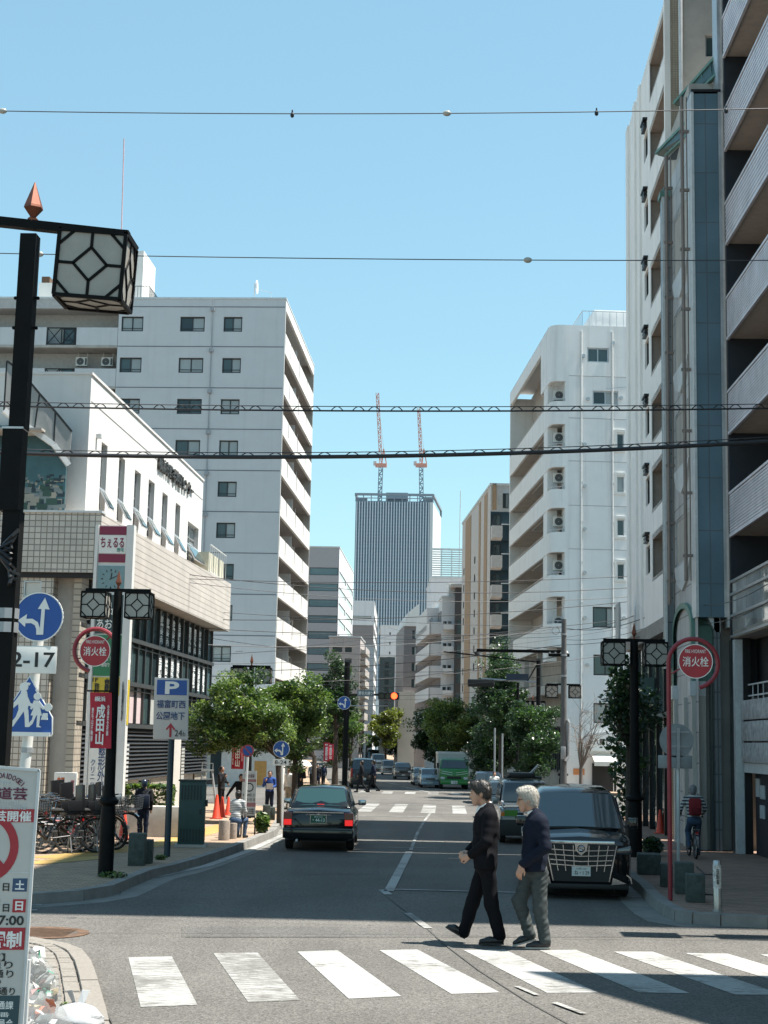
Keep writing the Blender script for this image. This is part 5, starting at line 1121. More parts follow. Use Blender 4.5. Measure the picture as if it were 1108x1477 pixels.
tp(1004, 1148, m_wht); tt(vert('野毛町整形外科'), 1030, 1144, m_navyink, (.34,.60), .008); tt(vert('クリニック'), 1096, 1146, m_navyink, (.08,.24), .0)
tp(1149, 1166, M('panel_blue', (.02,.10,.32), .4)); tt('2F', 1153, 1160, m_wht, (.45,.66), .01)
mb = MB(); w_ = xr-xl-.27
for k in range(8): mb.box(xl+.09+w_*k/8, xl+.09+w_*(k+.55)/8, .018, .02, kz(165,1150), kz(165,1147.5))
mb.build('wave_trim', MATS['panel_blue'], tT)
sd_ = MB().box(xr+.0, xr+.01, .02, .18, kz(165,1045), kz(165,980)).build('side_panel', MATS['panel_yellow'], tT)
text(tT, '整形外科クリニック', m_ink, (xr-.08, -.045, kz(190,1012)), .05, .85, .0)
# red flag banners
m_flag = M('flag_red', (.40,.015,.035), .7, var=.1, scale=3)
def flag(label, D, px0, px1, y0, y1, arm=None, small=False, shear=0.):
    a, b = P(px0, y1, D), P(px1, y0, D); t = thing('flag_banner', label, 'banner', (a.x, D, a.z), 0, 'red temple festival banners'); W_, H_ = b.x-a.x, b.z-a.z; mb = MB(); n = 6
    vs = [];
    for i in range(n+1):
        for j in range(n+1): u, v = i/n, j/n; vs.append((W_*u+shear*W_*(1-v), .03*math.sin(u*5+v*3)*(1-v*.5), H_*v))
    mb.add(vs, [(i*(n+1)+j, (i+1)*(n+1)+j, (i+1)*(n+1)+j+1, i*(n+1)+j+1) for i in range(n) for j in range(n)]); me = mb.mesh('cloth', m_flag, True); c_ = obj('cloth', me, t)
    md = None
    MB().bar((-.04, 0, H_+.02), (W_+.04, 0, H_+.02), .025).build('hanging_rod', m_lampblk, t)
    sh = lambda v: shear*W_*(1-v)
    text(t, '横浜', m_wht, (W_*.5+sh(.88), -.045, H_*.88), W_*.5, H_*.09, .02); text(t, vert('成田山'), m_wht, (W_*.5+sh(.42), -.05, H_*.42), W_*.42, H_*.72, .03)
    if not small: text(t, vert('野毛山不動尊'), m_wht, (W_*.14+sh(.4), -.05, H_*.42), W_*.1, H_*.6, .01); text(t, vert('交通安全祈願'), m_wht, (W_*.86+sh(.5), -.05, H_*.5), W_*.1, H_*.55, .01)
    return t
g = G(152, 1264, KH); flag('red temple banner hanging from the lamp post by the clinic sign', g.y-.12, 126, 161, 999, 1079, shear=.12)
flag('red temple banner hanging under the leafy left street tree', G(356, 1180, KH).y-.1, 333.5, 353, 1060, 1109)
for k, (px, D_) in enumerate(((471, 70), (477, 74), (482, 78))): flag(('nearest','middle','farthest')[k]+' of three small red banners down the left pavement', D_, px-4.5, px+4.5, 1071+k*2, 1098-k*2, small=True)
mb = None
# fire hydrant signs
def hydrant(label, base, D, cx, cy, r_in, r_out, ocx, ocy, pole_px, py0, side=-1):
    s = D/2218; b = P(pole_px, py0, D); t = thing('fire_hydrant_sign', label, 'fire hydrant sign', (b.x, D, KH), 0, 'round red fire hydrant signs'); o = Vector(t.location); c = P(cx, cy, D)-o; q = P(ocx, ocy, D)-o; R_ = r_out*s
    ang = np.linspace(PI if side < 0 else 0, -PI*.42 if side < 0 else PI*1.42, 34)
    zc = q.z
    pts = [(q.x+side*R_, .0, .0), (q.x+side*R_, 0, zc)]+[(q.x+R_*math.cos(a), 0, zc+R_*math.sin(a)) for a in ang[1:]]
    pts[0] = (pts[1][0]-(pts[1][2])*.0-0*s, 0, 0)
    MB().tube(pts, 3.2*s, 8).build('pole', m_redpole, t, True)
    for a in ((.8, 1), (3.6, 1)): MB().bar((c.x+r_in*s*math.cos(a[0]), .01, c.z+r_in*s*math.sin(a[0])), (q.x+R_*math.cos(a[0]), .0, q.z+R_*math.sin(a[0])), 2*s).build('bracket', m_redpole, t)
    d = disc(t, c, r_in*s, m_red, m_wht, -.02); text(t, '消火栓', m_wht, (c.x, -.024, c.z-.5*s), r_in*1.5*s, r_in*.58*s, .008); text(t, 'FIRE HYDRANT', m_wht, (c.x, -.024, c.z+r_in*.58*s), r_in*1.2*s, r_in*.2*s, .0)
    return t
g = G(970, 1299, KH); hydrant('red fire hydrant sign on a red hooped pole on the right pavement', g, g.y, 1003, 954, 24.5, 35, 1000, 957, 969, 1299)
hydrant('red fire hydrant sign on a hooped pole behind the left lamp post', None, 25.6, 137.5, 939, 22.5, 31, 138, 938, 108, 1260, 1)
# parking sign
g = G(240, 1236, KH); D = g.y; s = D/2218; tP = thing('parking_sign', 'white and blue underground car park sign on a dark blue pole', 'parking sign', (g.x, D, KH), 0); o = Vector(tP.location); lc = lambda px, py: P(px, py, D)-o
mb = MB(); a = lc(246.5, 1067); mb.tube([(0, .06, 0), (a.x, .06, a.z+.3)], 4.6*s, 10); mb.build('pole', M('pole_navy', (.015,.035,.05), .45, .2), tP, True)
corners = [lc(223,977), lc(272.5,979), lc(271,1067), lc(220.5,1066)]
MB().prism([(p.x, p.z) for p in corners], 0, .05, 'xz').build('panel', M('panel_cream', (.50,.475,.45), .5, var=.04), tP, bevel=.012)
MB().prism([(lc(x,y).x, lc(x,y).z) for x, y in ((227,980.5),(270,981.5),(269.5,1003),(226,1002))], -.006, -.0005, 'xz').build('blue_panel', m_blue, tP)
def pt_(st, x0, x1, y0, y1, mat, b=.01): a, b_ = lc(x0, y1), lc(x1, y0); return text(tP, st, mat, ((a.x+b_.x)/2, -.008, (a.z+b_.z)/2), b_.x-a.x, b_.z-a.z, b)
pt_('P', 238, 259, 983, 1001, m_wht, .03); pt_('福富町西', 226, 268, 1010, 1021, m_navyink, .012); pt_('公園地下', 225, 267, 1027, 1038, m_navyink, .012); pt_('24', 252, 263, 1053, 1062, m_ink, .0); pt_('h', 264, 267.5, 1055.5, 1062, m_ink, 0)
a = lc(246, 1054); mb = MB(); mb.prism([(a.x+x*s, a.z+z*s) for x, z in ((0,11),(-7,2),(-5,1),(-1.6,5),(-1.6,-9),(1.6,-9),(1.6,5),(5,1),(7,2))], -.008, -.002, 'xz'); mb.build('arrow', m_red, tP)
# small signs by the left kerb
def post_sign(name, label, cat, px, py, top, fn, D=None, polew=3., zb=KH, leanpx=0):
    g = G(px, py, zb); D = g.y; s = D/2218; t = thing(name, label, cat, (g.x, D, zb), 0); o = Vector(t.location); lc = lambda a, b: P(a, b, D)-o; e = lc(px+leanpx, top)
    MB().tube([(0, .04, 0), (e.x, .04, e.z)], polew*s, 8).build('pole', m_polew, t, True); fn(t, lc, s); return t
def nopark(t, lc, s):
    c = lc(357.5, 1083); r = 8.8*s; MB().lathe([(r,0),(r,.01)], (c.x,-.01,c.z), 28, 'y').build('sign_disc', M('sign_rim_red', (.35,.05,.06), .5), t); MB().lathe([(r*.76,-.003),(r*.76,-.0005)], (c.x,-.01,c.z), 28, 'y').build('sign_centre', m_blue, t)
    mb = MB(); mb.bar((c.x-r*.56,-.0145,c.z+r*.56), (c.x+r*.56,-.0145,c.z-r*.56), r*.2, .003, (0,1,0)); mb.build('sign_bar', MATS['sign_rim_red'], t)
post_sign('no_parking_sign', 'round no parking sign on a thin pole by the seated woman', 'no parking sign', 351, 1206, 1092, nopark, polew=1.9, leanpx=6)
def dirsign(t, lc, s):
    c = lc(406, 1080.5); r = 11.8*s; disc(t, c, r, m_blue, m_wht, -.01); arrows(t, c, r, -.011); c = lc(405, 1099.5); p = MB().box(c.x-11.5*s, c.x+11.5*s, -.01, 0, c.z-4.6*s, c.z+4.6*s).build('time_plate', m_wht, t); text(p, '8-24', m_ink, (c.x, -.012, c.z), 17*s, 5.5*s, .01)
post_sign('traffic_sign', 'small blue arrow sign with an 8-24 plate in front of the left tree trunk', 'traffic sign', 407, 1195, 1090, dirsign, polew=1.7)
def backsign(t, lc, s):
    c = lc(976, 1068); r = 24*s; MB().lathe([(r,0),(r,.012)], (c.x,.0,c.z), 32, 'y').build('sign_disc', M('sign_back', (.24,.26,.27), .5, .4, var=.15), t); 
    for dz in (.5, -.35): MB().box(c.x-r*.45, c.x+r*.75, -.02, -.002, c.z+r*dz-.015, c.z+r*dz+.015).build('mount_rail', m_galv, t)
    c = lc(974, 1099); MB().box(c.x-24*s, c.x+24*s, 0, .012, c.z-9*s, c.z+9*s).build('plate', MATS['sign_back'], t, bevel=.004); MB().bar((lc(978,1110).x,-.03,lc(978,1110).z), (lc(978,1050).x,-.03,lc(978,1050).z), .05).build('mount_pole', m_galv, t)
post_sign('traffic_sign', 'round traffic sign seen from its grey back behind the red hydrant pole', 'traffic sign', 979, 1262, 1046, backsign, polew=2.4)
# notice board down the street
D = G(352, 1198, KH).y; s = D/2218; g = G(352, 1205, KH); D = g.y; s = D/2218; t = thing('notice_board', 'leaning festival notice board beside the seated woman', 'notice board', (g.x, D+.25, KH), 0); o = Vector(t.location); lc = lambda a, b: P(a, b, D)-o
MB().prism([(lc(x,y).x, lc(x,y).z) for x, y in ((348,1113),(368.5,1112),(366,1180),(345,1180))], 0, .03, 'xz').build('panel', MATS['board_white'], t)
mb = MB(); mb.bar((lc(346,1180).x,.02,lc(346,1180).z), (lc(346,1180).x,.02,0), .03); mb.bar((lc(366,1180).x,.02,lc(366,1180).z), (lc(366,1180).x,.02,0), .03); mb.build('leg', m_black, t)
def blk(x0, x1, y0, y1, m_): MB().box(lc(x0,y0).x, lc(x1,y0).x, -.004, 0, lc(x0,y1).z, lc(x0,y0).z).build('print_block', m_, t)
m_fr = M('print_faded_red', (.30,.13,.13), .6, var=0); blk(347.5,368,1124,1128,m_fr); blk(346,367,1158,1164,m_fr); blk(345.5,366,1177,1180,m_ink)
c = lc(357.5, 1136); MB().ring((c.x,0,c.z), 4.8*s, 6.4*s, -.004, 0, 24).build('no_entry_ring', m_ink, t)
def tx_(st, x0, x1, y0, y1, m_): a, b = lc(x0,y1), lc(x1,y0); text(t, st, m_, ((a.x+b.x)/2, -.005, (a.z+b.z)/2), b.x-a.x, b.z-a.z, .01)
tx_('野毛大道芸', 351, 365, 1117, 1122, m_mar); tx_('4月20日 土', 348, 366, 1145, 1149, m_ink); tx_('4月21日 日', 348, 366, 1152, 1156, m_ink)
for y in (1167, 1170, 1173): tx_('野毛本通り中央通り', 347, 365, y, y+2, m_ink)
# utility cabinet
g = G(276, 1222, KH); s = g.y/2218; t = thing('utility_cabinet', 'dark green louvred utility cabinet on the left pavement', 'utility cabinet', (g.x-.02, g.y, KH), .10); W_, H_ = 37*s, 92*s; m_cab = M('cabinet_green', (.018,.055,.05), .45, var=.1); m_cab2 = M('cabinet_dark', (.008,.022,.021), .5)
MB().box(-W_/2-.05, W_/2+.05, -.05, .42, 0, .05).build('plinth', m_conc, t); MB().box(-W_/2, W_/2, 0, .36, .05, H_).build('body', m_cab, t, bevel=.012); MB().box(-W_/2-.02, W_/2+.02, -.02, .38, H_, H_+.03).build('lid', m_cab2, t)
for z0, z1 in ((.1, .34), (H_-.34, H_-.07)):
    for k in range(7): MB().box(-W_/2+.04+k*(W_-.08)/7, -W_/2+.04+(k+.6)*(W_-.08)/7, -.008, .002, z0, z1).build('louvre', m_cab2, t)
    MB().box(W_/2-.003, W_/2+.006, .05, .3, z0, z1).build('louvre_panel', m_cab2, t)
MB().box(W_/2-.1, W_/2-.05, -.02, 0, H_*.5, H_*.58).build('handle', m_cab2, t); MB().box(W_/2, W_/2+.05, .05, .12, H_*.62, H_*.72).build('lock_box', m_cab2, t)
# stone blocks, bollards
m_stone = M('green_stone', (.05,.065,.058), .75, var=.35, scale=14, bump=.4); m_drum = M('buff_stone', (.30,.245,.20), .8, var=.25, scale=18, bump=.4)
def block_seat(label, px, py, wpx, hpx, dep=.3, rz=.1, grp='dark stone seat blocks'):
    g = G(px, py, KH); s = g.y/2218; t = MB().box(-wpx*s/2, wpx*s/2, 0, dep, 0, hpx*s).build('stone_block', m_stone, None, bevel=.012, loc=(g.x, g.y, KH), rz=rz); return tag(t, label, 'stone block', grp)
block_seat('taller of the two stone blocks left of the parking sign pole', 196, 1249, 23.5, 45); block_seat('shorter of the two stone blocks left of the parking sign pole', 211.5, 1246, 14, 33)
block_seat('stone block beside the blue shirted worker', 384, 1184, 10.5, 22); block_seat('low stone block at the foot of the left tree trunk', 392.5, 1183, 8, 18)
block_seat('stone block left of the red hydrant pole', 962, 1280, 17, 32, .3, -.1); block_seat('stone block behind the red hydrant pole', 988, 1290, 26, 43, .3, -.1); block_seat('low stone block nearest the steel bollard', 1004, 1302, 26, 38, .3, -.1)
def drum(label, px, py, wpx, hpx):
    g = G(px, py, KH); s = g.y/2218; r = wpx*s/2; o = MB().lathe([(r,0),(r,hpx*s-.02),(r*.95,hpx*s)], n=20).build('stone_bollard', m_drum, None, True, loc=(g.x, g.y, KH)); tag(o, label, 'bollard', 'round stone bollards')
drum('round stone bollard in front of the seated woman', 323, 1212, 16, 28); drum('round stone bollard the woman is seated on', 336, 1210, 11, 22)
g = G(1035, 1315, KH); s = g.y/2218; t = thing('steel_bollard', 'stainless steel bollard with a worn sticker on the right pavement', 'bollard', (g.x, g.y, KH), 0); r = 5.6*s; MB().lathe([(r,0),(r,68*s),(r*.8,70*s)], n=20).build('post', M('stainless', (.42,.42,.42), .3, .9, var=.1), t, True); MB().lathe([(r*1.03,32*s),(r*1.03,64*s)], n=20).build('sticker', M('sticker_white', (.5,.5,.47), .6, var=.5, scale=30), t, True); text(t, vert('自転車'), m_ink, (0, -r*1.08, 48*s), r*.8, 22*s, .01); MB().lathe([(r*1.2,0),(r*1.2,.02)], n=20).build('base_ring', m_galv, t)
# chains between bollard and blocks
gA_, gB_ = G(985, 1270, .5), G(1030, 1275, .5)
mb = MB(); q = [G(1006,1296,KH), G(1030,1309,KH)]
for z in (.42, .16): mb.tube([(q[0].x, q[0].y, KH+z), ((q[0].x+q[1].x)/2, (q[0].y+q[1].y)/2, KH+z-.05), (q[1].x, q[1].y, KH+z)], .012, 6)
tag(mb.build('chain', m_black, None), 'pair of dark chains slung from the stone block to the steel bollard', 'chain')
# traffic cones
def cone_mesh():
    pass
def cone(label, px, py, hpx, z=KH, rz=0.):
    g = G(px, py, z); s = g.y/2218; h = hpx*s; t = thing('traffic_cone', label, 'traffic cone', (g.x, g.y, z), rz, 'orange traffic cones', h)
    def c1(): return MB().lathe([(.19,.04),(.175,.06),(.05,.97),(.035,1.0)], n=20).mesh('cone_body', M('cone_orange', (.60,.05,.02), .5, var=.1), True)
    def c2(): return MB().box(-.24,.24,-.24,.24,0,.04).mesh('cone_base', MATS['cone_orange'])
    def c3(): return MB().lathe([(.123,.42),(.098,.62)], n=20).mesh('reflective_band', M('cone_band', (.55,.20,.15), .4, var=.05), True)
    obj('cone_body', wmesh('cone1', c1), t); obj('cone_base', wmesh('cone2', c2), t); obj('reflective_band', wmesh('cone3', c3), t)
cone('orange cone beside the foot of the clinic tower sign', 178, 1211, 41); cone('red cone behind the helmeted cyclist', 225, 1202, 27); cone('cone under the stepladder on the left', 312, 1181, 34); cone('cone leaning right of the stepladder', 320, 1179, 29); cone('rearmost cone behind the stepladder', 329, 1176, 26); cone('lone orange cone on the right pavement', 952.5, 1202, 33)
# stepladder
g = G(297, 1180, KH); s = g.y/2218; t = thing('stepladder', 'open aluminium stepladder among the orange cones', 'stepladder', (g.x, g.y, KH), .2); H_ = 66*s; mb = MB()
for x in (-1, 1): MB().bar((x*.30, -.25, 0), (x*.12, 0, H_), .035).build('leg', m_alu, t); MB().bar((x*.30, .5, 0), (x*.12, .05, H_), .03).build('leg', m_alu, t)
for k in range(1, 6): f = k/6; MB().box(-.30+.18*f, .30-.18*f, -.25+.25*f-.03, -.25+.25*f+.03, H_*f-.012, H_*f+.012).build('step', m_alu, t)
MB().box(-.16, .16, -.05, .12, H_, H_+.04).build('top_platform', m_alu, t); MB().bar((-.14,.05,H_+.04),(-.14,.05,H_+.2),.02).bar((.14,.05,H_+.04),(.14,.05,H_+.2),.02).bar((-.14,.05,H_+.2),(.14,.05,H_+.2),.02).build('hand_hoop', m_alu, t)
# sandbags and signal/planter pieces
for k, (px, py, w_) in enumerate(((247, 1176, 10), (254, 1180, 12), (242, 1181, 9))):
    g = G(px, py, KH); s = g.y/2218; o = MB().ball((0,0,w_*s*.3), w_*s*.5, 12, (1,.7,.6)).build('sandbag', m_whiteW, None, True, loc=(g.x, g.y, KH)); tag(o, ['white sandbag leaning on the tiled wall', 'largest white sandbag of three by the tiled wall', 'small white sandbag nearest the cyclist'][k], 'sandbag', 'white sandbags')
# A-frame restaurant sign by the bikes
g = G(70, 1205, KH); s = g.y/2218; t = thing('shop_sign_board', 'small white sign board with red lettering behind the bicycles', 'sign board', (g.x, g.y+1.2, KH), .2); MB().box(-.24,.24,0,.25,0,1.25).build('body', m_wht, t, bevel=.01); text(t, '寿司', M('ink_orange', (.5,.12,.03), .5, var=0), (-.1,-.003,1.0), .16, .34, .03); text(t, vert('営業中'), m_red, (.15,-.003,.9), .08, .4, .02)
# traffic signal with arm and street-name plate
g = G(493, 1146, KH); D = 63.; s = D/2218; o = P(497, 1140, D); t = thing('traffic_signal', 'left traffic signal on a long arm showing a red light', 'traffic signal', (o.x, D, 0), 0, 'traffic signals'); o = Vector(t.location); lc = lambda a, b: P(a, b, D)-o
mb = MB(); mb.tube([(0,0,0),(0,0,lc(497,955).z)], 4.2*s, 10); mb.build('pole', m_lampblk, t, True); MB().tube([(0,0,lc(500,1002).z),(lc(575,1000).x,0,lc(575,1002).z)], 1.6*s, 8).build('arm', m_lampblk, t); MB().tube([(0,0,lc(500,1018).z),(lc(560,1018).x,0,lc(560,1018).z)], .8*s, 6).build('lower_arm', m_galv, t)
a = lc(570, 1004); MB().box(a.x-24*s, a.x+6*s, -.12, .12, a.z-5.4*s, a.z+5.4*s).build('signal_housing', m_black, t, bevel=.05)
MB().lathe([(4.4*s,-.02),(4.4*s,0)], (a.x-1.2*s,-.125,a.z), 20, 'y').build('red_lamp', M('signal_red_lit', (.5,.03,.01), .4, var=0, emit=(1,.06,.015,2.2)), t)
for k in (1, 2): MB().lathe([(4.0*s,-.02),(4.0*s,0)], (a.x-1.2*s-k*9*s,-.125,a.z), 20, 'y').build('dark_lamp', M('signal_dark', (.02,.025,.02), .2), t)
for k in range(3): MB().ring((a.x-1.2*s-k*9*s,-.125,a.z), 4.5*s, 5.1*s, -.22, 0, 16, a0=0, a1=PI).build('visor', m_black, t)
b = lc(527.5, 1000); pl = MB().box(b.x-12*s, b.x+12*s, -.08, -.04, b.z-4.5*s, b.z+4.5*s).build('name_plate', M('plate_slate', (.12,.15,.17), .4), t); text(pl, '野毛大通り', m_wht, (b.x,-.083,b.z), 20*s, 5*s, .01)
b = lc(497, 1014); disc(t, b, 9.5*s, m_blue, m_wht, -.2); arrows(t, b, 9.5*s, -.202)
# right-hand signal seen from the side with its dark arm
D = 60.; s = D/2218; o = P(776, 1150, D); t = thing('traffic_signal', 'right traffic signal with dark hooded lamps on an arm over the road', 'traffic signal', (o.x, D, 0), 0, 'traffic signals'); o = Vector(t.location); lc = lambda a, b: P(a, b, D)-o
MB().tube([(0,0,0),(0,0,lc(776,950).z)], 3.2*s, 10).build('pole', m_lampblk, t, True); MB().tube([(0,0,lc(776,984).z),(lc(695,979).x,0,lc(695,979).z)], 1.3*s, 8).build('arm', m_galv, t); MB().box(lc(686,0).x, lc(722,0).x, -.1, .12, lc(704,991).z, lc(704,980).z).build('signal_housing', m_black, t, bevel=.05)
MB().box(lc(738,0).x, lc(768,0).x, -.05, .0, lc(750,981).z, lc(750,972).z).build('name_plate', M('plate_navy', (.01,.025,.05), .4), t); MB().tube([(lc(686,940).x,-.1,lc(686,940).z),(lc(690,946).x,-.1,lc(690,946).z)], 3*s, 8).build('camera_box', m_black, t)
for a_, b_ in (((775,955),(640,940)),((775,958),(760,984))): MB().bar(lc(*a_), lc(*b_), .05).build('stay', m_lampblk, t)
# utility pole on the right with transformer box and conduit
g = G(813, 1172, KH); D = g.y; s = D/2218; t = thing('utility_pole', 'thick concrete utility pole carrying street wires on the right pavement', 'utility pole', (g.x, D, KH), 0); o = Vector(t.location); lc = lambda a, b: P(a, b, D)-o; zt_ = lc(812, 893).z
MB().lathe([(5.0*s,0),(3.6*s,zt_)], n=14).build('post', M('pole_concrete', (.10,.10,.10), .7, var=.2, scale=3), t, True)
for y in (915, 945, 975): z = lc(812,y).z; MB().lathe([(4.6*s,z-.03),(4.6*s,z+.03)], n=14).build('band', m_galv, t)
MB().box(-4.5*s, 2*s, -.32, -.16, lc(812,1095).z, lc(812,1077).z).build('meter_box', m_galv, t, bevel=.015); MB().tube([(4.5*s,-.05,lc(812,1038).z),(7*s,-.05,lc(812,1042).z),(6.5*s,-.05,lc(812,1090).z),(2*s,-.1,lc(812,1098).z)], .05, 8).build('conduit', m_galv, t)
for y, a_, b_ in ((945, -22, 8), (940, -125, -4)): z = lc(812,y).z; MB().bar((a_*s, .05, z), (b_*s, .05, z), .09).build('crossarm', m_lampblk, t)
for k in range(4): MB().lathe([(.04,0),(.06,.05),(.03,.12)], (-20*s+k*8*s, .05, lc(812,944).z), 8).build('insulator', m_steel, t)
mb = MB(); zc_ = lc(812,910).z; mb.ring((-12*s,0,zc_), 5*s, 5.5*s, -.02, .02, 20); mb.build('cable_coil', m_black, t)
# second wooden-looking post deep right
g = G(775, 1160, KH)
for px, py, yt in ((746, 1128, 985), (713, 1128, 1050), (724, 1128, 1058)):
    g = G(px, 1150, KH); z = ZAT(px, yt, g.y); o = MB().tube([(0,0,0),(0,0,z-KH)], .06 if px > 730 else .035, 8).build('sign_post', m_lampblk if px > 730 else m_galv, None, True, loc=(g.x, g.y, KH)); tag(o, {746:'dark slim post under the right trees', 713:'left thin grey post near the white shirted cyclist', 724:'right thin grey post near the white shirted cyclist'}[px], 'post')
# ================================================================ TREES AND PLANTS
LEAF = [Mleaf('leaf_mid', (.075,.125,.036)), Mleaf('leaf_light', (.15,.20,.065)), Mleaf('leaf_dark', (.026,.058,.024))]
LEAFY = [Mleaf('leaf_yellowgreen', (.17,.19,.035)), Mleaf('leaf_olive', (.11,.13,.03)), Mleaf('leaf_dull', (.06,.08,.025))]
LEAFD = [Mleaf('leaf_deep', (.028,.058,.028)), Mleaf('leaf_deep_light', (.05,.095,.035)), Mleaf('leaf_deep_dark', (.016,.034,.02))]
m_bark = M('bark', (.055,.042,.032), .9, var=.35, scale=14, bump=.5); m_barkl = M('bark_grey', (.16,.13,.11), .9, var=.3, scale=14, bump=.4)
def leaves(name, pts, size, mats, parent, flat=.5, tone=None):
    """pts (n,3) leaf centres; every leaf a small folded quad"""
    n = len(pts); rng = np.random.default_rng(n)
    t = rng.normal(size=(n,3)); t[:,2] *= .6; t[:,2] -= .3; t /= np.linalg.norm(t, axis=1)[:,None]
    u = rng.normal(size=(n,3)); u[:,2] *= flat; u -= t*(u*t).sum(1)[:,None]; u /= np.linalg.norm(u, axis=1)[:,None]
    s = size*rng.uniform(.6, 1.35, n)[:,None]; a = pts-t*s*.5; b = pts+u*s*.30; c = pts+t*s*.62; d = pts-u*s*.30
    V = np.stack([a,b,c,d], 1).reshape(-1,3); me = bpy.data.meshes.new(name); me.vertices.add(4*n); me.vertices.foreach_set('co', V.ravel().astype(np.float32))
    me.loops.add(4*n); me.loops.foreach_set('vertex_index', np.arange(4*n, dtype=np.int32)); me.polygons.add(n); me.polygons.foreach_set('loop_start', np.arange(0, 4*n, 4, dtype=np.int32))
    for m in mats: me.materials.append(m)
    mi = rng.choice(3, n, p=(.5,.27,.23)); mi = np.where(rng.random(n) < .6, tone, mi) if tone is not None else mi; me.polygons.foreach_set('material_index', mi.astype(np.int32)); me.update(); me.validate()
    return obj(name, me, parent)
def tree(label, base, h, crown_c, crown_r, nleaf, leaf=.10, mats=LEAF, trunk_r=.12, nclump=40, seed=1, lean=(0,0), bark=m_bark, bare=False, group='street trees', fill=.55, nbr=9, bz=KH):
    rng = np.random.default_rng(seed); t = thing('street_tree', label, 'tree', (base.x, base.y, bz), 0, group)
    cc = np.array(crown_c, float); cr = np.array(crown_r, float)
    fork = np.array([lean[0]*.4, lean[1]*.4, max(.4, cc[2]-cr[2]*.75)])
    mb = MB(); mb.tube([(0,0,-.05), (lean[0]*.1, 0, fork[2]*.4), tuple(fork)], [trunk_r*1.25, trunk_r, trunk_r*.8], 10); mb.build('trunk', bark, t, True)
    ce = []
    for i in range(nclump):
        d = rng.normal(size=3); d /= np.linalg.norm(d); r = rng.uniform(.2, 1)**.5*(.84+.20*math.sin(3*math.atan2(d[0], d[2])+seed)+.14*math.sin(5*math.atan2(d[1], d[0])+2*seed)); ce.append(cc+d*cr*r*.92-np.array([0, 0, .12*cr[2]*rng.random()]))
    ce = np.array(ce)
    mb = MB()
    for i in rng.choice(nclump, min(nbr*2, nclump), replace=False):
        e = ce[i]; m_ = fork+(e-fork)*.5+rng.normal(size=3)*.12*cr.mean(); m_[2] += .1*cr[2]
        k = 1 if i % 3 else 1.6
        mb.tube([tuple(fork-np.array([0,0,.05])), tuple(m_), tuple(e)], [trunk_r*.45*k*.7, trunk_r*.25*k*.7, trunk_r*.06], 5)
        if bare:
            for j in range(6):
                q = m_+(e-m_)*rng.uniform(.1, .95); d = (e-m_)*.35+rng.normal(size=3)*.3*cr.mean(); d[2] = abs(d[2]); mb.tube([tuple(q), tuple(q+d*.5), tuple(q+d)], [trunk_r*.1, trunk_r*.06, .004], 4)
    mb.build('limb', bark, t, True)
    if nleaf:
        wts = rng.uniform(.5, 1.5, nclump); ids = rng.choice(nclump, nleaf, p=wts/wts.sum()); rad = cr.mean()*(.30 if nclump < 60 else .235)*rng.uniform(.6, 1.3, nclump)
        off = rng.normal(size=(nleaf,3)); off /= np.linalg.norm(off, axis=1)[:,None]; off *= (rng.uniform(.15, 1, nleaf)**.5)[:,None]*rad[ids][:,None]; off[:,2] *= .7
        leaves('crown', ce[ids]+off, leaf, mats, t, tone=rng.choice(3, nclump, p=(.45,.3,.25))[ids])
    return t
def tree_px(label, bx, by, cx, cy, rx, ry, n, dep=None, D=None, leaf_px=3.2, **k):
    """trunk foot at bx,by; crown ellipse centre and radii as surveyed"""
    g = G(bx, by, KH); 
    if D: g = Vector((P(bx, by, D).x, D, KH))
    s = g.y/2218; c = P(cx, cy, g.y); r = (rx*s, (dep or (rx+ry)/2)*s, ry*s)
    return tree(label, g, 0, (c.x-g.x, 0, c.z-KH), r, n, leaf_px*s*1.45, trunk_r=k.pop('tr', 5)*s, **k)
tree_px('sunlit leafy street tree in front of the clinic building on the left', 405, 1188, 348, 1032, 80, 74, 38000, nclump=150, seed=2, tr=5, lean=(-.3,0), leaf_px=2.8)
tree_px('second sunlit street tree reaching over the taxi', 424, 1172, 428, 1026, 58, 76, 26000, nclump=120, seed=5, tr=4.5, leaf_px=2.7)
tree_px('low spreading street tree between the two sunlit ones', 452, 1160, 400, 1052, 62, 48, 14000, nclump=80, seed=31, tr=4, leaf_px=2.6)
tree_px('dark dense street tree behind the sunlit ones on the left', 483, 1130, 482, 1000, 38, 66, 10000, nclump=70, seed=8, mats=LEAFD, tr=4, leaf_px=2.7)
tree_px('lower left street tree beyond the signal pole', 505, 1122, 490, 1050, 38, 50, 11000, nclump=46, seed=9, mats=LEAF, tr=2.4, leaf_px=2.4)
tree_px('yellowish young tree far down the left pavement', 556, 1106, 557, 1046, 26, 32, 5000, nclump=40, seed=12, mats=LEAFY, tr=1.8, leaf_px=2.2)
tree_px('small yellow green tree beside the far vans', 528, 1104, 536, 1068, 18, 14, 1600, nclump=14, seed=13, mats=LEAFY, tr=1.3, leaf_px=2.0)
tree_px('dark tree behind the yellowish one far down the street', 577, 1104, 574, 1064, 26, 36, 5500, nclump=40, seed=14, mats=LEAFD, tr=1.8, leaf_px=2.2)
tree_px('bare brown sapling between the far trees', 594, 1106, 594, 1060, 13, 28, 0, nclump=18, seed=15, bare=True, bark=m_barkl, tr=1.4)
tree_px('broad sunlit tree above the green truck', 655, 1122, 652, 1043, 54, 58, 22000, nclump=100, seed=17, tr=3.6, leaf_px=2.3)
tree_px('dark round tree at the left of the green truck', 628, 1118, 622, 1052, 34, 50, 8500, nclump=50, seed=18, mats=LEAFD, tr=2.4, leaf_px=2.5)
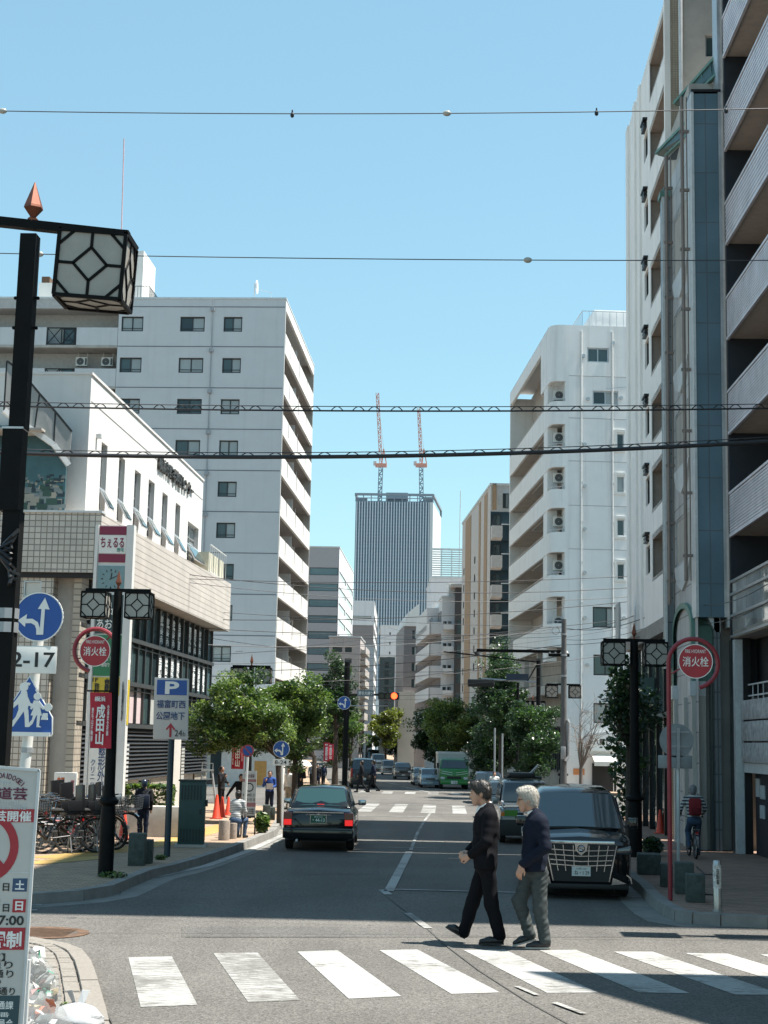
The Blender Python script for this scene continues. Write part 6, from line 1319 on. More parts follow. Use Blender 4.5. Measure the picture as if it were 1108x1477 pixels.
tree_px('tall dark pointed tree in front of the white balconied block', 722, 1148, 722, 1000, 42, 84, 19000, nclump=100, seed=21, mats=LEAFD, tr=4, leaf_px=2.4)
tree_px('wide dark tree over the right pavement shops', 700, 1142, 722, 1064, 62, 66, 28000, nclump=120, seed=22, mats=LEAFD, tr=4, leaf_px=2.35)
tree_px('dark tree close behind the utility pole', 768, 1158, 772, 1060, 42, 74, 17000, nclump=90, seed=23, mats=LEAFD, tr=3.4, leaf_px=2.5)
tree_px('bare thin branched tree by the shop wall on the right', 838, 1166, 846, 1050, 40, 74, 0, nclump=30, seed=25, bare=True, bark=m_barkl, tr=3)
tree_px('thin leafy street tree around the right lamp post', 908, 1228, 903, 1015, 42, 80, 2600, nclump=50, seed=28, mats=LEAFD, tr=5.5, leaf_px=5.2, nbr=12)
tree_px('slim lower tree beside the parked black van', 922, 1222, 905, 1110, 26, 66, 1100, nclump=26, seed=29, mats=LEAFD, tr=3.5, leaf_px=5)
g = Vector((6.6, 18.9, 0)); tree('small street tree just outside the right edge, shading the road', g, 0, (0,0,3.6), (1.0,.5,.9), 900, .16, LEAF, .07, 20, 33, nbr=9)
def bush(label, px, py, wpx, hpx, n, mats=LEAF, leaf=4.5, box=False, seed=1, name='shrub', z=KH, deppx=None):
    g = G(px, py, z); s = g.y/2218; rng = np.random.default_rng(seed); t = thing(name, label, 'shrub', (g.x, g.y, z), 0)
    w_, h_, d_ = wpx*s/2, hpx*s, (deppx or wpx)*s/2
    if box: p = rng.uniform(-1, 1, (n,3)); f = rng.integers(0, 3, n); p[np.arange(n), f] = np.sign(p[np.arange(n), f])*rng.uniform(.85, 1.03, n); p = p*np.array([w_, d_, h_/2])+np.array([0, 0, h_/2])
    else: p = rng.normal(size=(n,3)); p /= np.linalg.norm(p, axis=1)[:,None]; p *= (rng.uniform(.2, 1, n)**.4)[:,None]; p = p*np.array([w_, d_, h_*.5])+np.array([0, 0, h_*.5])
    leaves('foliage', p, leaf*s*1.4, mats, t); mb = MB()
    for k in range(7): q = rng.normal(size=2)*.4; mb.tube([(q[0]*w_*.5, q[1]*d_*.5, -.02), (q[0]*w_, q[1]*d_, h_*.6)], .012, 4)
    mb.build('stem', m_bark, t); return t
bush('clipped green hedge behind the helmeted cyclist', 212, 1200, 70, 66, 3200, box=True, seed=41, name='hedge', deppx=24)
bush('bright leafy shrub at the kerb below the notice board', 377, 1202, 22, 30, 500, seed=42)
bush('trailing plants in the stone planter on the right', 941, 1234, 30, 26, 420, LEAFD, seed=43)
bush('weeds at the foot of the parking sign', 232, 1240, 18, 7, 120, seed=44, name='weeds', leaf=3); bush('weeds around the foot of the left lamp post', 162, 1266, 42, 9, 200, seed=45, name='weeds', leaf=3)
g = G(938, 1262, KH); s = g.y/2218; o = MB().box(-17*s, 15*s, 0, .5, 0, 28*s).build('planter', m_stone, None, bevel=.015, loc=(g.x, g.y, KH), rz=-.08); tag(o, 'dark stone planter holding trailing plants beside the van', 'planter')
o = MB().box(-1.0, 1.05, 0, .5, 0, .62).build('planter', M('planter_pale', (.40,.38,.34), .8, var=.15), None, bevel=.015, loc=tuple(G(214, 1207, KH))); tag(o, 'pale planter wall under the clipped hedge', 'planter')
# ================================================================ OVERHEAD WIRES
m_wire = M('wire_black', (.012,.012,.014), .5, var=0); m_wireg = M('wire_grey', (.05,.05,.055), .5, .3, var=0)
def wire(a, b, sag, r, mat=None, label='thin overhead wire crossing the street between the buildings', group='thin street wires', n=16, name='overhead_wire'):
    pts = [a+(b-a)*(i/n)+Vector((0, 0, -4*sag*(i/n)*(1-i/n))) for i in range(n+1)]; o = MB().tube(pts, r, 6).build(name, mat or m_wire, None, True); tag(o, label, 'wire', group); return o, pts
def messenger(y0, y1, D, thick, label, helix, sag=.0):
    """thick cable lashed to a thin carrier wire by a spiral"""
    a, b = P(-300, y0-300*(y1-y0)/1108*0, D), P(1500, y1, D); a = P(-200, y0, D); b = P(1320, y1, D); s = D/2218; t = thing('overhead_cable', label, 'cable', tuple(a), 0, 'lashed overhead cables'); o = a; n = 40
    L = [(b-a)*(i/n)+Vector((0, 0, -4*sag*(i/n)*(1-i/n))) for i in range(n+1)]
    MB().tube(L, thick*s, 8).build('cable', m_wire, t, True); MB().tube([p+Vector((0, 0, 6.5*s)) for p in L], .7*s, 5).build('carrier_wire', m_wireg, t, True)
    mb = MB(); k = int((b-a).x/(helix*s)); 
    for i in range(k):
        p = (b-a)*((i+.3+.12*math.sin(i*2.1))/k); w_ = helix*s*.58; u = (p.x/(b-a).x); p = p+Vector((0, 0, -4*sag*u*(1-u)))
        mb.tube([p+Vector((w_*(q-.5), -.0, (1.0+5.6*math.sin(PI*q))*s)) for q in np.linspace(0, 1, 7)], .75*s, 4)
    mb.build('lashing', m_wire, t, kind='stuff'); return t
messenger(580, 584.5, 24, 1.3, 'upper lashed cable crossing in front of the far tower', 29, .12); messenger(645, 622, 22, 3.0, 'lower, thicker lashed cable crossing in front of the far tower', 37, .25)
def bead_wire(y0, y1, D, beads, label, sag):
    a, b = P(-150, y0, D), P(1250, y1, D); s = D/2218; t = thing('span_wire', label, 'wire', tuple(a), 0, 'high span wires'); n = 24; L = [(b-a)*(i/n)+Vector((0,0,-4*sag*(i/n)*(1-i/n))) for i in range(n+1)]
    MB().tube(L, .75*s, 6).build('wire', m_wireg, t, True)
    for px, kind in beads:
        u = (px+150)/1400; p = (b-a)*u+Vector((0,0,-4*sag*u*(1-u)))
        if kind == 'b': MB().ball(p, 4.4*s, 10, (1.5,1,1)).build('insulator_bead', M('bead_glass', (.35,.34,.30), .2, var=0), t, True)
        else: MB().lathe([(1*s,6*s),(1.4*s,2*s),(3*s,-1*s),(3*s,-4*s),(1.5*s,-6*s)], p, 8).build('clamp', m_black, t)
    return t
bead_wire(157, 153, 19, ((8,'b'),(431,'c'),(654,'b'),(868,'c'),(1052,'c')), 'topmost span wire with small beads and clamps', .085); bead_wire(362, 375, 20, ((62,'b'),(770,'b')), 'second span wire with two beads below the topmost', .05)
rng = np.random.default_rng(4)
for k, (x0, y0, D0, x1, y1, D1, r) in enumerate(((250,826,44,905,848,46,.018),(250,834,44,1000,826,46,.016),(255,838,44,905,861,48,.014),(270,880,50,812,905,52,.014),(270,893,50,905,868,52,.02),(290,906,50,812,912,52,.018),(300,930,46,812,905,52,.018),(300,945,52,905,893,54,.016),(300,958,52,905,905,56,.012),(320,968,55,812,930,52,.02),(320,985,55,905,940,60,.018),(340,995,56,812,945,52,.014),(440,965,70,812,960,52,.014),(440,985,70,812,972,52,.016),(300,920,50,700,940,70,.014),(420,915,70,812,918,52,.012),(812,905,52,990,862,36,.018),(812,908,52,1010,838,36,.016),(812,930,52,985,905,36,.014),(812,922,52,985,885,36,.012),(560,905,90,812,935,52,.012),(812,945,52,690,940,80,.02),(480,1000,80,812,985,52,.014),(300,1010,52,700,1005,70,.010),(340,940,75,640,905,130,.02),(1108,842,26,985,868,34,.012),(1108,868,26,985,893,34,.012))):
    wire(P(x0, y0, D0), P(x1, y1, D1), rng.uniform(.05, .35), r*.62)
# ================================================================ VEHICLES (built real size, front towards -Y, then set on the road)
m_cblk = M('car_paint_black', (.004,.005,.006), .10, 0, var=0, spec=.5, coat=.25); m_cglass = M('car_glass', (.012,.018,.02), .03, 0, var=0, spec=.9); m_tyre = M('tyre_rubber', (.012,.012,.012), .85, var=.2); m_rim = M('wheel_rim', (.30,.30,.31), .3, .8, var=0)
m_chr = M('chrome', (.40,.41,.42), .12, 1, var=0); m_trim = M('black_trim', (.01,.01,.01), .55, var=0); m_head = M('headlamp_glass', (.42,.45,.47), .08, .2, var=0); m_tail = M('tail_lamp_red', (.30,.012,.012), .2, var=0)
m_plate = M('number_plate_white', (.60,.60,.56), .5, var=0); m_plateg = M('number_plate_green', (.02,.10,.05), .5, var=0); m_amb = M('indicator_amber', (.60,.17,.02), .3, var=0)
def hull(name, st, mat, parent, smooth=True, ang=38, cap=True):
    """skin over mirrored cross sections; st = [(y, [(x,z)...bottom centre to top centre])]"""
    mb = MB(); n = len(st[0][1]); m_ = 2*n
    for y, pr in st:
        for x, z in pr: mb.v.append((x, y, z))
        for x, z in pr[::-1]: mb.v.append((-x, y, z))
    for i in range(len(st)-1):
        for j in range(m_): a, b = i*m_+j, i*m_+(j+1) % m_; mb.f.append((a, b, b+m_, a+m_)); mb.m.append(0)
    if cap: mb.f += [tuple(range(m_))[::-1], tuple(range((len(st)-1)*m_, len(st)*m_))]; mb.m += [0, 0]
    me = bpy.data.meshes.new(name); me.from_pydata(mb.v, [], mb.f); me.materials.append(mat); bm = bmesh.new(); bm.from_mesh(me); bmesh.ops.remove_doubles(bm, verts=bm.verts, dist=1e-4); bmesh.ops.recalc_face_normals(bm, faces=bm.faces); bm.to_mesh(me); bm.free()
    if smooth: me.polygons.foreach_set('use_smooth', [True]*len(me.polygons)); me.set_sharp_from_angle(angle=math.radians(ang))
    me.update(); return obj(name, me, parent)
def patch(name, c, mat, parent, off=.006, inset=0., t=.012, nx=6, bulge=0.):
    """glass pane over four corners (ccw seen from outside)"""
    c = [Vector(p) for p in c]; ctr = sum(c, Vector())/4; c = [p+(ctr-p)*inset for p in c]; n = (c[1]-c[0]).cross(c[3]-c[0]).normalized(); mb = MB(); vs = []
    for i in range(nx+1):
        u = i/nx; b = bulge*math.sin(PI*u)
        for v in (0, 1): p = (c[0]*(1-u)+c[1]*u)*(1-v)+(c[3]*(1-u)+c[2]*u)*v; vs.append(p+n*(off+b))
    k = len(vs); vs += [p-n*t for p in vs]
    mb.add(vs, [(2*i, 2*i+2, 2*i+3, 2*i+1) for i in range(nx)]+[(k+2*i, k+2*i+1, k+2*i+3, k+2*i+2) for i in range(nx)]+[(2*i, k+2*i, k+2*i+2, 2*i+2) for i in range(nx)]+[(2*i+1, 2*i+3, k+2*i+3, k+2*i+1) for i in range(nx)]+[(0,1,k+1,k), (2*nx, k+2*nx, k+2*nx+1, 2*nx+1)])
    return mb.build(name, mat, parent, True, ang=30)
def wheel(parent, x, y, r, w_=.2, rim=None):
    def fn(): return MB().lathe([(r*.62,-w_/2),(r*.9,-w_/2),(r,-w_*.38),(r,w_*.38),(r*.9,w_/2),(r*.62,w_/2)], n=24, axis='x').mesh('tyre', m_tyre, True)
    def fr():
        mb = MB(); mb.lathe([(r*.63,-w_*.42),(r*.60,-w_*.3),(r*.15,-w_*.36),(r*.15,w_*.36),(r*.6,w_*.3),(r*.63,w_*.42)], n=20, axis='x')
        for k in range(5): a = k*2*PI/5; mb.bar((0,0,0), (0, r*.58*math.cos(a), r*.58*math.sin(a)), w_*.86, .06)
        return mb.mesh('rim', rim or m_rim)
    t = obj('wheel', wmesh(('ty', r, w_), fn), parent, (x, y, r)); obj('rim', wmesh(('ri', r, w_, (rim or m_rim).name), fr), t); return t
def plate(parent, c, w_, h_, s1, s2, dark=False, back=False):
    p = MB().box(c[0]-w_/2, c[0]+w_/2, c[1]-.012, c[1], c[2]-h_/2, c[2]+h_/2).build('number_plate', m_plateg if dark else m_plate, parent); ink = m_wht if dark else M('plate_ink', (.02,.06,.04), .5, var=0)
    text(p, s1, ink, (c[0], c[1]-.014, c[2]+h_*.28), w_*.55, h_*.2, .0, ext=.001); text(p, s2, ink, (c[0]+w_*.03, c[1]-.014, c[2]-h_*.13), w_*.78, h_*.45, .01, ext=.001); return p
def place(t, px, py, rz=0.): 
    g = G(px, py); t.location = (g.x, g.y, 0); t.rotation_euler[2] = rz; return g
def wpx(px, py, n): return n*G(px, py).y/2218
# ---- black taxi saloon, seen from behind
sc = wpx(440, 1230, 104)/1.72
tx = thing('taxi', 'black saloon taxi braking away down the left lane', 'taxi', (0,0,0), 0, None, sc)
def sec(hw, z0, zb, zt, tuck=.06, crown=.03): return [(0,z0),(hw-.10,z0),(hw-.02,z0+.08),(hw,zb-.25),(hw-.01,zb-.06),(hw-tuck,zb+.0),(hw-tuck-.05,zt-.01),(0,zt+crown)]
st = [(0.02,sec(.76,.36,.80,.86)),(.06,sec(.82,.28,.86,.94)),(.20,sec(.85,.24,.90,.985)),(.9,sec(.855,.22,.93,1.0)),(1.6,sec(.86,.22,.93,.98)),(3.1,sec(.86,.22,.92,.97)),(3.5,sec(.855,.22,.90,.95)),(4.4,sec(.84,.24,.84,.88)),(4.62,sec(.80,.3,.74,.78)),(4.68,sec(.74,.36,.66,.70))]
hull('body', st, m_cblk, tx)
gh = lambda hb, ht, zb, zt: [(0,zb),(hb,zb),((hb*.35+ht*.65),zb+(zt-zb)*.62),(ht,zt-.06),(ht-.10,zt),(0,zt+.025)]
hull('roof', [(.95,gh(.765,.755,.94,1.0)),(1.0,gh(.765,.74,.94,1.06)),(1.42,gh(.765,.63,.94,1.43)),(1.60,gh(.765,.62,.94,1.47)),(2.5,gh(.765,.62,.94,1.49)),(2.75,gh(.765,.63,.94,1.45)),(3.42,gh(.765,.755,.94,1.0))], m_cblk, tx)
rg = patch('rear_window', [(-.66,.985,1.02),(.66,.985,1.02),(.555,1.40,1.42),(-.555,1.40,1.42)], M('car_glass_clear', (.02,.05,.05), .04, 0, var=0, spec=.7), tx, .012, 0, bulge=.02)
for x in (-.33, .33): MB().ball((x, 1.36, 1.20), .13, 10, (1,.55,1.2)).build('headrest', M('seat_cover', (.26,.34,.32), .8), tx)
for sx in (-1, 1):
    for y0, y1, y2, y3 in ((1.25,2.12,2.12,1.56),(2.2,3.22,2.66,2.2)): 
        c = [(sx*.772,y0,.985),(sx*.772,y1,.985),(sx*.655,y2,1.40),(sx*.655,y3,1.40)]; patch('side_window', c if sx > 0 else [c[1],c[0],c[3],c[2]], m_cglass, tx, .012)
    for y in (1.5, 2.3): MB().box(sx*.857, sx*.872, y+.06, y+.24, .80, .83).build('door_handle', m_chr, tx)
    for y in (1.12, 2.16, 3.12): MB().box(sx*.853, sx*.8615, y, y+.012, .34, .9).build('door_gap', m_trim, tx)
    MB().box(sx*.855, sx*.872, .9, 3.6, .52, .57).build('side_moulding', m_trim, tx)
    mir = MB().box(sx*.96-.10, sx*.96+.10, 3.05, 3.13, .98, 1.12).build('wing_mirror', m_chr, tx, bevel=.03); MB().bar((sx*.76,3.12,1.0), (sx*.9,3.1,1.02), .035).build('mirror_arm', m_trim, mir)
    wheel(tx, sx*.74, .98, .31, .19); wheel(tx, sx*.74, 3.72, .31, .19)
    lamp = MB().box(sx*.62, sx*.835, -.005, .12, .60, .91).build('tail_lamp', m_tail, tx, bevel=.02)
    MB().box(sx*.635, sx*.82, -.012, -.0055, .615, .745).build('brake_light', M('brake_light_lit', (.6,.01,.008), .3, var=0, emit=(1,.03,.03,.22)), lamp); MB().box(sx*.64, sx*.815, -.011, -.0055, .76, .89).build('indicator_lens', M('lens_amber_dull', (.22,.08,.05), .25, var=0), lamp)
MB().box(-.84, .84, -.07, .25, .30, .56).build('rear_bumper', m_cblk, tx, bevel=.04); MB().box(-.8,.8,-.075,-.02,.50,.52).build('bumper_strip', m_trim, tx)
MB().box(-.61, .61, -.006, .02, .595, .60).build('boot_seam', m_trim, tx); MB().box(-.6,.6,-.004,.05,.902,.925).build('boot_trim', m_chr, tx)
for x, s_ in ((-.22,'CROWN'),(.22,'Comfort')): text(tx, s_, m_chr, (x,-.008,.86), .15, .03, .0)
MB().lathe([(.03,0),(.03,.004)], (0,-.005,.86), 12, 'y').build('boot_badge', m_chr, tx)
plate(tx, (0, -.01, .76), .36, .18, '横浜 500', '・44-13', True); MB().box(-.195,.195,-.011,-.002,.655,.865).build('plate_frame', m_chr, tx)
MB().box(-.085, .085, .98, 1.03, 1.03, 1.075).build('high_brake_light', MATS['brake_light_lit'], tx); MB().tube([(-.5,-.06,.26),(-.5,.3,.26)], .03, 8).build('exhaust_pipe', m_steel, tx)
MB().box(-.16,.16,2.0,2.16,1.505,1.60).build('roof_sign', m_trim, tx, bevel=.03) if False else None
place(tx, 458, 1228.5, .03)
# ---- black minivan with the big chrome grille
sc = wpx(838, 1299, 147)/1.85
mv_ = thing('minivan', 'black minivan with a large chrome grille parked at the right kerb', 'minivan', (0,0,0), 0, None, sc)
def sv(hw, z0, zb, zt, tk=.05): return [(0,z0),(hw-.10,z0),(hw-.02,z0+.10),(hw,zb-.35),(hw-.02,zb-.05),(hw-tk-.02,zb),(hw-tk-.16,zt-.02),(0,zt+.02)]
hull('body', [(.02,sv(.80,.30,.98,1.03)),(.05,sv(.86,.24,1.02,1.08)),(.22,sv(.905,.20,1.06,1.13)),(.55,sv(.922,.20,1.09,1.18)),(1.0,sv(.925,.20,1.12,1.22)),(4.6,sv(.925,.22,1.12,1.2)),(4.88,sv(.90,.26,1.1,1.2)),(4.93,sv(.86,.4,1.05,1.1))], m_cblk, mv_)
gv = lambda hb, ht, zb, zt: [(0,zb),(hb,zb),(hb*.5+ht*.5,zb+(zt-zb)*.55),(ht,zt-.10),(ht-.14,zt-.01),(0,zt+.03)]
hull('cabin', [(.72,gv(.86,.84,1.08,1.16)),(.80,gv(.86,.83,1.08,1.22)),(1.55,gv(.87,.745,1.08,1.80)),(1.8,gv(.87,.735,1.08,1.88)),(3.0,gv(.87,.74,1.08,1.93)),(4.7,gv(.86,.74,1.08,1.88)),(4.9,gv(.86,.76,1.08,1.75))], m_cblk, mv_)
patch('windscreen', [(.77,.80,1.215),(-.77,.80,1.215),(-.655,1.54,1.79),(.655,1.54,1.79)][::-1][2:]+[(.77,.80,1.215),(-.77,.80,1.215)][::1] if False else [(-.785,.785,1.205),(.785,.785,1.205),(.665,1.535,1.79),(-.665,1.535,1.79)], M('windscreen_glass', (.045,.07,.08), .03, 0, var=0, spec=.9), mv_, .014, 0, bulge=.03)
MB().box(-.6, .6, .74, .80, 1.17, 1.19).build('wiper_cowl', m_trim, mv_)
for x0, x1 in ((-.62,.0),(.05,.62)): MB().bar((x0,.745,1.205),(x1,.76,1.225),.022).build('wiper', m_trim, mv_)
for sx in (-1, 1):
    for y0, y1, y2, y3 in ((1.35,2.35,2.35,1.75),(2.45,3.5,3.5,2.45),(3.58,4.65,4.6,3.58)):
        c = [(sx*.885,y0,1.2),(sx*.885,y1,1.2),(sx*.765,y2,1.74),(sx*.765,y3,1.74)]; patch('side_window', c if sx > 0 else [c[1],c[0],c[3],c[2]], m_cglass, mv_, .012)
    MB().box(sx*.915, sx*.932, 2.7, 2.95, .98, 1.02).build('door_handle', m_chr, mv_); MB().box(sx*.918, sx*.930, .9, 4.4, .32, .36).build('sill_trim', m_chr, mv_)
    mi = MB().box(sx*.93, sx*1.12, 1.05, 1.17, 1.20, 1.40).build('wing_mirror', m_cblk, mv_, bevel=.04); MB().bar((sx*.87,1.12,1.22),(sx*.95,1.12,1.26),.06).build('mirror_arm', m_trim, mi)
    wheel(mv_, sx*.80, .95, .345, .22); wheel(mv_, sx*.80, 3.92, .345, .22)
    hl = MB().prism([(sx*.63,.90),(sx*.88,.955),(sx*.905,.86),(sx*.88,.80),(sx*.62,.80)], .0, .14, 'xz').build('headlamp', M('headlamp_smoked', (.03,.035,.04), .06, 0, var=0, spec=.9), mv_, bevel=.015)
    MB().box(sx*.66,sx*.86,-.008,-.002,.875,.89).build('light_strip', m_head, hl)
    MB().prism([(sx*.53,.27),(sx*.80,.30),(sx*.56,.40)], -.055, .0, 'xz').build('bumper_chrome', m_chr, mv_)
    MB().prism([(sx*.80,.46),(sx*.885,.40),(sx*.90,.30),(sx*.885,.30),(sx*.86,.39),(sx*.80,.44)], -.02, .06, 'xz').build('fog_trim', m_chr, mv_)
# hood gloss panel edges, grille
MB().box(-.60, .60, -.045, .06, .955, 1.03).build('grille_bar', m_chr, mv_, bevel=.015)
gb = MB().prism([(-.64,.955),(.64,.955),(.50,.32),(-.50,.32)], -.03, .05, 'xz').build('grille_back', m_trim, mv_)
wx = lambda z: .50+.14*(z-.32)/.635
for z in (.86, .77, .68, .60): MB().bar((-wx(z)+.03,-.04,z+.015),(0,-.05,z-.012),.012,.016).bar((0,-.05,z-.012),(wx(z)-.03,-.04,z+.015),.012,.016).build('grille_slat', m_chr, mv_)
for k, f in enumerate((-.98,-.75,-.5,-.22,.22,.5,.75,.98)): 
    zb_ = .33 if abs(f) > .9 else .50; MB().bar((f*wx(.95),-.05,.95),(f*wx(zb_)*(1.0),-.052,zb_),.024 if abs(f) > .9 else .014,.02).build('grille_upright', m_chr, mv_)
em = MB().prism([(-.115,.99),(.115,.99),(.10,.86),(0,.77),(-.10,.86)], -.075, -.045, 'xz').build('emblem_shield', m_chr, mv_); MB().ring((0,-.08,.895), .05, .066, 0, .008, 18).build('emblem_ring', m_trim, em); MB().tube([(.04,-.082,.93),(-.02,-.084,.935),(-.03,-.084,.905),(.03,-.084,.885),(.02,-.084,.855),(-.04,-.082,.858)], .012, 6).build('emblem_mark', m_chr, em)
plate(mv_, (0, -.065, .50), .33, .165, '川崎 330', 'ね・1 29'); MB().box(-.84,.84,-.02,.1,.19,.28).build('air_dam', m_trim, mv_, bevel=.02)
place(mv_, 838, 1298, -.02)
# ---- generic boxy vehicles
def van(name, label, cat, px, py, wp, W=1.69, L=4.4, Hh=1.95, paint=(.5,.5,.5), nose=.9, hood=.95, rake=.5, grille=True, rz=0., rear=False, lamps=True, ps=('横浜 400', '12-34'), group=None, detail=True, roofbox=False):
    sc = wpx(px, py, wp)/W; t = thing(name, label, cat, (0,0,0), 0, group, sc); h = W/2; m_p = M('car_paint_%02d%02d%02d' % tuple(int(c*99) for c in paint), paint, .22, .2, var=.05, spec=.6, coat=.4)
    S = lambda hw, z0, zb, zt: [(0,z0),(hw-.08,z0),(hw-.01,z0+.08),(hw,zb-.2),(hw-.02,zb),(hw-.10,zt),(0,zt+.02)]
    hull('body', [(.0,S(h-.08,.34,hood-.1,hood-.04)),(.06,S(h-.02,.24,hood-.04,hood+.02)),(.4,S(h,.22,hood,hood+.06)),(nose,S(h,.22,hood+.04,hood+.10)),(L-.1,S(h,.24,hood+.06,hood+.1)),(L,S(h-.05,.32,hood+.02,hood+.06))], m_p, t)
    zb = hood+.02; A = lambda hb, ht, zt: [(0,zb),(hb,zb),(hb*.45+ht*.55,zb+(zt-zb)*.6),(ht,zt-.07),(ht-.08,zt),(0,zt+.025)]
    hull('cabin', [(nose-.1,A(h-.06,h-.07,zb+.1)),(nose-.06,A(h-.06,h-.08,zb+.16)),(nose+rake,A(h-.05,h-.15,Hh-.06)),(nose+rake+.25,A(h-.05,h-.15,Hh)),(L-.25,A(h-.05,h-.14,Hh)),(L-.03,A(h-.06,h-.13,Hh-.1))], m_p, t)
    y0, z0, y1, z1 = nose-.055, zb+.17, nose+rake-.01, Hh-.09
    patch('windscreen', [(-(h-.13),y0,z0),(h-.13,y0,z0),(h-.21,y1,z1),(-(h-.21),y1,z1)], m_cglass, t, .02, 0, bulge=.02)
    for sx in (-1, 1):
        ya = nose+rake*.55; c = [(sx*(h-.045),ya,zb+.16),(sx*(h-.045),ya+1.1,zb+.16),(sx*(h-.13),ya+1.1,Hh-.14),(sx*(h-.13),ya+rake*.6,Hh-.14)]
        for dy in ((0, 1.2, 2.4) if L > 4 else (0, 1.2)):
            d = [(p[0],p[1]+dy-(rake*.6 if (dy and i == 3) else 0),p[2]) for i, p in enumerate(c)]
            if d[1][1] < L-.1: patch('side_window', d if sx > 0 else [d[1],d[0],d[3],d[2]], m_cglass, t, .02)
        wheel(t, sx*(h-.12), .75, .30, .18); wheel(t, sx*(h-.12), L-.85, .30, .18)
        MB().box(sx*h, sx*(h+.17), nose+.1, nose+.2, hood+.12, hood+.30).build('wing_mirror', m_p, t, bevel=.03)
        if not rear: MB().box(sx*(h-.40), sx*(h-.06), -.02, .14, hood-.24, hood-.08).build('headlamp', m_head, t, bevel=.02)
        else: MB().box(sx*(h-.14), sx*(h-.02), -.02, .14, hood-.30, hood+.25).build('tail_lamp', m_tail, t, bevel=.02)
    MB().box(-h+.04, h-.04, -.05, .2, .24, .48).build('bumper', m_p if not rear else m_trim, t, bevel=.04)
    if grille and not rear: MB().box(-h+.45, h-.45, -.015, .1, hood-.26, hood-.1).build('grille', m_trim, t); MB().box(-h+.47, h-.47, -.022, -.015, hood-.19, hood-.165).build('grille_bar', m_chr, t)
    plate(t, (0, -.055, .42 if not rear else .6), .33, .165, *ps)
    if roofbox: 
        mb = MB(); [mb.bar((sx*(h-.3), nose+rake+.3, Hh+.08), (sx*(h-.3), L-.5, Hh+.08), .05) for sx in (-1,1)]; [mb.bar((-h+.25, y, Hh+.07), (h-.25, y, Hh+.07), .05) for y in (nose+rake+.5, nose+rake+1.4)]; mb.build('roof_rack', m_trim, t); MB().box(-.45,.35,nose+rake+.35,nose+rake+1.5,Hh+.08,Hh+.22).build('rack_load', m_trim, t, bevel=.05); MB().bar((.2,nose+rake+.5,Hh+.2),(.45,nose+rake+.6,Hh+.45),.05).build('rack_strut', m_alu, t)
    place(t, px, py, rz); return t
v2 = van('parked_van', 'grey boxy van with roof load and amber indicator parked behind the minivan', 'van', 760, 1218, 77, W=1.6, L=3.6, Hh=1.82, paint=(.14,.15,.15), nose=.75, hood=1.0, rake=.32, roofbox=True, rz=.02, ps=('横浜 580', '・6-31'))
for nm, c in (('indicator', m_amb),):
    MB().box(-.76, -.66, -.035, .02, .80, .93).build('indicator', m_amb, v2, bevel=.01); MB().box(-.66, -.28, -.03, .02, .80, .98).build('headlamp_reflection', M('green_reflect', (.10,.24,.05), .15, var=0), v2); MB().box(-.80,.80,-.06,.22,.24,.70).build('bumper_cover', m_trim, v2, bevel=.03); MB().bar((-.68,-.03,1.12),(-.70,.68,1.2),.06).build('pillar_trim', m_alu, v2)  # green box stands in for a reflection on the headlamp
van('parked_car', 'small dark car parked behind the grey boxy van', 'car', 730, 1184, 52, W=1.6, L=3.8, Hh=1.66, paint=(.04,.06,.075), nose=.8, hood=.9, rake=.5, rz=.02)
van('parked_car', 'dark blue car almost hidden behind the suited man', 'car', 705, 1160, 44, W=1.6, L=3.8, Hh=1.6, paint=(.02,.03,.05), nose=.8, hood=.9, rake=.5)
van('minivan', 'black minivan stopped across the junction, seen from behind beyond the crossing pair', 'minivan', 524, 1137, 37, W=1.7, L=4.5, Hh=1.9, paint=(.012,.013,.014), nose=.15, hood=1.0, rake=.22, rear=True, rz=.09)
van('delivery_van', 'silver van behind the black minivan on the far left lane', 'van', 546, 1111, 20, W=1.7, L=4.5, Hh=1.95, paint=(.5,.5,.5), nose=.35, hood=1.05, rake=.45, rz=.09)
van('delivery_van', 'grey commercial van waiting ahead of the small dark hatchback', 'van', 560.5, 1118, 18.5, W=1.69, L=4.4, Hh=1.9, paint=(.30,.31,.31), nose=.5, hood=1.0, rake=.5, rz=.09)
van('hatchback_car', 'small black and white hatchback waiting in the middle of the far queue', 'car', 582, 1124.5, 25, W=1.65, L=3.9, Hh=1.55, paint=(.06,.065,.07), nose=.9, hood=.9, rake=.6, rz=.09)
van('hatchback_car', 'pale blue car stopped beside the green truck', 'car', 621, 1136.5, 28, W=1.65, L=4.0, Hh=1.58, paint=(.30,.38,.43), nose=.9, hood=.9, rake=.6, rz=.09)
van('hatchback_car', 'silver car half hidden between the pale blue car and the black hatchback', 'car', 609, 1133, 26, W=1.65, L=4.0, Hh=1.55, paint=(.22,.24,.26), nose=.9, hood=.9, rake=.6, rz=.09)
van('minibus', 'dark microbus behind the silver van far down the street', 'bus', 538, 1107, 19, W=1.9, L=5, Hh=2.5, paint=(.06,.07,.07), nose=.15, hood=1.1, rake=.2, rz=.09)
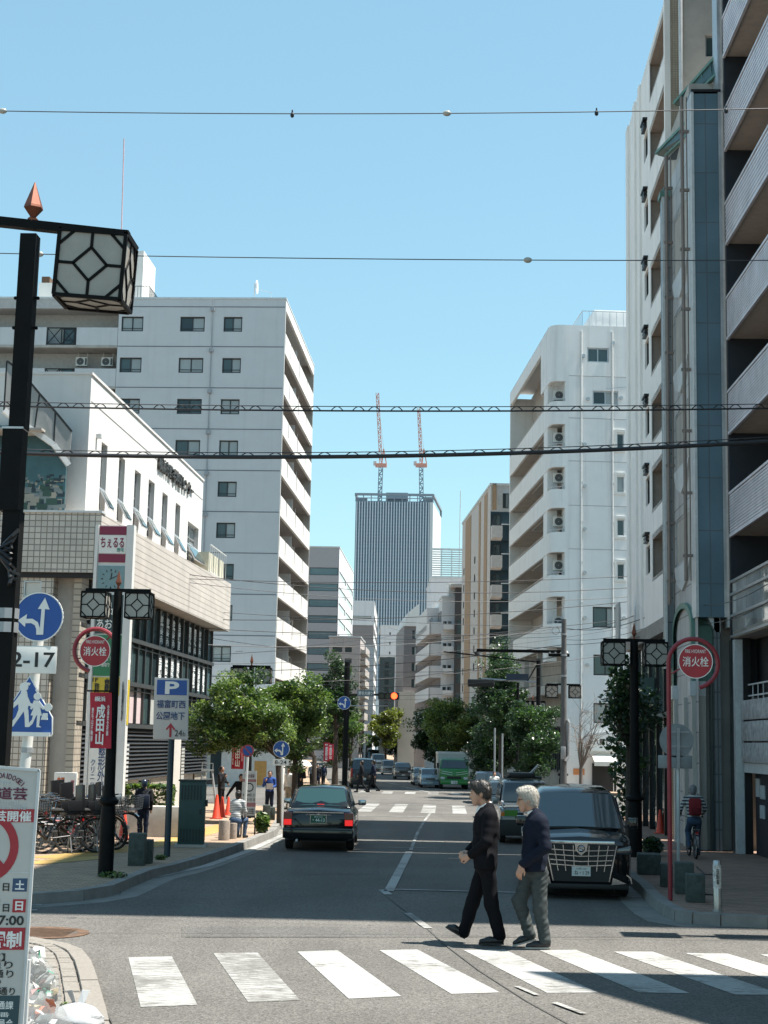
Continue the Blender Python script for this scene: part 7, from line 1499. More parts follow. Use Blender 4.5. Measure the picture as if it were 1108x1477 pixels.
# trucks
def truck(label, px, py, wp, cab, stripe, boxc, Hb=2.75, Hc=2.05):
    W = 1.9; sc = wpx(px, py, wp)/W; t = thing('box_truck', label, 'truck', (0,0,0), 0, 'box trucks', sc); h = W/2; mc = M('cab_'+label.split()[0], cab, .3, var=.05, coat=.3); ms = M('cab_lower_'+label.split()[0], stripe, .3, var=.05, coat=.3); mbx = M('box_'+label.split()[0], boxc, .5, var=.05)
    S = lambda hw, z0, z1: [(0,z0),(hw-.06,z0),(hw,z0+.06),(hw,z1-.08),(hw-.07,z1),(0,z1+.01)]
    hull('cab', [(0,S(h-.12,.5,1.2)),(.02,S(h-.07,.42,1.24)),(.10,S(h-.04,.4,1.32)),(.32,S(h-.10,.4,Hc)),(.6,S(h-.10,.4,Hc+.05)),(1.5,S(h-.10,.4,Hc+.05))], mc, t)
    hull('cab_front', [(-.03,S(h-.10,.55,1.16)),(-.01,S(h-.06,.5,1.22)),(.08,S(h-.035,.48,1.27)),(.4,S(h-.03,.48,1.27)),(1.4,S(h-.03,.48,1.27))], ms, t)
    patch('windscreen', [(-h+.13,.075,1.29),(h-.13,.075,1.29),(h-.20,.30,Hc-.08),(-h+.20,.30,Hc-.08)], m_cglass, t, .03, 0, bulge=.02)
    MB().box(-h+.1,h-.1,-.10,.25,.30,.56).build('bumper', ms, t, bevel=.04)
    for sx in (-1,1):
        MB().box(sx*(h-.36),sx*(h-.10),-.05,.05,.60,.76).build('headlamp', m_head, t, bevel=.02); MB().box(sx*(h+.0),sx*(h+.16),.0,.08,1.3,1.62).build('wing_mirror', m_trim, t, bevel=.03); wheel(t, sx*(h-.16), .7, .36, .22); wheel(t, sx*(h-.16), 3.8, .36, .22)
        mb = MB(); mb.bar((sx*.12,-.045,.88),(sx*(h-.1),-.03,1.0),.045,.02); mb.bar((sx*.12,-.045,1.02),(sx*(h-.15),-.02,1.12),.045,.02); mb.build('white_swoosh', m_wht, t)
    MB().box(-.45,.45,-.045,-.02,.64,.80).build('grille', m_trim, t); plate(t, (0,-.11,.43), .4, .2, '横浜 800', '・3-85')
    MB().box(-h,h,1.62,5.0,.62,Hb).build('cargo_box', mbx, t, bevel=.03); MB().box(-h-.015,h+.015,1.6,5.02,Hb-.12,Hb+.02).build('box_rail', m_alu, t); MB().box(-h+.1,h-.1,1.5,5,.42,.6).build('chassis', m_trim, t)
    place(t, px, py, .05); return t
truck('green fronted refuse box truck stopped at the far line', 655, 1138.5, 43, (.03,.15,.06), (.015,.17,.035), (.34,.36,.33), 2.28, 1.85); truck('white box truck far down the left of the street', 518, 1105, 24, (.7,.7,.7), (.65,.65,.65), (.68,.68,.66), 3.3, 2.2)
# ================================================================ BICYCLES
m_bk = M('bike_frame_black', (.015,.015,.017), .35, .3, var=0); m_spoke = M('spoke_steel', (.35,.35,.35), .3, .8, var=0)
def bicycle(label, frame, basket=True, child=False, rack=True, mud=None):
    t = thing('bicycle', label, 'bicycle', (0,0,0), 0, 'bicycles parked on the left pavement'); mf = frame; R_ = .33
    def wh(): 
        mb = MB(); n = 28
        mb.ring((0,0,0), R_-.04, R_, -.02, .02, n); return mb.mesh('tyre', m_tyre)
    def sp():
        mb = MB(); mb.ring((0,0,0), R_-.048, R_-.03, -.01, .01, 28)
        for k in range(14): a = k*2*PI/14; mb.bar((0, .02 if k % 2 else -.02, 0), ((R_-.04)*math.cos(a), 0, (R_-.04)*math.sin(a)), .005)
        mb.lathe([(.025,-.04),(.025,.04)], n=8, axis='y'); return mb.mesh('spokes', m_spoke)
    for x in (-.53, .53): w_ = obj('wheel', wmesh('bw', wh), t, (x, 0, R_)); obj('spokes', wmesh('bs', sp), w_)
    bb, st, ht, ax = Vector((-.08,0,.28)), Vector((-.22,0,.62)), Vector((.38,0,.72)), Vector((-.53,0,R_))
    mb = MB(); mb.tube([bb, st+Vector((-.04,0,.12))], .02, 6); mb.tube([bb, ht-Vector((-.03,0,.12))], .030, 6); mb.tube([st-Vector((-.03,0,.08)), ht-Vector((-.03,0,.16))], .026, 6)
    for s_ in (-.05,.05): mb.tube([bb, ax+Vector((0,s_,0))], .011, 5); mb.tube([st, ax+Vector((0,s_,0))], .009, 5); mb.tube([ht-Vector((-.02,0,.06)), (.46,s_,.42), (.53,s_,R_)], .012, 5)
    mb.build('frame', mf, t)
    mb = MB(); mb.tube([ht-Vector((-.03,0,.14)), ht+Vector((-.03,0,.24))], .014, 6); mb.tube([(.14,-.28,.98),(.28,-.24,1.0),(.34,-.1,.97),(.34,.1,.97),(.28,.24,1.0),(.14,.28,.98)], .011, 6); mb.build('handlebar', m_chr, t)
    for s_ in (-1, 1): MB().tube([(.10,s_*.285,.975),(.2,s_*.265,.99)], .017, 6).build('grip', m_tyre, t)
    MB().ball((-.27,0,.80), .12, 10, (1.15,.75,.42)).build('saddle', m_tyre, t, True)
    mb = MB(); mb.lathe([(.09,-.035),(.09,-.03)], bb, 16, 'y'); mb.bar(bb+Vector((0,-.06,0)), bb+Vector((.10,-.06,-.13)), .02); mb.bar(bb+Vector((0,.06,0)), bb+Vector((-.10,.06,.13)), .02); mb.box(bb.x+.06,bb.x+.15,-.14,-.06,bb.z-.15,bb.z-.13); mb.box(bb.x-.15,bb.x-.06,.06,.14,bb.z+.13,bb.z+.15); mb.build('crankset', m_spoke, t)
    for x in (-.53,.53): MB().ring((x,0,R_), R_+.012, R_+.02, -.03, .03, 14, a0=PI*.1 if x < 0 else PI*.25, a1=PI*1.05 if x < 0 else PI*1.05).build('mudguard', mud or m_chr, t)
    MB().bar((-.53,-.1,.02),(-.53,-.02,R_),.02).bar((-.53,.1,.02),(-.53,.02,R_),.02).bar((-.56,-.12,.01),(-.56,.12,.01),.02).build('stand', m_spoke, t)
    if basket:
        mb = MB(); x0, x1, y, z0, z1 = .46, .78, .17, .72, .98
        for k in range(6): f = k/5; z = z0+(z1-z0)*f; e = .04*f; mb.bar((x0-e,-y-e,z),(x1+e,-y-e,z),.006).bar((x0-e,y+e,z),(x1+e,y+e,z),.006).bar((x0-e,-y-e,z),(x0-e,y+e,z),.006).bar((x1+e,-y-e,z),(x1+e,y+e,z),.006)
        for k in range(8): f = k/7; x = x0+(x1-x0)*f; yy = -y+2*y*f; mb.bar((x,-y,z0),(x,-y-.04,z1),.005).bar((x,y,z0),(x,y+.04,z1),.005).bar((x1,yy,z0),(x1+.04,yy,z1),.005).bar((x0,yy,z0),(x0-.04,yy,z1),.005)
        mb.box(x0,x1,-y,y,z0-.004,z0+.004); mb.build('basket', m_spoke if basket == 1 else m_bk, t)
    if rack: mb = MB(); [mb.bar((-.75,s_*.06,.70),(-.32,s_*.06,.70),.012) for s_ in (-1,0,1)]; [mb.bar((-.6,s_*.06,.70),(-.53,s_*.06,R_),.012) for s_ in (-1,1)]; mb.build('rear_rack', m_spoke, t); MB().box(-.8,-.77,-.04,.04,.60,.66).build('reflector', m_tail, t)
    if child:
        cs = MB().box(-.72,-.40,-.16,.16,.72,.78).box(-.76,-.70,-.17,.17,.781,1.28).box(-.70,-.42,-.18,-.15,.781,.98).box(-.70,-.42,.15,.18,.781,.98).build('child_seat', m_bk, t, bevel=.012)
    return t
bA = bicycle('black city bicycle with a tall child seat, left of the parked row', m_bk, 2, True); bB = bicycle('bicycle with a wire front basket in the middle of the parked row', M('bike_frame_silver', (.35,.36,.37), .3, .6, var=0), 1); bC = bicycle('bicycle with a red frame in the parked row', M('bike_frame_red', (.25,.02,.02), .35, var=0), 1, mud=m_bk)
def setb(b, px, py, rz, s_=.92): g = G(px, py, KH); b.location = (g.x, g.y, KH); b.rotation_euler[2] = rz; b.scale = (s_,)*3; b.rotation_euler[0] = .08
setb(bA, 78, 1229, -2.6); setb(bB, 112, 1223, -.45, .95); setb(bC, 96, 1226, -2.75)
for src, px, py, rz, lb in ((bA, 62, 1232, -2.5, 'leftmost bicycle of the parked row, with a child seat'),(bB, 128, 1220, -.35, 'bicycle with a wire basket just left of the lamp post'),(bB, 150, 1216, -.2, 'bicycle whose front wheel shows right of the lamp post'),(bC, 105, 1217, -2.9, 'red framed bicycle behind the basket bicycle'),(bA, 88, 1220, -2.7, 'child seat bicycle at the back of the parked row'),(bB, 70, 1222, -2.9, 'basket bicycle behind the festival board'),(bA, 118, 1216, -.6, 'child seat bicycle with its nose towards the tower sign'),(bA, 136, 1224, -.5, 'black bicycle touching the lamp post'),(bC, 84, 1214, -2.7, 'rear red framed bicycle of the parked row'),(bA, 100, 1231, -2.55, 'front black bicycle of the parked row')):
    b = dup(src, (0,0,0), 0, lb); setb(b, px, py, rz)
# ================================================================ PEOPLE: one continuous surface grown from a distance field
def V3(*a): return np.array(a, np.float32)
def field_mesh(name, prims, res, mats, k=.03, cuts=(), wr=0., wf=30., seed=0):
    """prims: ('c',a,b,ra,rb,mat[,k]) tapered limb, ('e',c,r,mat[,k]) ellipsoid. cuts: (normal, offset) keep n.p<offset"""
    lo = np.full(3, 9.); hi = -lo
    for p in prims:
        if p[0] == 'c': pts, r = np.array([p[1], p[2]]), max(p[3], p[4])
        else: pts, r = np.array([p[1]]), np.array(p[2])
        lo = np.minimum(lo, (pts-r).min(0)); hi = np.maximum(hi, (pts+r).max(0))
    lo -= .05; hi += .05; n = np.ceil((hi-lo)/res).astype(int)+1
    D = np.full(n, 1., np.float32); Lb = np.zeros(n, np.int8); Dm = np.full(n, 1., np.float32)
    ax = [lo[i]+res*np.arange(n[i]) for i in range(3)]
    for p in prims:
        if p[0] == 'c': a, b, ra, rb, m = np.array(p[1], float), np.array(p[2], float), p[3], p[4], p[5]; kk = p[6] if len(p) > 6 else k; plo, phi = np.minimum(a, b)-max(ra, rb), np.maximum(a, b)+max(ra, rb)
        else: c, r, m = np.array(p[1], float), np.array(p[2], float), p[3]; kk = p[4] if len(p) > 4 else k; plo, phi = c-r, c+r
        i0 = np.maximum(0, ((plo-lo-.09)/res).astype(int)); i1 = np.minimum(n, ((phi-lo+.09)/res).astype(int)+2); sl = tuple(slice(i0[i], i1[i]) for i in range(3))
        X, Y, Z = np.meshgrid(*[ax[i][sl[i]] for i in range(3)], indexing='ij')
        if p[0] == 'c':
            ab = b-a; t = np.clip(((X-a[0])*ab[0]+(Y-a[1])*ab[1]+(Z-a[2])*ab[2])/max(ab@ab, 1e-9), 0, 1)
            d = np.sqrt((X-a[0]-ab[0]*t)**2+(Y-a[1]-ab[1]*t)**2+(Z-a[2]-ab[2]*t)**2)-(ra+(rb-ra)*t)
        else:
            q = np.sqrt(((X-c[0])/r[0])**2+((Y-c[1])/r[1])**2+((Z-c[2])/r[2])**2); d = (q-1)*min(r)*(.6+.4*np.clip(1/np.maximum(q,.3),0,1))
        d = d.astype(np.float32); old = D[sl]
        h = np.clip(.5+.5*(old-d)/kk, 0, 1); new = old*(1-h)+d*h-kk*h*(1-h); D[sl] = new
        upd = d < Dm[sl]; Lb[sl][upd] = m; Dm[sl] = np.minimum(Dm[sl], d)
    X, Y, Z = np.meshgrid(*ax, indexing='ij')
    if wr:
        rng = np.random.default_rng(seed); f = np.zeros_like(D)
        for i in range(5):
            w_ = rng.normal(size=3)*wf; w_[2] *= 1.3; f += np.sin(X*w_[0]+Y*w_[1]+Z*w_[2]+rng.uniform(0, 6)+2*np.sin(Z*wf*.5+i))
        D += (wr*f/3).astype(np.float32)
    for nn, o in cuts: D = np.maximum(D, (X*nn[0]+Y*nn[1]+Z*nn[2]-o).astype(np.float32))
    S = D < 0; nx, ny, nz = n
    cnt = np.zeros((nx-1, ny-1, nz-1), np.int8); acc = np.zeros((nx-1, ny-1, nz-1, 3), np.float32)
    def cs(a, dx, dy, dz): return a[dx:nx-1+dx, dy:ny-1+dy, dz:nz-1+dz]
    offs = [(0,0),(0,1),(1,0),(1,1)]
    for axis in range(3):
        for u, v in offs:
            a = [0,0,0]; o = [i for i in range(3) if i != axis]; a[o[0]], a[o[1]] = u, v; b = a.copy(); b[axis] = 1
            d0, d1 = cs(D, *a), cs(D, *b); cr = (d0 < 0) != (d1 < 0); t = np.where(cr, d0/np.where(cr, d0-d1, 1), 0)
            cnt += cr
            for i in range(3): acc[..., i] += np.where(cr, (t if i == axis else a[i]), 0)
    act = cnt > 0; idx = np.full(act.shape, -1, np.int32); ii = np.argwhere(act); idx[act] = np.arange(len(ii))
    vs = lo+(ii+acc[act]/cnt[act][:, None])*res; vl = Lb[:-1,:-1,:-1][act]; F = []
    for axis in range(3):
        o = [i for i in range(3) if i != axis]; sa = [slice(1,-1)]*3; sa[axis] = slice(0, n[axis]-1); sb = list(sa); sb[axis] = slice(1, n[axis])
        A, B = S[tuple(sa)], S[tuple(sb)]; e = np.argwhere(A != B); 
        if not len(e): continue
        flip = A[tuple(e.T)]; e = e+1; e[:, axis] -= 1
        q = []
        for du, dv in ((-1,-1),(0,-1),(0,0),(-1,0)): c = e.copy(); c[:, o[0]] += du; c[:, o[1]] += dv; q.append(idx[tuple(c.T)])
        q = np.stack(q, 1); s_ = flip if axis != 1 else ~flip; q[~s_] = q[~s_][:, ::-1]; F.append(q)
    F = np.concatenate(F); F = F[(F >= 0).all(1)]
    me = bpy.data.meshes.new(name); me.vertices.add(len(vs)); me.vertices.foreach_set('co', vs.astype(np.float32).ravel()); me.loops.add(F.size); me.loops.foreach_set('vertex_index', F.ravel().astype(np.int32)); me.polygons.add(len(F)); me.polygons.foreach_set('loop_start', np.arange(0, F.size, 4, dtype=np.int32))
    for m in mats: me.materials.append(m)
    me.polygons.foreach_set('material_index', vl[F[:, 0]].astype(np.int32)); me.polygons.foreach_set('use_smooth', np.ones(len(F), bool)); me.update(); me.validate(); return me
m_skin = M('skin', (.42,.235,.16), .5, var=.08, scale=30); m_skin2 = M('skin_far', (.36,.20,.14), .55, var=.05); m_suit = M('suit_black', (.006,.006,.008), .85, var=.15, scale=20, spec=.12); m_knit = M('jacket_navy', (.009,.012,.022), .85, var=.2, scale=30, spec=.12); m_grn = M('trousers_grey_green', (.033,.042,.042), .8, var=.15, scale=15); m_shoe = M('shoe_black', (.012,.011,.011), .4, var=.1); m_shirt = M('shirt_white', (.70,.70,.68), .7, var=.03); m_hairb = M('hair_black', (.010,.008,.007), .5, var=.4, scale=60); m_hairg = M('hair_silver', (.50,.47,.41), .55, var=.25, scale=60); m_sole = M('sole_pale', (.40,.38,.34), .7, var=.05); m_lip = M('lip_shadow', (.16,.06,.05), .5, var=0); m_eye = M('eye_dark', (.015,.012,.01), .3, var=0)
def hand_prims(w, d, m=0, curl=.5, up=(0,-1,0), s=1.):
    """palm, four unequal bent fingers and a thumb; w wrist, d pointing direction, up back-of-hand normal"""
    w, d, up = np.array(w, float), np.array(d, float), np.array(up, float); d /= np.linalg.norm(d); up -= d*(up@d); up /= np.linalg.norm(up); sd = np.cross(d, up)
    P_ = [('c', w, w+d*.085*s, .030*s, .034*s, m, .02)]
    for i, ln in enumerate((.072, .082, .076, .060)):
        b = w+d*.09*s+sd*(i-1.5)*.021*s; f = d*math.cos(curl)-up*math.sin(curl); k_ = b+f*ln*.5*s; f2 = d*math.cos(curl*2.2)-up*math.sin(curl*2.2); e = k_+f2*ln*.5*s
        P_ += [('c', w+d*.06*s+sd*(i-1.5)*.017*s, b, .014*s, .0105*s, m, .006), ('c', b, k_, .0105*s, .0095*s, m, .004), ('c', k_, e, .0095*s, .0075*s, m, .004)]
    tb = w+d*.025*s-sd*.028*s; tk = tb+(d*.75-sd*.55-up*.25)*.05*s; P_ += [('c', tb, tk, .016*s, .012*s, m, .008), ('c', tk, tk+(d*.9-up*.35)*.035*s, .011*s, .009*s, m, .004)]
    return P_
def head_prims(c, m=0, tilt=0.):
    """head facing -x; c centre of the skull"""
    c = np.array(c, float); q = lambda x, y, z: c+np.array([x*math.cos(tilt)-z*math.sin(tilt), y, x*math.sin(tilt)+z*math.cos(tilt)])
    return [('e', q(.015,0,.02), (.100,.078,.108), m), ('e', q(-.045,0,-.055), (.052,.058,.075), m, .04), ('c', q(-.06,-.02,-.11), q(-.06,.02,-.11), .024, .024, m, .03), ('c', q(-.088,0,0), q(-.108,0,-.035), .011, .015, m, .015), ('c', q(-.082,-.03,.022), q(-.082,.03,.022), .014, .014, m, .02),
            ('c', q(-.085,-.018,-.075), q(-.085,.018,-.075), .010, .010, m, .012), ('e', q(.02,-.082,-.015), (.022,.010,.034), m, .006), ('e', q(.02,.082,-.015), (.022,.010,.034), m, .006)], q
def face_parts(t, q):
    for y in (-.03, .03): MB().ball(tuple(q(-.084,y,.002)), .010, 8, (.6,1.3,.7)).build('eye', m_eye, t, True); MB().bar(tuple(q(-.094,y-.016,.026)), tuple(q(-.090,y+.016,.027)), .007).build('eyebrow', m_hairb, t)
    MB().bar(tuple(q(-.0955,-.020,-.075)), tuple(q(-.0955,.020,-.075)), .006).build('mouth', m_lip, t)
def shoe(t, heel, toe, y, sole=None, w_=.047):
    h, e = np.array([heel[0], y, heel[1]]), np.array([toe[0], y, toe[1]]); d = (e-h)/np.linalg.norm(e-h); upv = np.array([d[2], 0, -d[0]]); upv = upv*np.sign(upv[2] or 1)
    pr = [('c', h+upv*.045+d*.045, h+upv*.04+d*.16, w_*.86, w_*.95, 0), ('c', h+upv*.038+d*.16, e+upv*.03-d*.035, w_, w_*.62, 0), ('c', h+upv*.05+d*.04, h+upv*.115+d*.055, .046, .043, 0, .02)]
    obj('shoe', field_mesh('shoe', pr, .008, [m_shoe], .02, cuts=[(-upv, float(-(upv@(h+upv*.012))))]), t)
    mb = MB(); pts = []
    for s_ in (-1, 1):
        for u in (0, .25, .5, .75, 1) if s_ > 0 else (1, .75, .5, .25, 0): c = h+(e-h)*u; ww = w_*(.75, .92, 1.0, .98, .5)[int(u*4)]; pts.append(c+np.array([0, s_*ww, 0]))
    mb.slab([tuple(p) for p in pts], tuple(-upv), .018); mb.build('shoe_sole', sole or m_shoe, t)
# ---- man in the black suit
g = G(690, 1362); t = thing('person', 'man in a black suit and white shirt striding left over the crossing', 'person', (g.x, g.y, 0), 0, None, .962)
hp, hq = head_prims((-.005, 0, 1.685), 0, .10)
nk = [('c', (.055,0,1.63), (.085,0,1.47), .058, .066, 0)]
sh_n, el_n, wr_n = (.125,-.185,1.43), (.075,-.245,1.15), (-.105,-.125,.985); sh_f, el_f, wr_f = (.085,.185,1.43), (.02,.235,1.15), (-.135,.06,1.01)
legs = [((.07,.085,.88), (-.07,.085,.45), (-.165,.085,.12)), ((.09,-.085,.88), (.145,-.085,.45), (.235,-.085,.11))]
core = [('e', (.07,0,1.30), (.11,.165,.22), 0), ('e', (.07,0,1.02), (.10,.15,.2), 0)]
body = hp+nk+core+[('c', sh_n, el_n, .05, .042, 0), ('c', el_n, wr_n, .04, .029, 0), ('c', sh_f, el_f, .05, .042, 0), ('c', el_f, wr_f, .04, .029, 0)]+hand_prims(wr_n, (-.75,.25,-.2), 0, .75, (-.25,-.8,.5))+hand_prims(wr_f, (-.55,-.5,-.12), 0, .8, (-.6,0,.8))
for hpv, kn, an in legs: body += [('c', hpv, kn, .072, .052, 0), ('c', kn, an, .05, .036, 0)]
obj('body', field_mesh('body', body, .0085, [m_skin], .03), t); face_parts(t, hq)
jk = [('e', (.075,0,1.30), (.150,.205,.25), 0), ('e', (.065,0,1.06), (.148,.185,.26), 0), ('c', (.06,-.10,.96), (.065,-.105,.80), .125, .125, 0), ('c', (.085,.10,.96), (.085,.10,.80), .125, .13, 0), ('c', (.115,-.15,1.45), (.085,.15,1.45), .075, .075, 0), ('c', (.12,-.165,1.43), el_n, .078, .063, 0), ('c', el_n, tuple(np.array(wr_n)*.9+np.array(el_n)*.1), .062, .050, 0, .02), ('c', (.085,.165,1.43), el_f, .076, .063, 0), ('c', el_f, tuple(np.array(wr_f)*.9+np.array(el_f)*.1), .062, .050, 0, .02), ('c', (.105,-.05,1.53), (.10,.05,1.53), .055, .055, 0)]
obj('jacket', field_mesh('jacket', jk, .009, [m_suit], .04, cuts=[((.08,0,-1), -.845)], wr=.003, wf=22, seed=3), t)
obj('shirt_collar', field_mesh('shirt_collar', [('c', (.075,-.012,1.545), (.07,.012,1.545), .070, .070, 0), ('c', (.0,0,1.50), (-.03,0,1.38), .035, .030, 0)], .008, [m_shirt], .02, cuts=[((-.45,0,1), 1.54)]), t)
tr = [('e', (.075,0,.90), (.135,.165,.14), 0)]
for hpv, kn, an in legs: a = np.array(an); k_ = np.array(kn); tr += [('c', hpv, kn, .098, .077, 0), ('c', kn, tuple(a+(k_-a)*.0), .077, .070, 0)]
obj('trousers', field_mesh('trousers', tr, .009, [m_suit], .035, wr=.005, wf=24, seed=5), t)
shoe(t, (-.155,.045), (-.375,.165), .085); shoe(t, (.285,.015), (.0,.012), -.085)
hr = [('e', hq(.028,0,.038), (.108,.088,.110), 0), ('e', hq(-.055,0,.085), (.055,.07,.045), 0, .03), ('e', hq(.07,0,-.02), (.06,.078,.085), 0)]
obj('hair', field_mesh('hair', hr, .007, [m_hairb], .02, cuts=[(hq(-1,0,-.62)-hq(0,0,0), float((hq(-1,0,-.62)-hq(0,0,0))@hq(-.072,0,.045)))], wr=.0035, wf=120, seed=2), t)
def strands(t, mat, n, seed, ln=.05):
    h = [c for c in t.children if c.name.startswith('hair')][0].data; rng = np.random.default_rng(seed); k = len(h.vertices); a = np.empty(k*3, np.float32); b = np.empty(k*3, np.float32); h.vertices.foreach_get('co', a); h.vertices.foreach_get('normal', b); a, b = a.reshape(-1,3), b.reshape(-1,3)
    i = rng.integers(0, k, n); p, nn = a[i], b[i]; d = rng.normal(size=(n,3))*.35+np.array([.55,0,-.8]); d -= nn*(d*nn).sum(1)[:,None]*.8; d /= np.linalg.norm(d, axis=1)[:,None]; s_ = np.cross(d, nn)*.0018; L = ln*rng.uniform(.5,1.2,n)[:,None]
    V = np.stack([p-d*L*.3+s_, p-d*L*.3-s_, p+d*L*.7+nn*.004-s_*.3, p+d*L*.7+nn*.004+s_*.3], 1)+(nn*.003)[:,None,:]
    me = bpy.data.meshes.new('hair_strands'); me.from_pydata(V.reshape(-1,3).tolist(), [], np.arange(4*n).reshape(-1,4).tolist()); me.materials.append(mat); me.update(); obj('hair_strands', me, t, kind='stuff')
strands(t, M('hair_black_sheen', (.028,.022,.018), .4, var=.3, scale=90), 2200, 1)
# ---- silver haired man in a navy jacket
g = G(768, 1368); t = thing('person', 'silver haired man in a navy jacket and grey trousers walking behind the suited man', 'person', (g.x, g.y, 0), 0, None, .955)
hp, hq = head_prims((-.075, 0, 1.645), 0, .12)
sh_n, el_n, wr_n = (.085,-.19,1.39), (.125,-.25,1.13), (-.14,-.225,.925); sh_f, el_f, wr_f = (.03,.19,1.39), (.06,.245,1.13), (-.06,.21,.91)
legs = [((-.01,.08,.84), (-.145,.08,.50), (-.025,.08,.14)), ((.07,-.08,.84), (.075,-.08,.46), (.135,-.08,.11))]
body = hp+[('c', (-.025,0,1.60), (.02,0,1.43), .056, .064, 0), ('e', (.03,0,1.25), (.11,.16,.22), 0), ('e', (.02,0,1.0), (.10,.15,.2), 0), ('c', sh_n, el_n, .048, .04, 0), ('c', el_n, wr_n, .038, .028, 0), ('c', sh_f, el_f, .048, .04, 0), ('c', el_f, wr_f, .038, .028, 0)]+hand_prims(wr_n, (-.28,.05,-1), 0, .35, (-.5,-.8,.1))+hand_prims(wr_f, (-.2,0,-1), 0, .4, (-.4,.8,0))
for hpv, kn, an in legs: body += [('c', hpv, kn, .07, .05, 0), ('c', kn, an, .048, .035, 0)]
obj('body', field_mesh('body', body, .0085, [m_skin], .03), t); face_parts(t, hq)
jk = [('e', (.03,0,1.27), (.145,.20,.24), 0), ('e', (.02,0,1.04), (.15,.19,.25), 0), ('e', (.075,0,1.30), (.11,.17,.2), 0), ('c', (.01,-.10,.98), (.015,-.10,.84), .125, .130, 0), ('c', (.02,.10,.98), (.02,.10,.84), .125, .13, 0), ('c', (.07,-.15,1.41), (.03,.15,1.41), .075, .075, 0), ('c', sh_n, el_n, .080, .066, 0), ('c', el_n, tuple(np.array(wr_n)*.92+np.array(el_n)*.08), .066, .050, 0, .02), ('c', sh_f, el_f, .078, .066, 0), ('c', el_f, tuple(np.array(wr_f)*.92+np.array(el_f)*.08), .064, .05, 0, .02), ('c', (.02,-.045,1.49), (.015,.045,1.49), .060, .060, 0)]
obj('jacket', field_mesh('jacket', jk, .009, [m_knit], .04, cuts=[((.05,0,-1), -.855)], wr=.0035, wf=24, seed=9), t)
obj('shirt_collar', field_mesh('shirt_collar', [('c', (-.0,-.012,1.505), (-.005,.012,1.505), .072, .072, 0)], .008, [m_shirt], .02, cuts=[((-.4,0,1), 1.535), ((.4,0,-1), -1.47)]), t)
MB().box(-.128,-.122,-.10,-.06,1.24,1.29).build('chest_badge', m_sole, t)
tr = [('e', (.03,0,.87), (.13,.16,.13), 0)]
for hpv, kn, an in legs: tr += [('c', hpv, kn, .098, .078, 0), ('c', kn, an, .077, .068, 0)]
obj('trousers', field_mesh('trousers', tr, .009, [m_grn], .035, wr=.007, wf=26, seed=6), t)
shoe(t, (.045,.085), (-.215,.005), .08, m_sole); shoe(t, (.195,.012), (-.085,.005), -.08, m_sole)
hr = [('e', hq(.028,0,.040), (.112,.092,.112), 0), ('e', hq(-.05,0,.085), (.058,.075,.05), 0, .03), ('e', hq(.06,0,-.02), (.066,.084,.085), 0)]
obj('hair', field_mesh('hair', hr, .007, [m_hairg], .02, cuts=[(hq(-1,0,-.55)-hq(0,0,0), float((hq(-1,0,-.55)-hq(0,0,0))@hq(-.06,0,.03)))], wr=.004, wf=120, seed=4), t)
strands(t, M('hair_silver_sheen', (.42,.39,.34), .5, var=.35, scale=90), 2600, 2)
mb = MB(); a_ = hq(-.088,-.05,.004); mb.bar(tuple(hq(-.09,-.052,.006)), tuple(hq(.01,-.084,.01)), .006)
for y in (-.03, .03): mb.ring(tuple(hq(-.098,y,.0)), .020, .025, -.002, .002, 14, 'x')
mb.build('glasses', m_black, t)
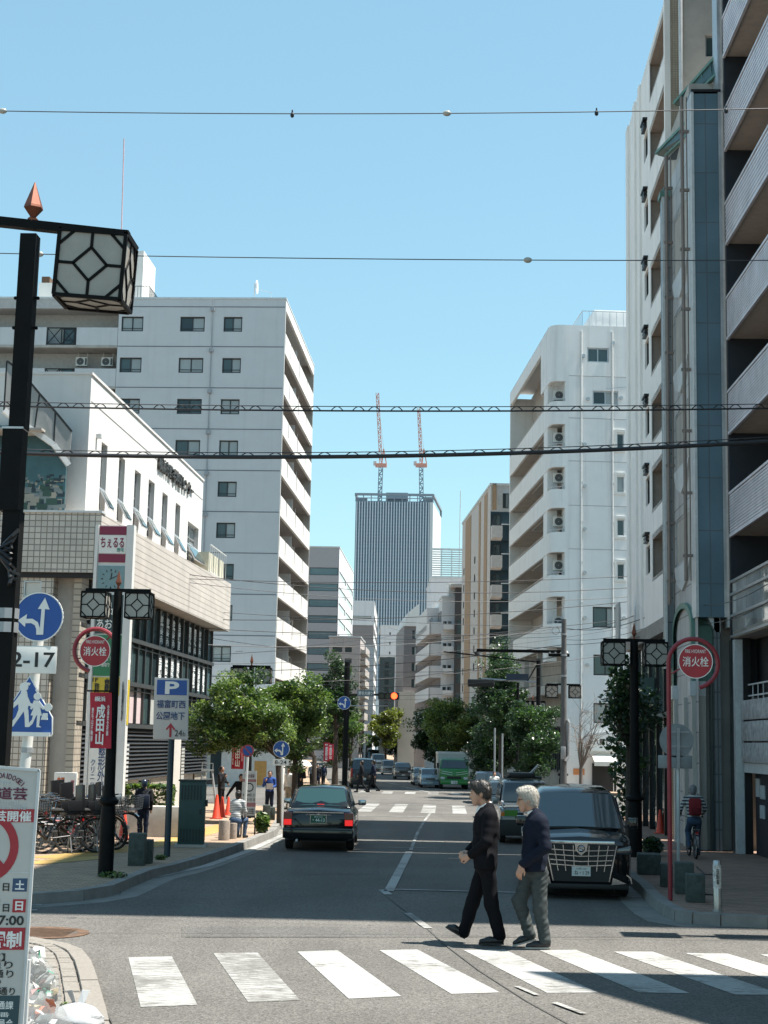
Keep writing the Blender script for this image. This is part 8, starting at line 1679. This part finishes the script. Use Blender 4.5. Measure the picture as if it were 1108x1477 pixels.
# ---- passers-by
def ped(label, px, py, hpx, face, top, leg, pose='stand', hair=None, skin=None, shoes=None, z=KH, D=None, long=0., s_extra=1., helmet=None, stripes=None, group=None):
    g = G(px, py, z) if D is None else Vector((P(px, py, D).x, D, z)); s = hpx*g.y/2218/1.74*s_extra; t = thing('person', label, 'person', (g.x, g.y, z), face, group, s)
    W = .16; arms = {-1: ((.0,-.19,1.40), (.03,-.23,1.12), (-.04,-.22,.87)), 1: ((.0,.19,1.40), (.03,.23,1.12), (-.04,.22,.87))}; lg = {-1: ((0,-.085,.88), (-.01,-.09,.46), (.01,-.09,.09)), 1: ((0,.085,.88), (-.01,.09,.46), (.01,.09,.09))}; hc = (-.0, 0, 1.60)
    if pose == 'walk': lg = {-1: ((0,-.08,.88), (-.17,-.08,.48), (-.22,-.08,.10)), 1: ((0,.08,.88), (.06,.08,.46), (.32,.08,.16))}; arms[-1] = ((0,-.19,1.4), (.10,-.23,1.13), (.12,-.22,.88)); arms[1] = ((0,.19,1.4), (-.08,.23,1.13), (-.2,.2,.92))
    if pose == 'point': arms[1] = ((0,.19,1.4), (-.02,.36,1.15), (-.08,.50,.92)); 
    if pose == 'phone': arms[1] = ((0,.19,1.4), (-.08,.24,1.15), (-.22,.12,1.42)); arms[-1] = ((0,-.19,1.4), (-.06,-.24,1.14), (-.24,-.08,1.1))
    if pose == 'sit': lg = {-1: ((0,-.1,.48), (-.40,-.12,.50), (-.36,-.12,.09)), 1: ((0,.1,.48), (-.40,.12,.50), (-.34,.12,.09))}
    if pose == 'ride': lg = {-1: ((.02,-.09,.86), (-.22,-.12,.62), (-.10,-.11,.26)), 1: ((.02,.09,.86), (-.24,.12,.52), (-.05,.11,.13))}
    dz = -.40 if pose == 'sit' else .0; bend = -.16 if pose in ('sit',) else (-.12 if pose == 'ride' else 0)
    up = lambda p: (p[0]+bend*(p[2]-.85)/.7, p[1], p[2]+dz)
    if pose == 'ride': arms = {k: ((0,k*.19,1.4), (-.06,k*.30,1.16), (-.42,k*.27,1.02)) for k in (-1, 1)}
    if pose == 'sit': arms = {k: ((0,k*.19,1.4), (-.10,k*.24,1.14), (-.32,k*.12,1.02)) for k in (-1, 1)}
    pr = [('e', up(hc), (.098,.08,.118), 0), ('c', up((-.03,0,1.52)), up((.0,0,1.42)), .05, .06, 0), ('e', up((0,0,1.24)), (.125,.19,.24), 1), ('e', up((0,0,1.0)), (.12,.165,.2), 1), ('c', up((0,-.13,1.40)), up((0,.13,1.40)), .075, .075, 1), ('e', up((-.095,0,1.575)), (.02,.015,.02), 0, .01)]
    for k in (-1, 1):
        a, b, c = [up(p) for p in arms[k]]; pr += [('c', a, b, .062, .052, 1), ('c', b, c, .050, .040, 1), ('e', tuple(np.array(c)+np.array([-.02,0,-.06 if pose != 'ride' else 0])), (.035,.03,.055), 0, .01)]
        h, q, n_ = lg[k]; pr += [('c', h, q, .092, .07, 2), ('c', q, n_, .068, .05, 2), ('c', (n_[0]+.03,n_[1],max(.035,n_[2]-.05)), (n_[0]-.15,n_[1],max(.03,n_[2]-.055)), .042, .036, 3, .015)]
    pr += [('e', (0,0,.88+dz), (.13,.16,.13), 2)]
    if long: pr += [('c', (0,-.05,1.0), (0,-.06,.9-long), .14, .18, 1), ('c', (0,.05,1.0), (0,.06,.9-long), .14, .18, 1)]
    mts = [skin or m_skin2, top, leg, shoes or m_shoe]; me = field_mesh('body', pr, .02 if hpx < 60 else .016, mts, .03, wr=.004, wf=25, seed=int(px)); obj('body', me, t)
    c = np.array(up(hc)); hm = helmet or hair or m_hairb
    hr = [('e', c+np.array([.02,0,.03]), (.105,.092,.112), 0), ('e', c+np.array([.05,0,-.03]), (.07,.08,.09), 0)]
    obj('helmet' if helmet else 'hair', field_mesh('hair', hr, .014, [hm], .02, cuts=[((-1,0,-.6), float(-c[0]+.055-.6*(c[2]+.02)))], wr=0 if helmet else .006, wf=60), t)
    return t, up
C_ = lambda n, c: M('cloth_'+n, c, .85, var=.15, scale=18, spec=.15)
dk, navy, blue, jean, wht, gry, bei = C_('black', (.014,.014,.016)), C_('navy', (.012,.018,.035)), C_('workwear_blue', (.03,.07,.24)), C_('denim', (.05,.08,.13)), C_('white', (.62,.62,.60)), C_('grey', (.15,.15,.15)), C_('khaki', (.28,.24,.18))
def stripe_mat(name, a, b, f):
    m = M(name, a, .8, var=0); n = m.node_tree.nodes; l = m.node_tree.links; tc = n.new('ShaderNodeTexCoord'); sp = n.new('ShaderNodeSeparateXYZ'); l.new(tc.outputs['Object'], sp.inputs[0]); mm = n.new('ShaderNodeMath'); mm.operation = 'MULTIPLY'; mm.inputs[1].default_value = f; l.new(sp.outputs[2], mm.inputs[0]); sn = n.new('ShaderNodeMath'); sn.operation = 'SINE'; l.new(mm.outputs[0], sn.inputs[0]); gt = n.new('ShaderNodeMath'); gt.operation = 'GREATER_THAN'; gt.inputs[1].default_value = .0; l.new(sn.outputs[0], gt.inputs[0])
    mx = n.new('ShaderNodeMix'); mx.data_type = 'RGBA'; mx.inputs[6].default_value = (*a, 1); mx.inputs[7].default_value = (*b, 1); l.new(gt.outputs[0], mx.inputs[0]); l.new(mx.outputs[2], n['Principled BSDF'].inputs['Base Color']); return m
st_b = stripe_mat('striped_shirt_bold', (.03,.035,.045), (.45,.45,.44), 78); st_f = stripe_mat('striped_top_fine', (.16,.17,.18), (.52,.52,.50), 130)
t, u = ped('helmeted cyclist in dark clothes with a shoulder bag standing by the hedge', 205, 1212, 86, -PI*.45, dk, navy, 'stand', helmet=M('helmet_navy', (.012,.02,.035), .25, var=0)); MB().box(.06,.30,-.18,.18,.92,1.30).build('backpack', C_('pack', (.02,.025,.04)), t, bevel=.05); MB().bar((-.12,-.16,.95),(.02,.15,1.46),.05,.02).bar((.14,.16,1.43),(.14,-.16,.98),.05,.02).build('strap', C_('strap', (.25,.25,.24)), t)
t, u = ped('seated woman with dark hair in a fine striped top beside the bollards', 338, 1209, 76, -2.0, st_f, jean, 'sit', s_extra=1.15); MB().ball((-.02,0,1.12), .13, 10, (1.0,.9,1.25)).build('long_hair', m_hairb, t, True) if False else None
ped('man in black behind the notice board stretching out one arm', 346, 1186, 68, PI*.5, dk, dk, 'point'); ped('person in black taking a photo by the street pole', 318, 1172, 66, PI*.9, dk, dk, 'phone')
t, u = ped('worker in a blue jacket facing the street with a clipboard', 388, 1176, 63, PI*.5, blue, navy, 'phone'); MB().box(-.32,-.30,-.16,.10,1.02,1.24).build('clipboard', wht, t)
ped('person in a white shirt half hidden by the left tree trunk', 416, 1168, 60, PI*.3, wht, bei, 'stand')
t, u = ped('woman in dark clothes holding a white parasol by the left trees', 431, 1160, 58, PI*.5, dk, dk, 'phone'); 
um = thing('umbrella', 'white parasol held up beside the left tree trunk', 'umbrella', (t.location.x, t.location.y-.1, KH), 0); sU = t.scale[0]; MB().lathe([(.55,1.62),(.47,1.74),(.30,1.84),(.02,1.89)], n=10).build('canopy', wht, um); MB().tube([(0,0,1.05),(0,0,1.9)], .012, 6).build('shaft', m_black, um); um.scale = (sU,)*3
ped('dark clothed pedestrian carrying a bag far down the left pavement', 458, 1139, 36, PI*.5, dk, navy, 'stand'); ped('second dark clothed pedestrian walking away on the left pavement', 466, 1136, 33, -PI*.5, navy, dk, 'walk'); ped('pedestrian in grey near the red banners', 449, 1134, 32, -PI*.5, gry, dk, 'walk')
ped('left one of two dark pedestrians on the far crossing', 521, 1143, 45, 0, dk, dk, 'walk', z=0); ped('right one of two dark pedestrians on the far crossing', 538, 1143, 46, 0, navy, dk, 'walk', z=0)
ped('cyclist in a white shirt beyond the parked cars', 713, 1162, 48, PI*.5, wht, gry, 'stand', hair=m_hairb); ped('pedestrian in pale shirt under the dark right trees', 742, 1160, 40, PI*.5, bei, dk, 'walk')
# cyclist riding away on the right pavement
g = G(1000, 1237, KH); sB = 97*g.y/2218/1.70
bk = dup(bA, (g.x, g.y+.1, KH), PI/2, 'dark bicycle ridden away along the right pavement'); bk.rotation_euler[0] = 0; bk.scale = (sB,)*3; bk['group'] = 'bicycle in use'
for ch in list(bk.children):
    if ch.name.startswith(('child_seat', 'stand', 'basket')): bpy.data.objects.remove(ch)
t, u = ped('grey haired cyclist in a bold striped shirt with a red backpack', 1000, 1237, 97, -PI/2, st_b, jean, 'ride', hair=M('hair_grey', (.16,.16,.16), .6, var=.3, scale=50)); t.scale = (sB,)*3; t.location = (g.x, g.y-.15, KH+.02)
mb = MB().box(.09,.26,-.15,.15,1.0,1.42).build('backpack', C_('red_pack', (.20,.025,.03)), t, bevel=.06); MB().box(.26,.31,-.11,.11,1.03,1.2).build('backpack_pocket', C_('red_pack_dark', (.12,.015,.02)), t, bevel=.02)
# ================================================================ RUBBISH AT THE NEAR CORNER
def bag_mesh(seed, r, hgt, res, amp, mats, rip=9.):
    rng = np.random.default_rng(seed); mb = MB(); nu, nv = res, res*2
    ph = rng.uniform(0, 6, 12); fr = rng.integers(2, 9, 12); fz = rng.uniform(3, 12, 12)
    for i in range(nu+1):
        v = i/nu; z = hgt*v; rr = r*(math.sin(PI*min(1, .12+v*.88))**.55) if v < .999 else .01
        for j in range(nv):
            a = 2*PI*j/nv; d = sum(math.sin(fr[k]*a+ph[k]+fz[k]*v*2+1.3*math.sin(3*a+fz[k]*v)) for k in range(12))/12
            q = rr*(1+amp*d+rng.uniform(-.01,.01)); mb.v.append((q*math.cos(a), q*.85*math.sin(a), z+.02*r*d))
    for i in range(nu):
        for j in range(nv): mb.f.append((i*nv+j, i*nv+(j+1) % nv, (i+1)*nv+(j+1) % nv, (i+1)*nv+j)); mb.m.append(0)
    return mb.mesh('bag_film', mats, True, ang=50)
def Mfilm(name, c, alpha):
    m = M(name, c, .18, var=0, spec=.7); n = m.node_tree.nodes; l = m.node_tree.links; tr_ = n.new('ShaderNodeBsdfTransparent'); tr_.inputs[0].default_value = (.95,.96,.96,1); mx = n.new('ShaderNodeMixShader'); mx.inputs[0].default_value = alpha; l.new(tr_.outputs[0], mx.inputs[1]); l.new(n['Principled BSDF'].outputs[0], mx.inputs[2]); l.new(mx.outputs[0], n['Material Output'].inputs[0]); return m
film = Mfilm('clear_film', (.45,.46,.46), .20); filmw = Mfilm('white_film', (.46,.47,.48), .86)
rub = [M('litter_white', (.42,.41,.39), .6, var=.1), M('litter_orange', (.60,.17,.08), .5), M('litter_green', (.05,.22,.14), .5), M('litter_tan', (.42,.32,.18), .6), M('litter_clear', (.50,.52,.52), .2), M('litter_pink', (.50,.25,.22), .5)]
def litter(parent, r, hgt, n, seed, wts):
    rng = np.random.default_rng(seed); bs = [MB() for _ in rub]
    for _ in range(n):
        a, v = rng.uniform(0, 2*PI), rng.uniform(.06, .93); rr = r*.84*math.sin(PI*(.12+v*.84))**.55*rng.uniform(.55, 1.0); c = Vector((rr*math.cos(a), rr*.85*math.sin(a), hgt*v)); s_ = rng.uniform(.035, .085)
        u = Vector(rng.normal(size=3)).normalized(); w_ = u.orthogonal().normalized(); x = u.cross(w_); k = rng.choice(6, p=wts); pts = []
        for i in range(6): q = i*PI/3; pts.append(c+(w_*math.cos(q)+x*math.sin(q)*.7)*s_*rng.uniform(.6, 1.2)+u*rng.uniform(-.02, .02))
        bs[k].add([c+u*.025]+pts, [(0,i+1,(i+1) % 6+1) for i in range(6)])
    for b, m_ in zip(bs, rub):
        if b.v: b.build('crumpled_litter', m_, parent, kind='stuff')
g = G(48, 1450, .02); t = thing('rubbish_bag', 'large clear rubbish bag stuffed with white paper behind the notice board', 'rubbish bag', (P(34,1400,11.3).x, 11.3, .03), 0, 'rubbish bags on the near corner')
obj('bag_film', bag_mesh(3, .27, .62, 22, .17, film), t); litter(t, .27, .60, 300, 5, (.62,.07,.07,.07,.12,.05))
g = G(30, 1500, .02); t = thing('rubbish_bag', 'second clear bag of plastic litter in front of the large one', 'rubbish bag', (P(28,1477,10.4).x, 10.4, .03), 0, 'rubbish bags on the near corner'); obj('bag_film', bag_mesh(8, .33, .48, 22, .2, film), t); litter(t, .32, .48, 220, 9, (.5,.05,.06,.10,.24,.05))
t = thing('rubbish_bag', 'small knotted white carrier bag nearest the road', 'rubbish bag', (P(112, 1477, 11.5).x, 11.45, .03), 0, 'rubbish bags on the near corner'); obj('bag_film', bag_mesh(12, .20, .215, 18, .16, filmw), t); MB().ball((0,0,.08), .15, 10, (1,.8,.7)).build('bag_contents', rub[0], t, True); mb = MB()
for a in (.4, 2.4): mb.slab([(0,0,.19), (.05*math.cos(a),.05*math.sin(a),.20), (.10*math.cos(a+.3),.1*math.sin(a+.3),.29), (.04*math.cos(a+.5),.04*math.sin(a+.5),.30)], (0,1,.2), .004)
mb.build('bag_knot', filmw, t)
bush('tuft of green weeds between the rubbish bags', 93, 1466, 14, 20, 90, LEAF, 5, seed=51, name='weeds', z=.03)
bpy.context.view_layer.update()
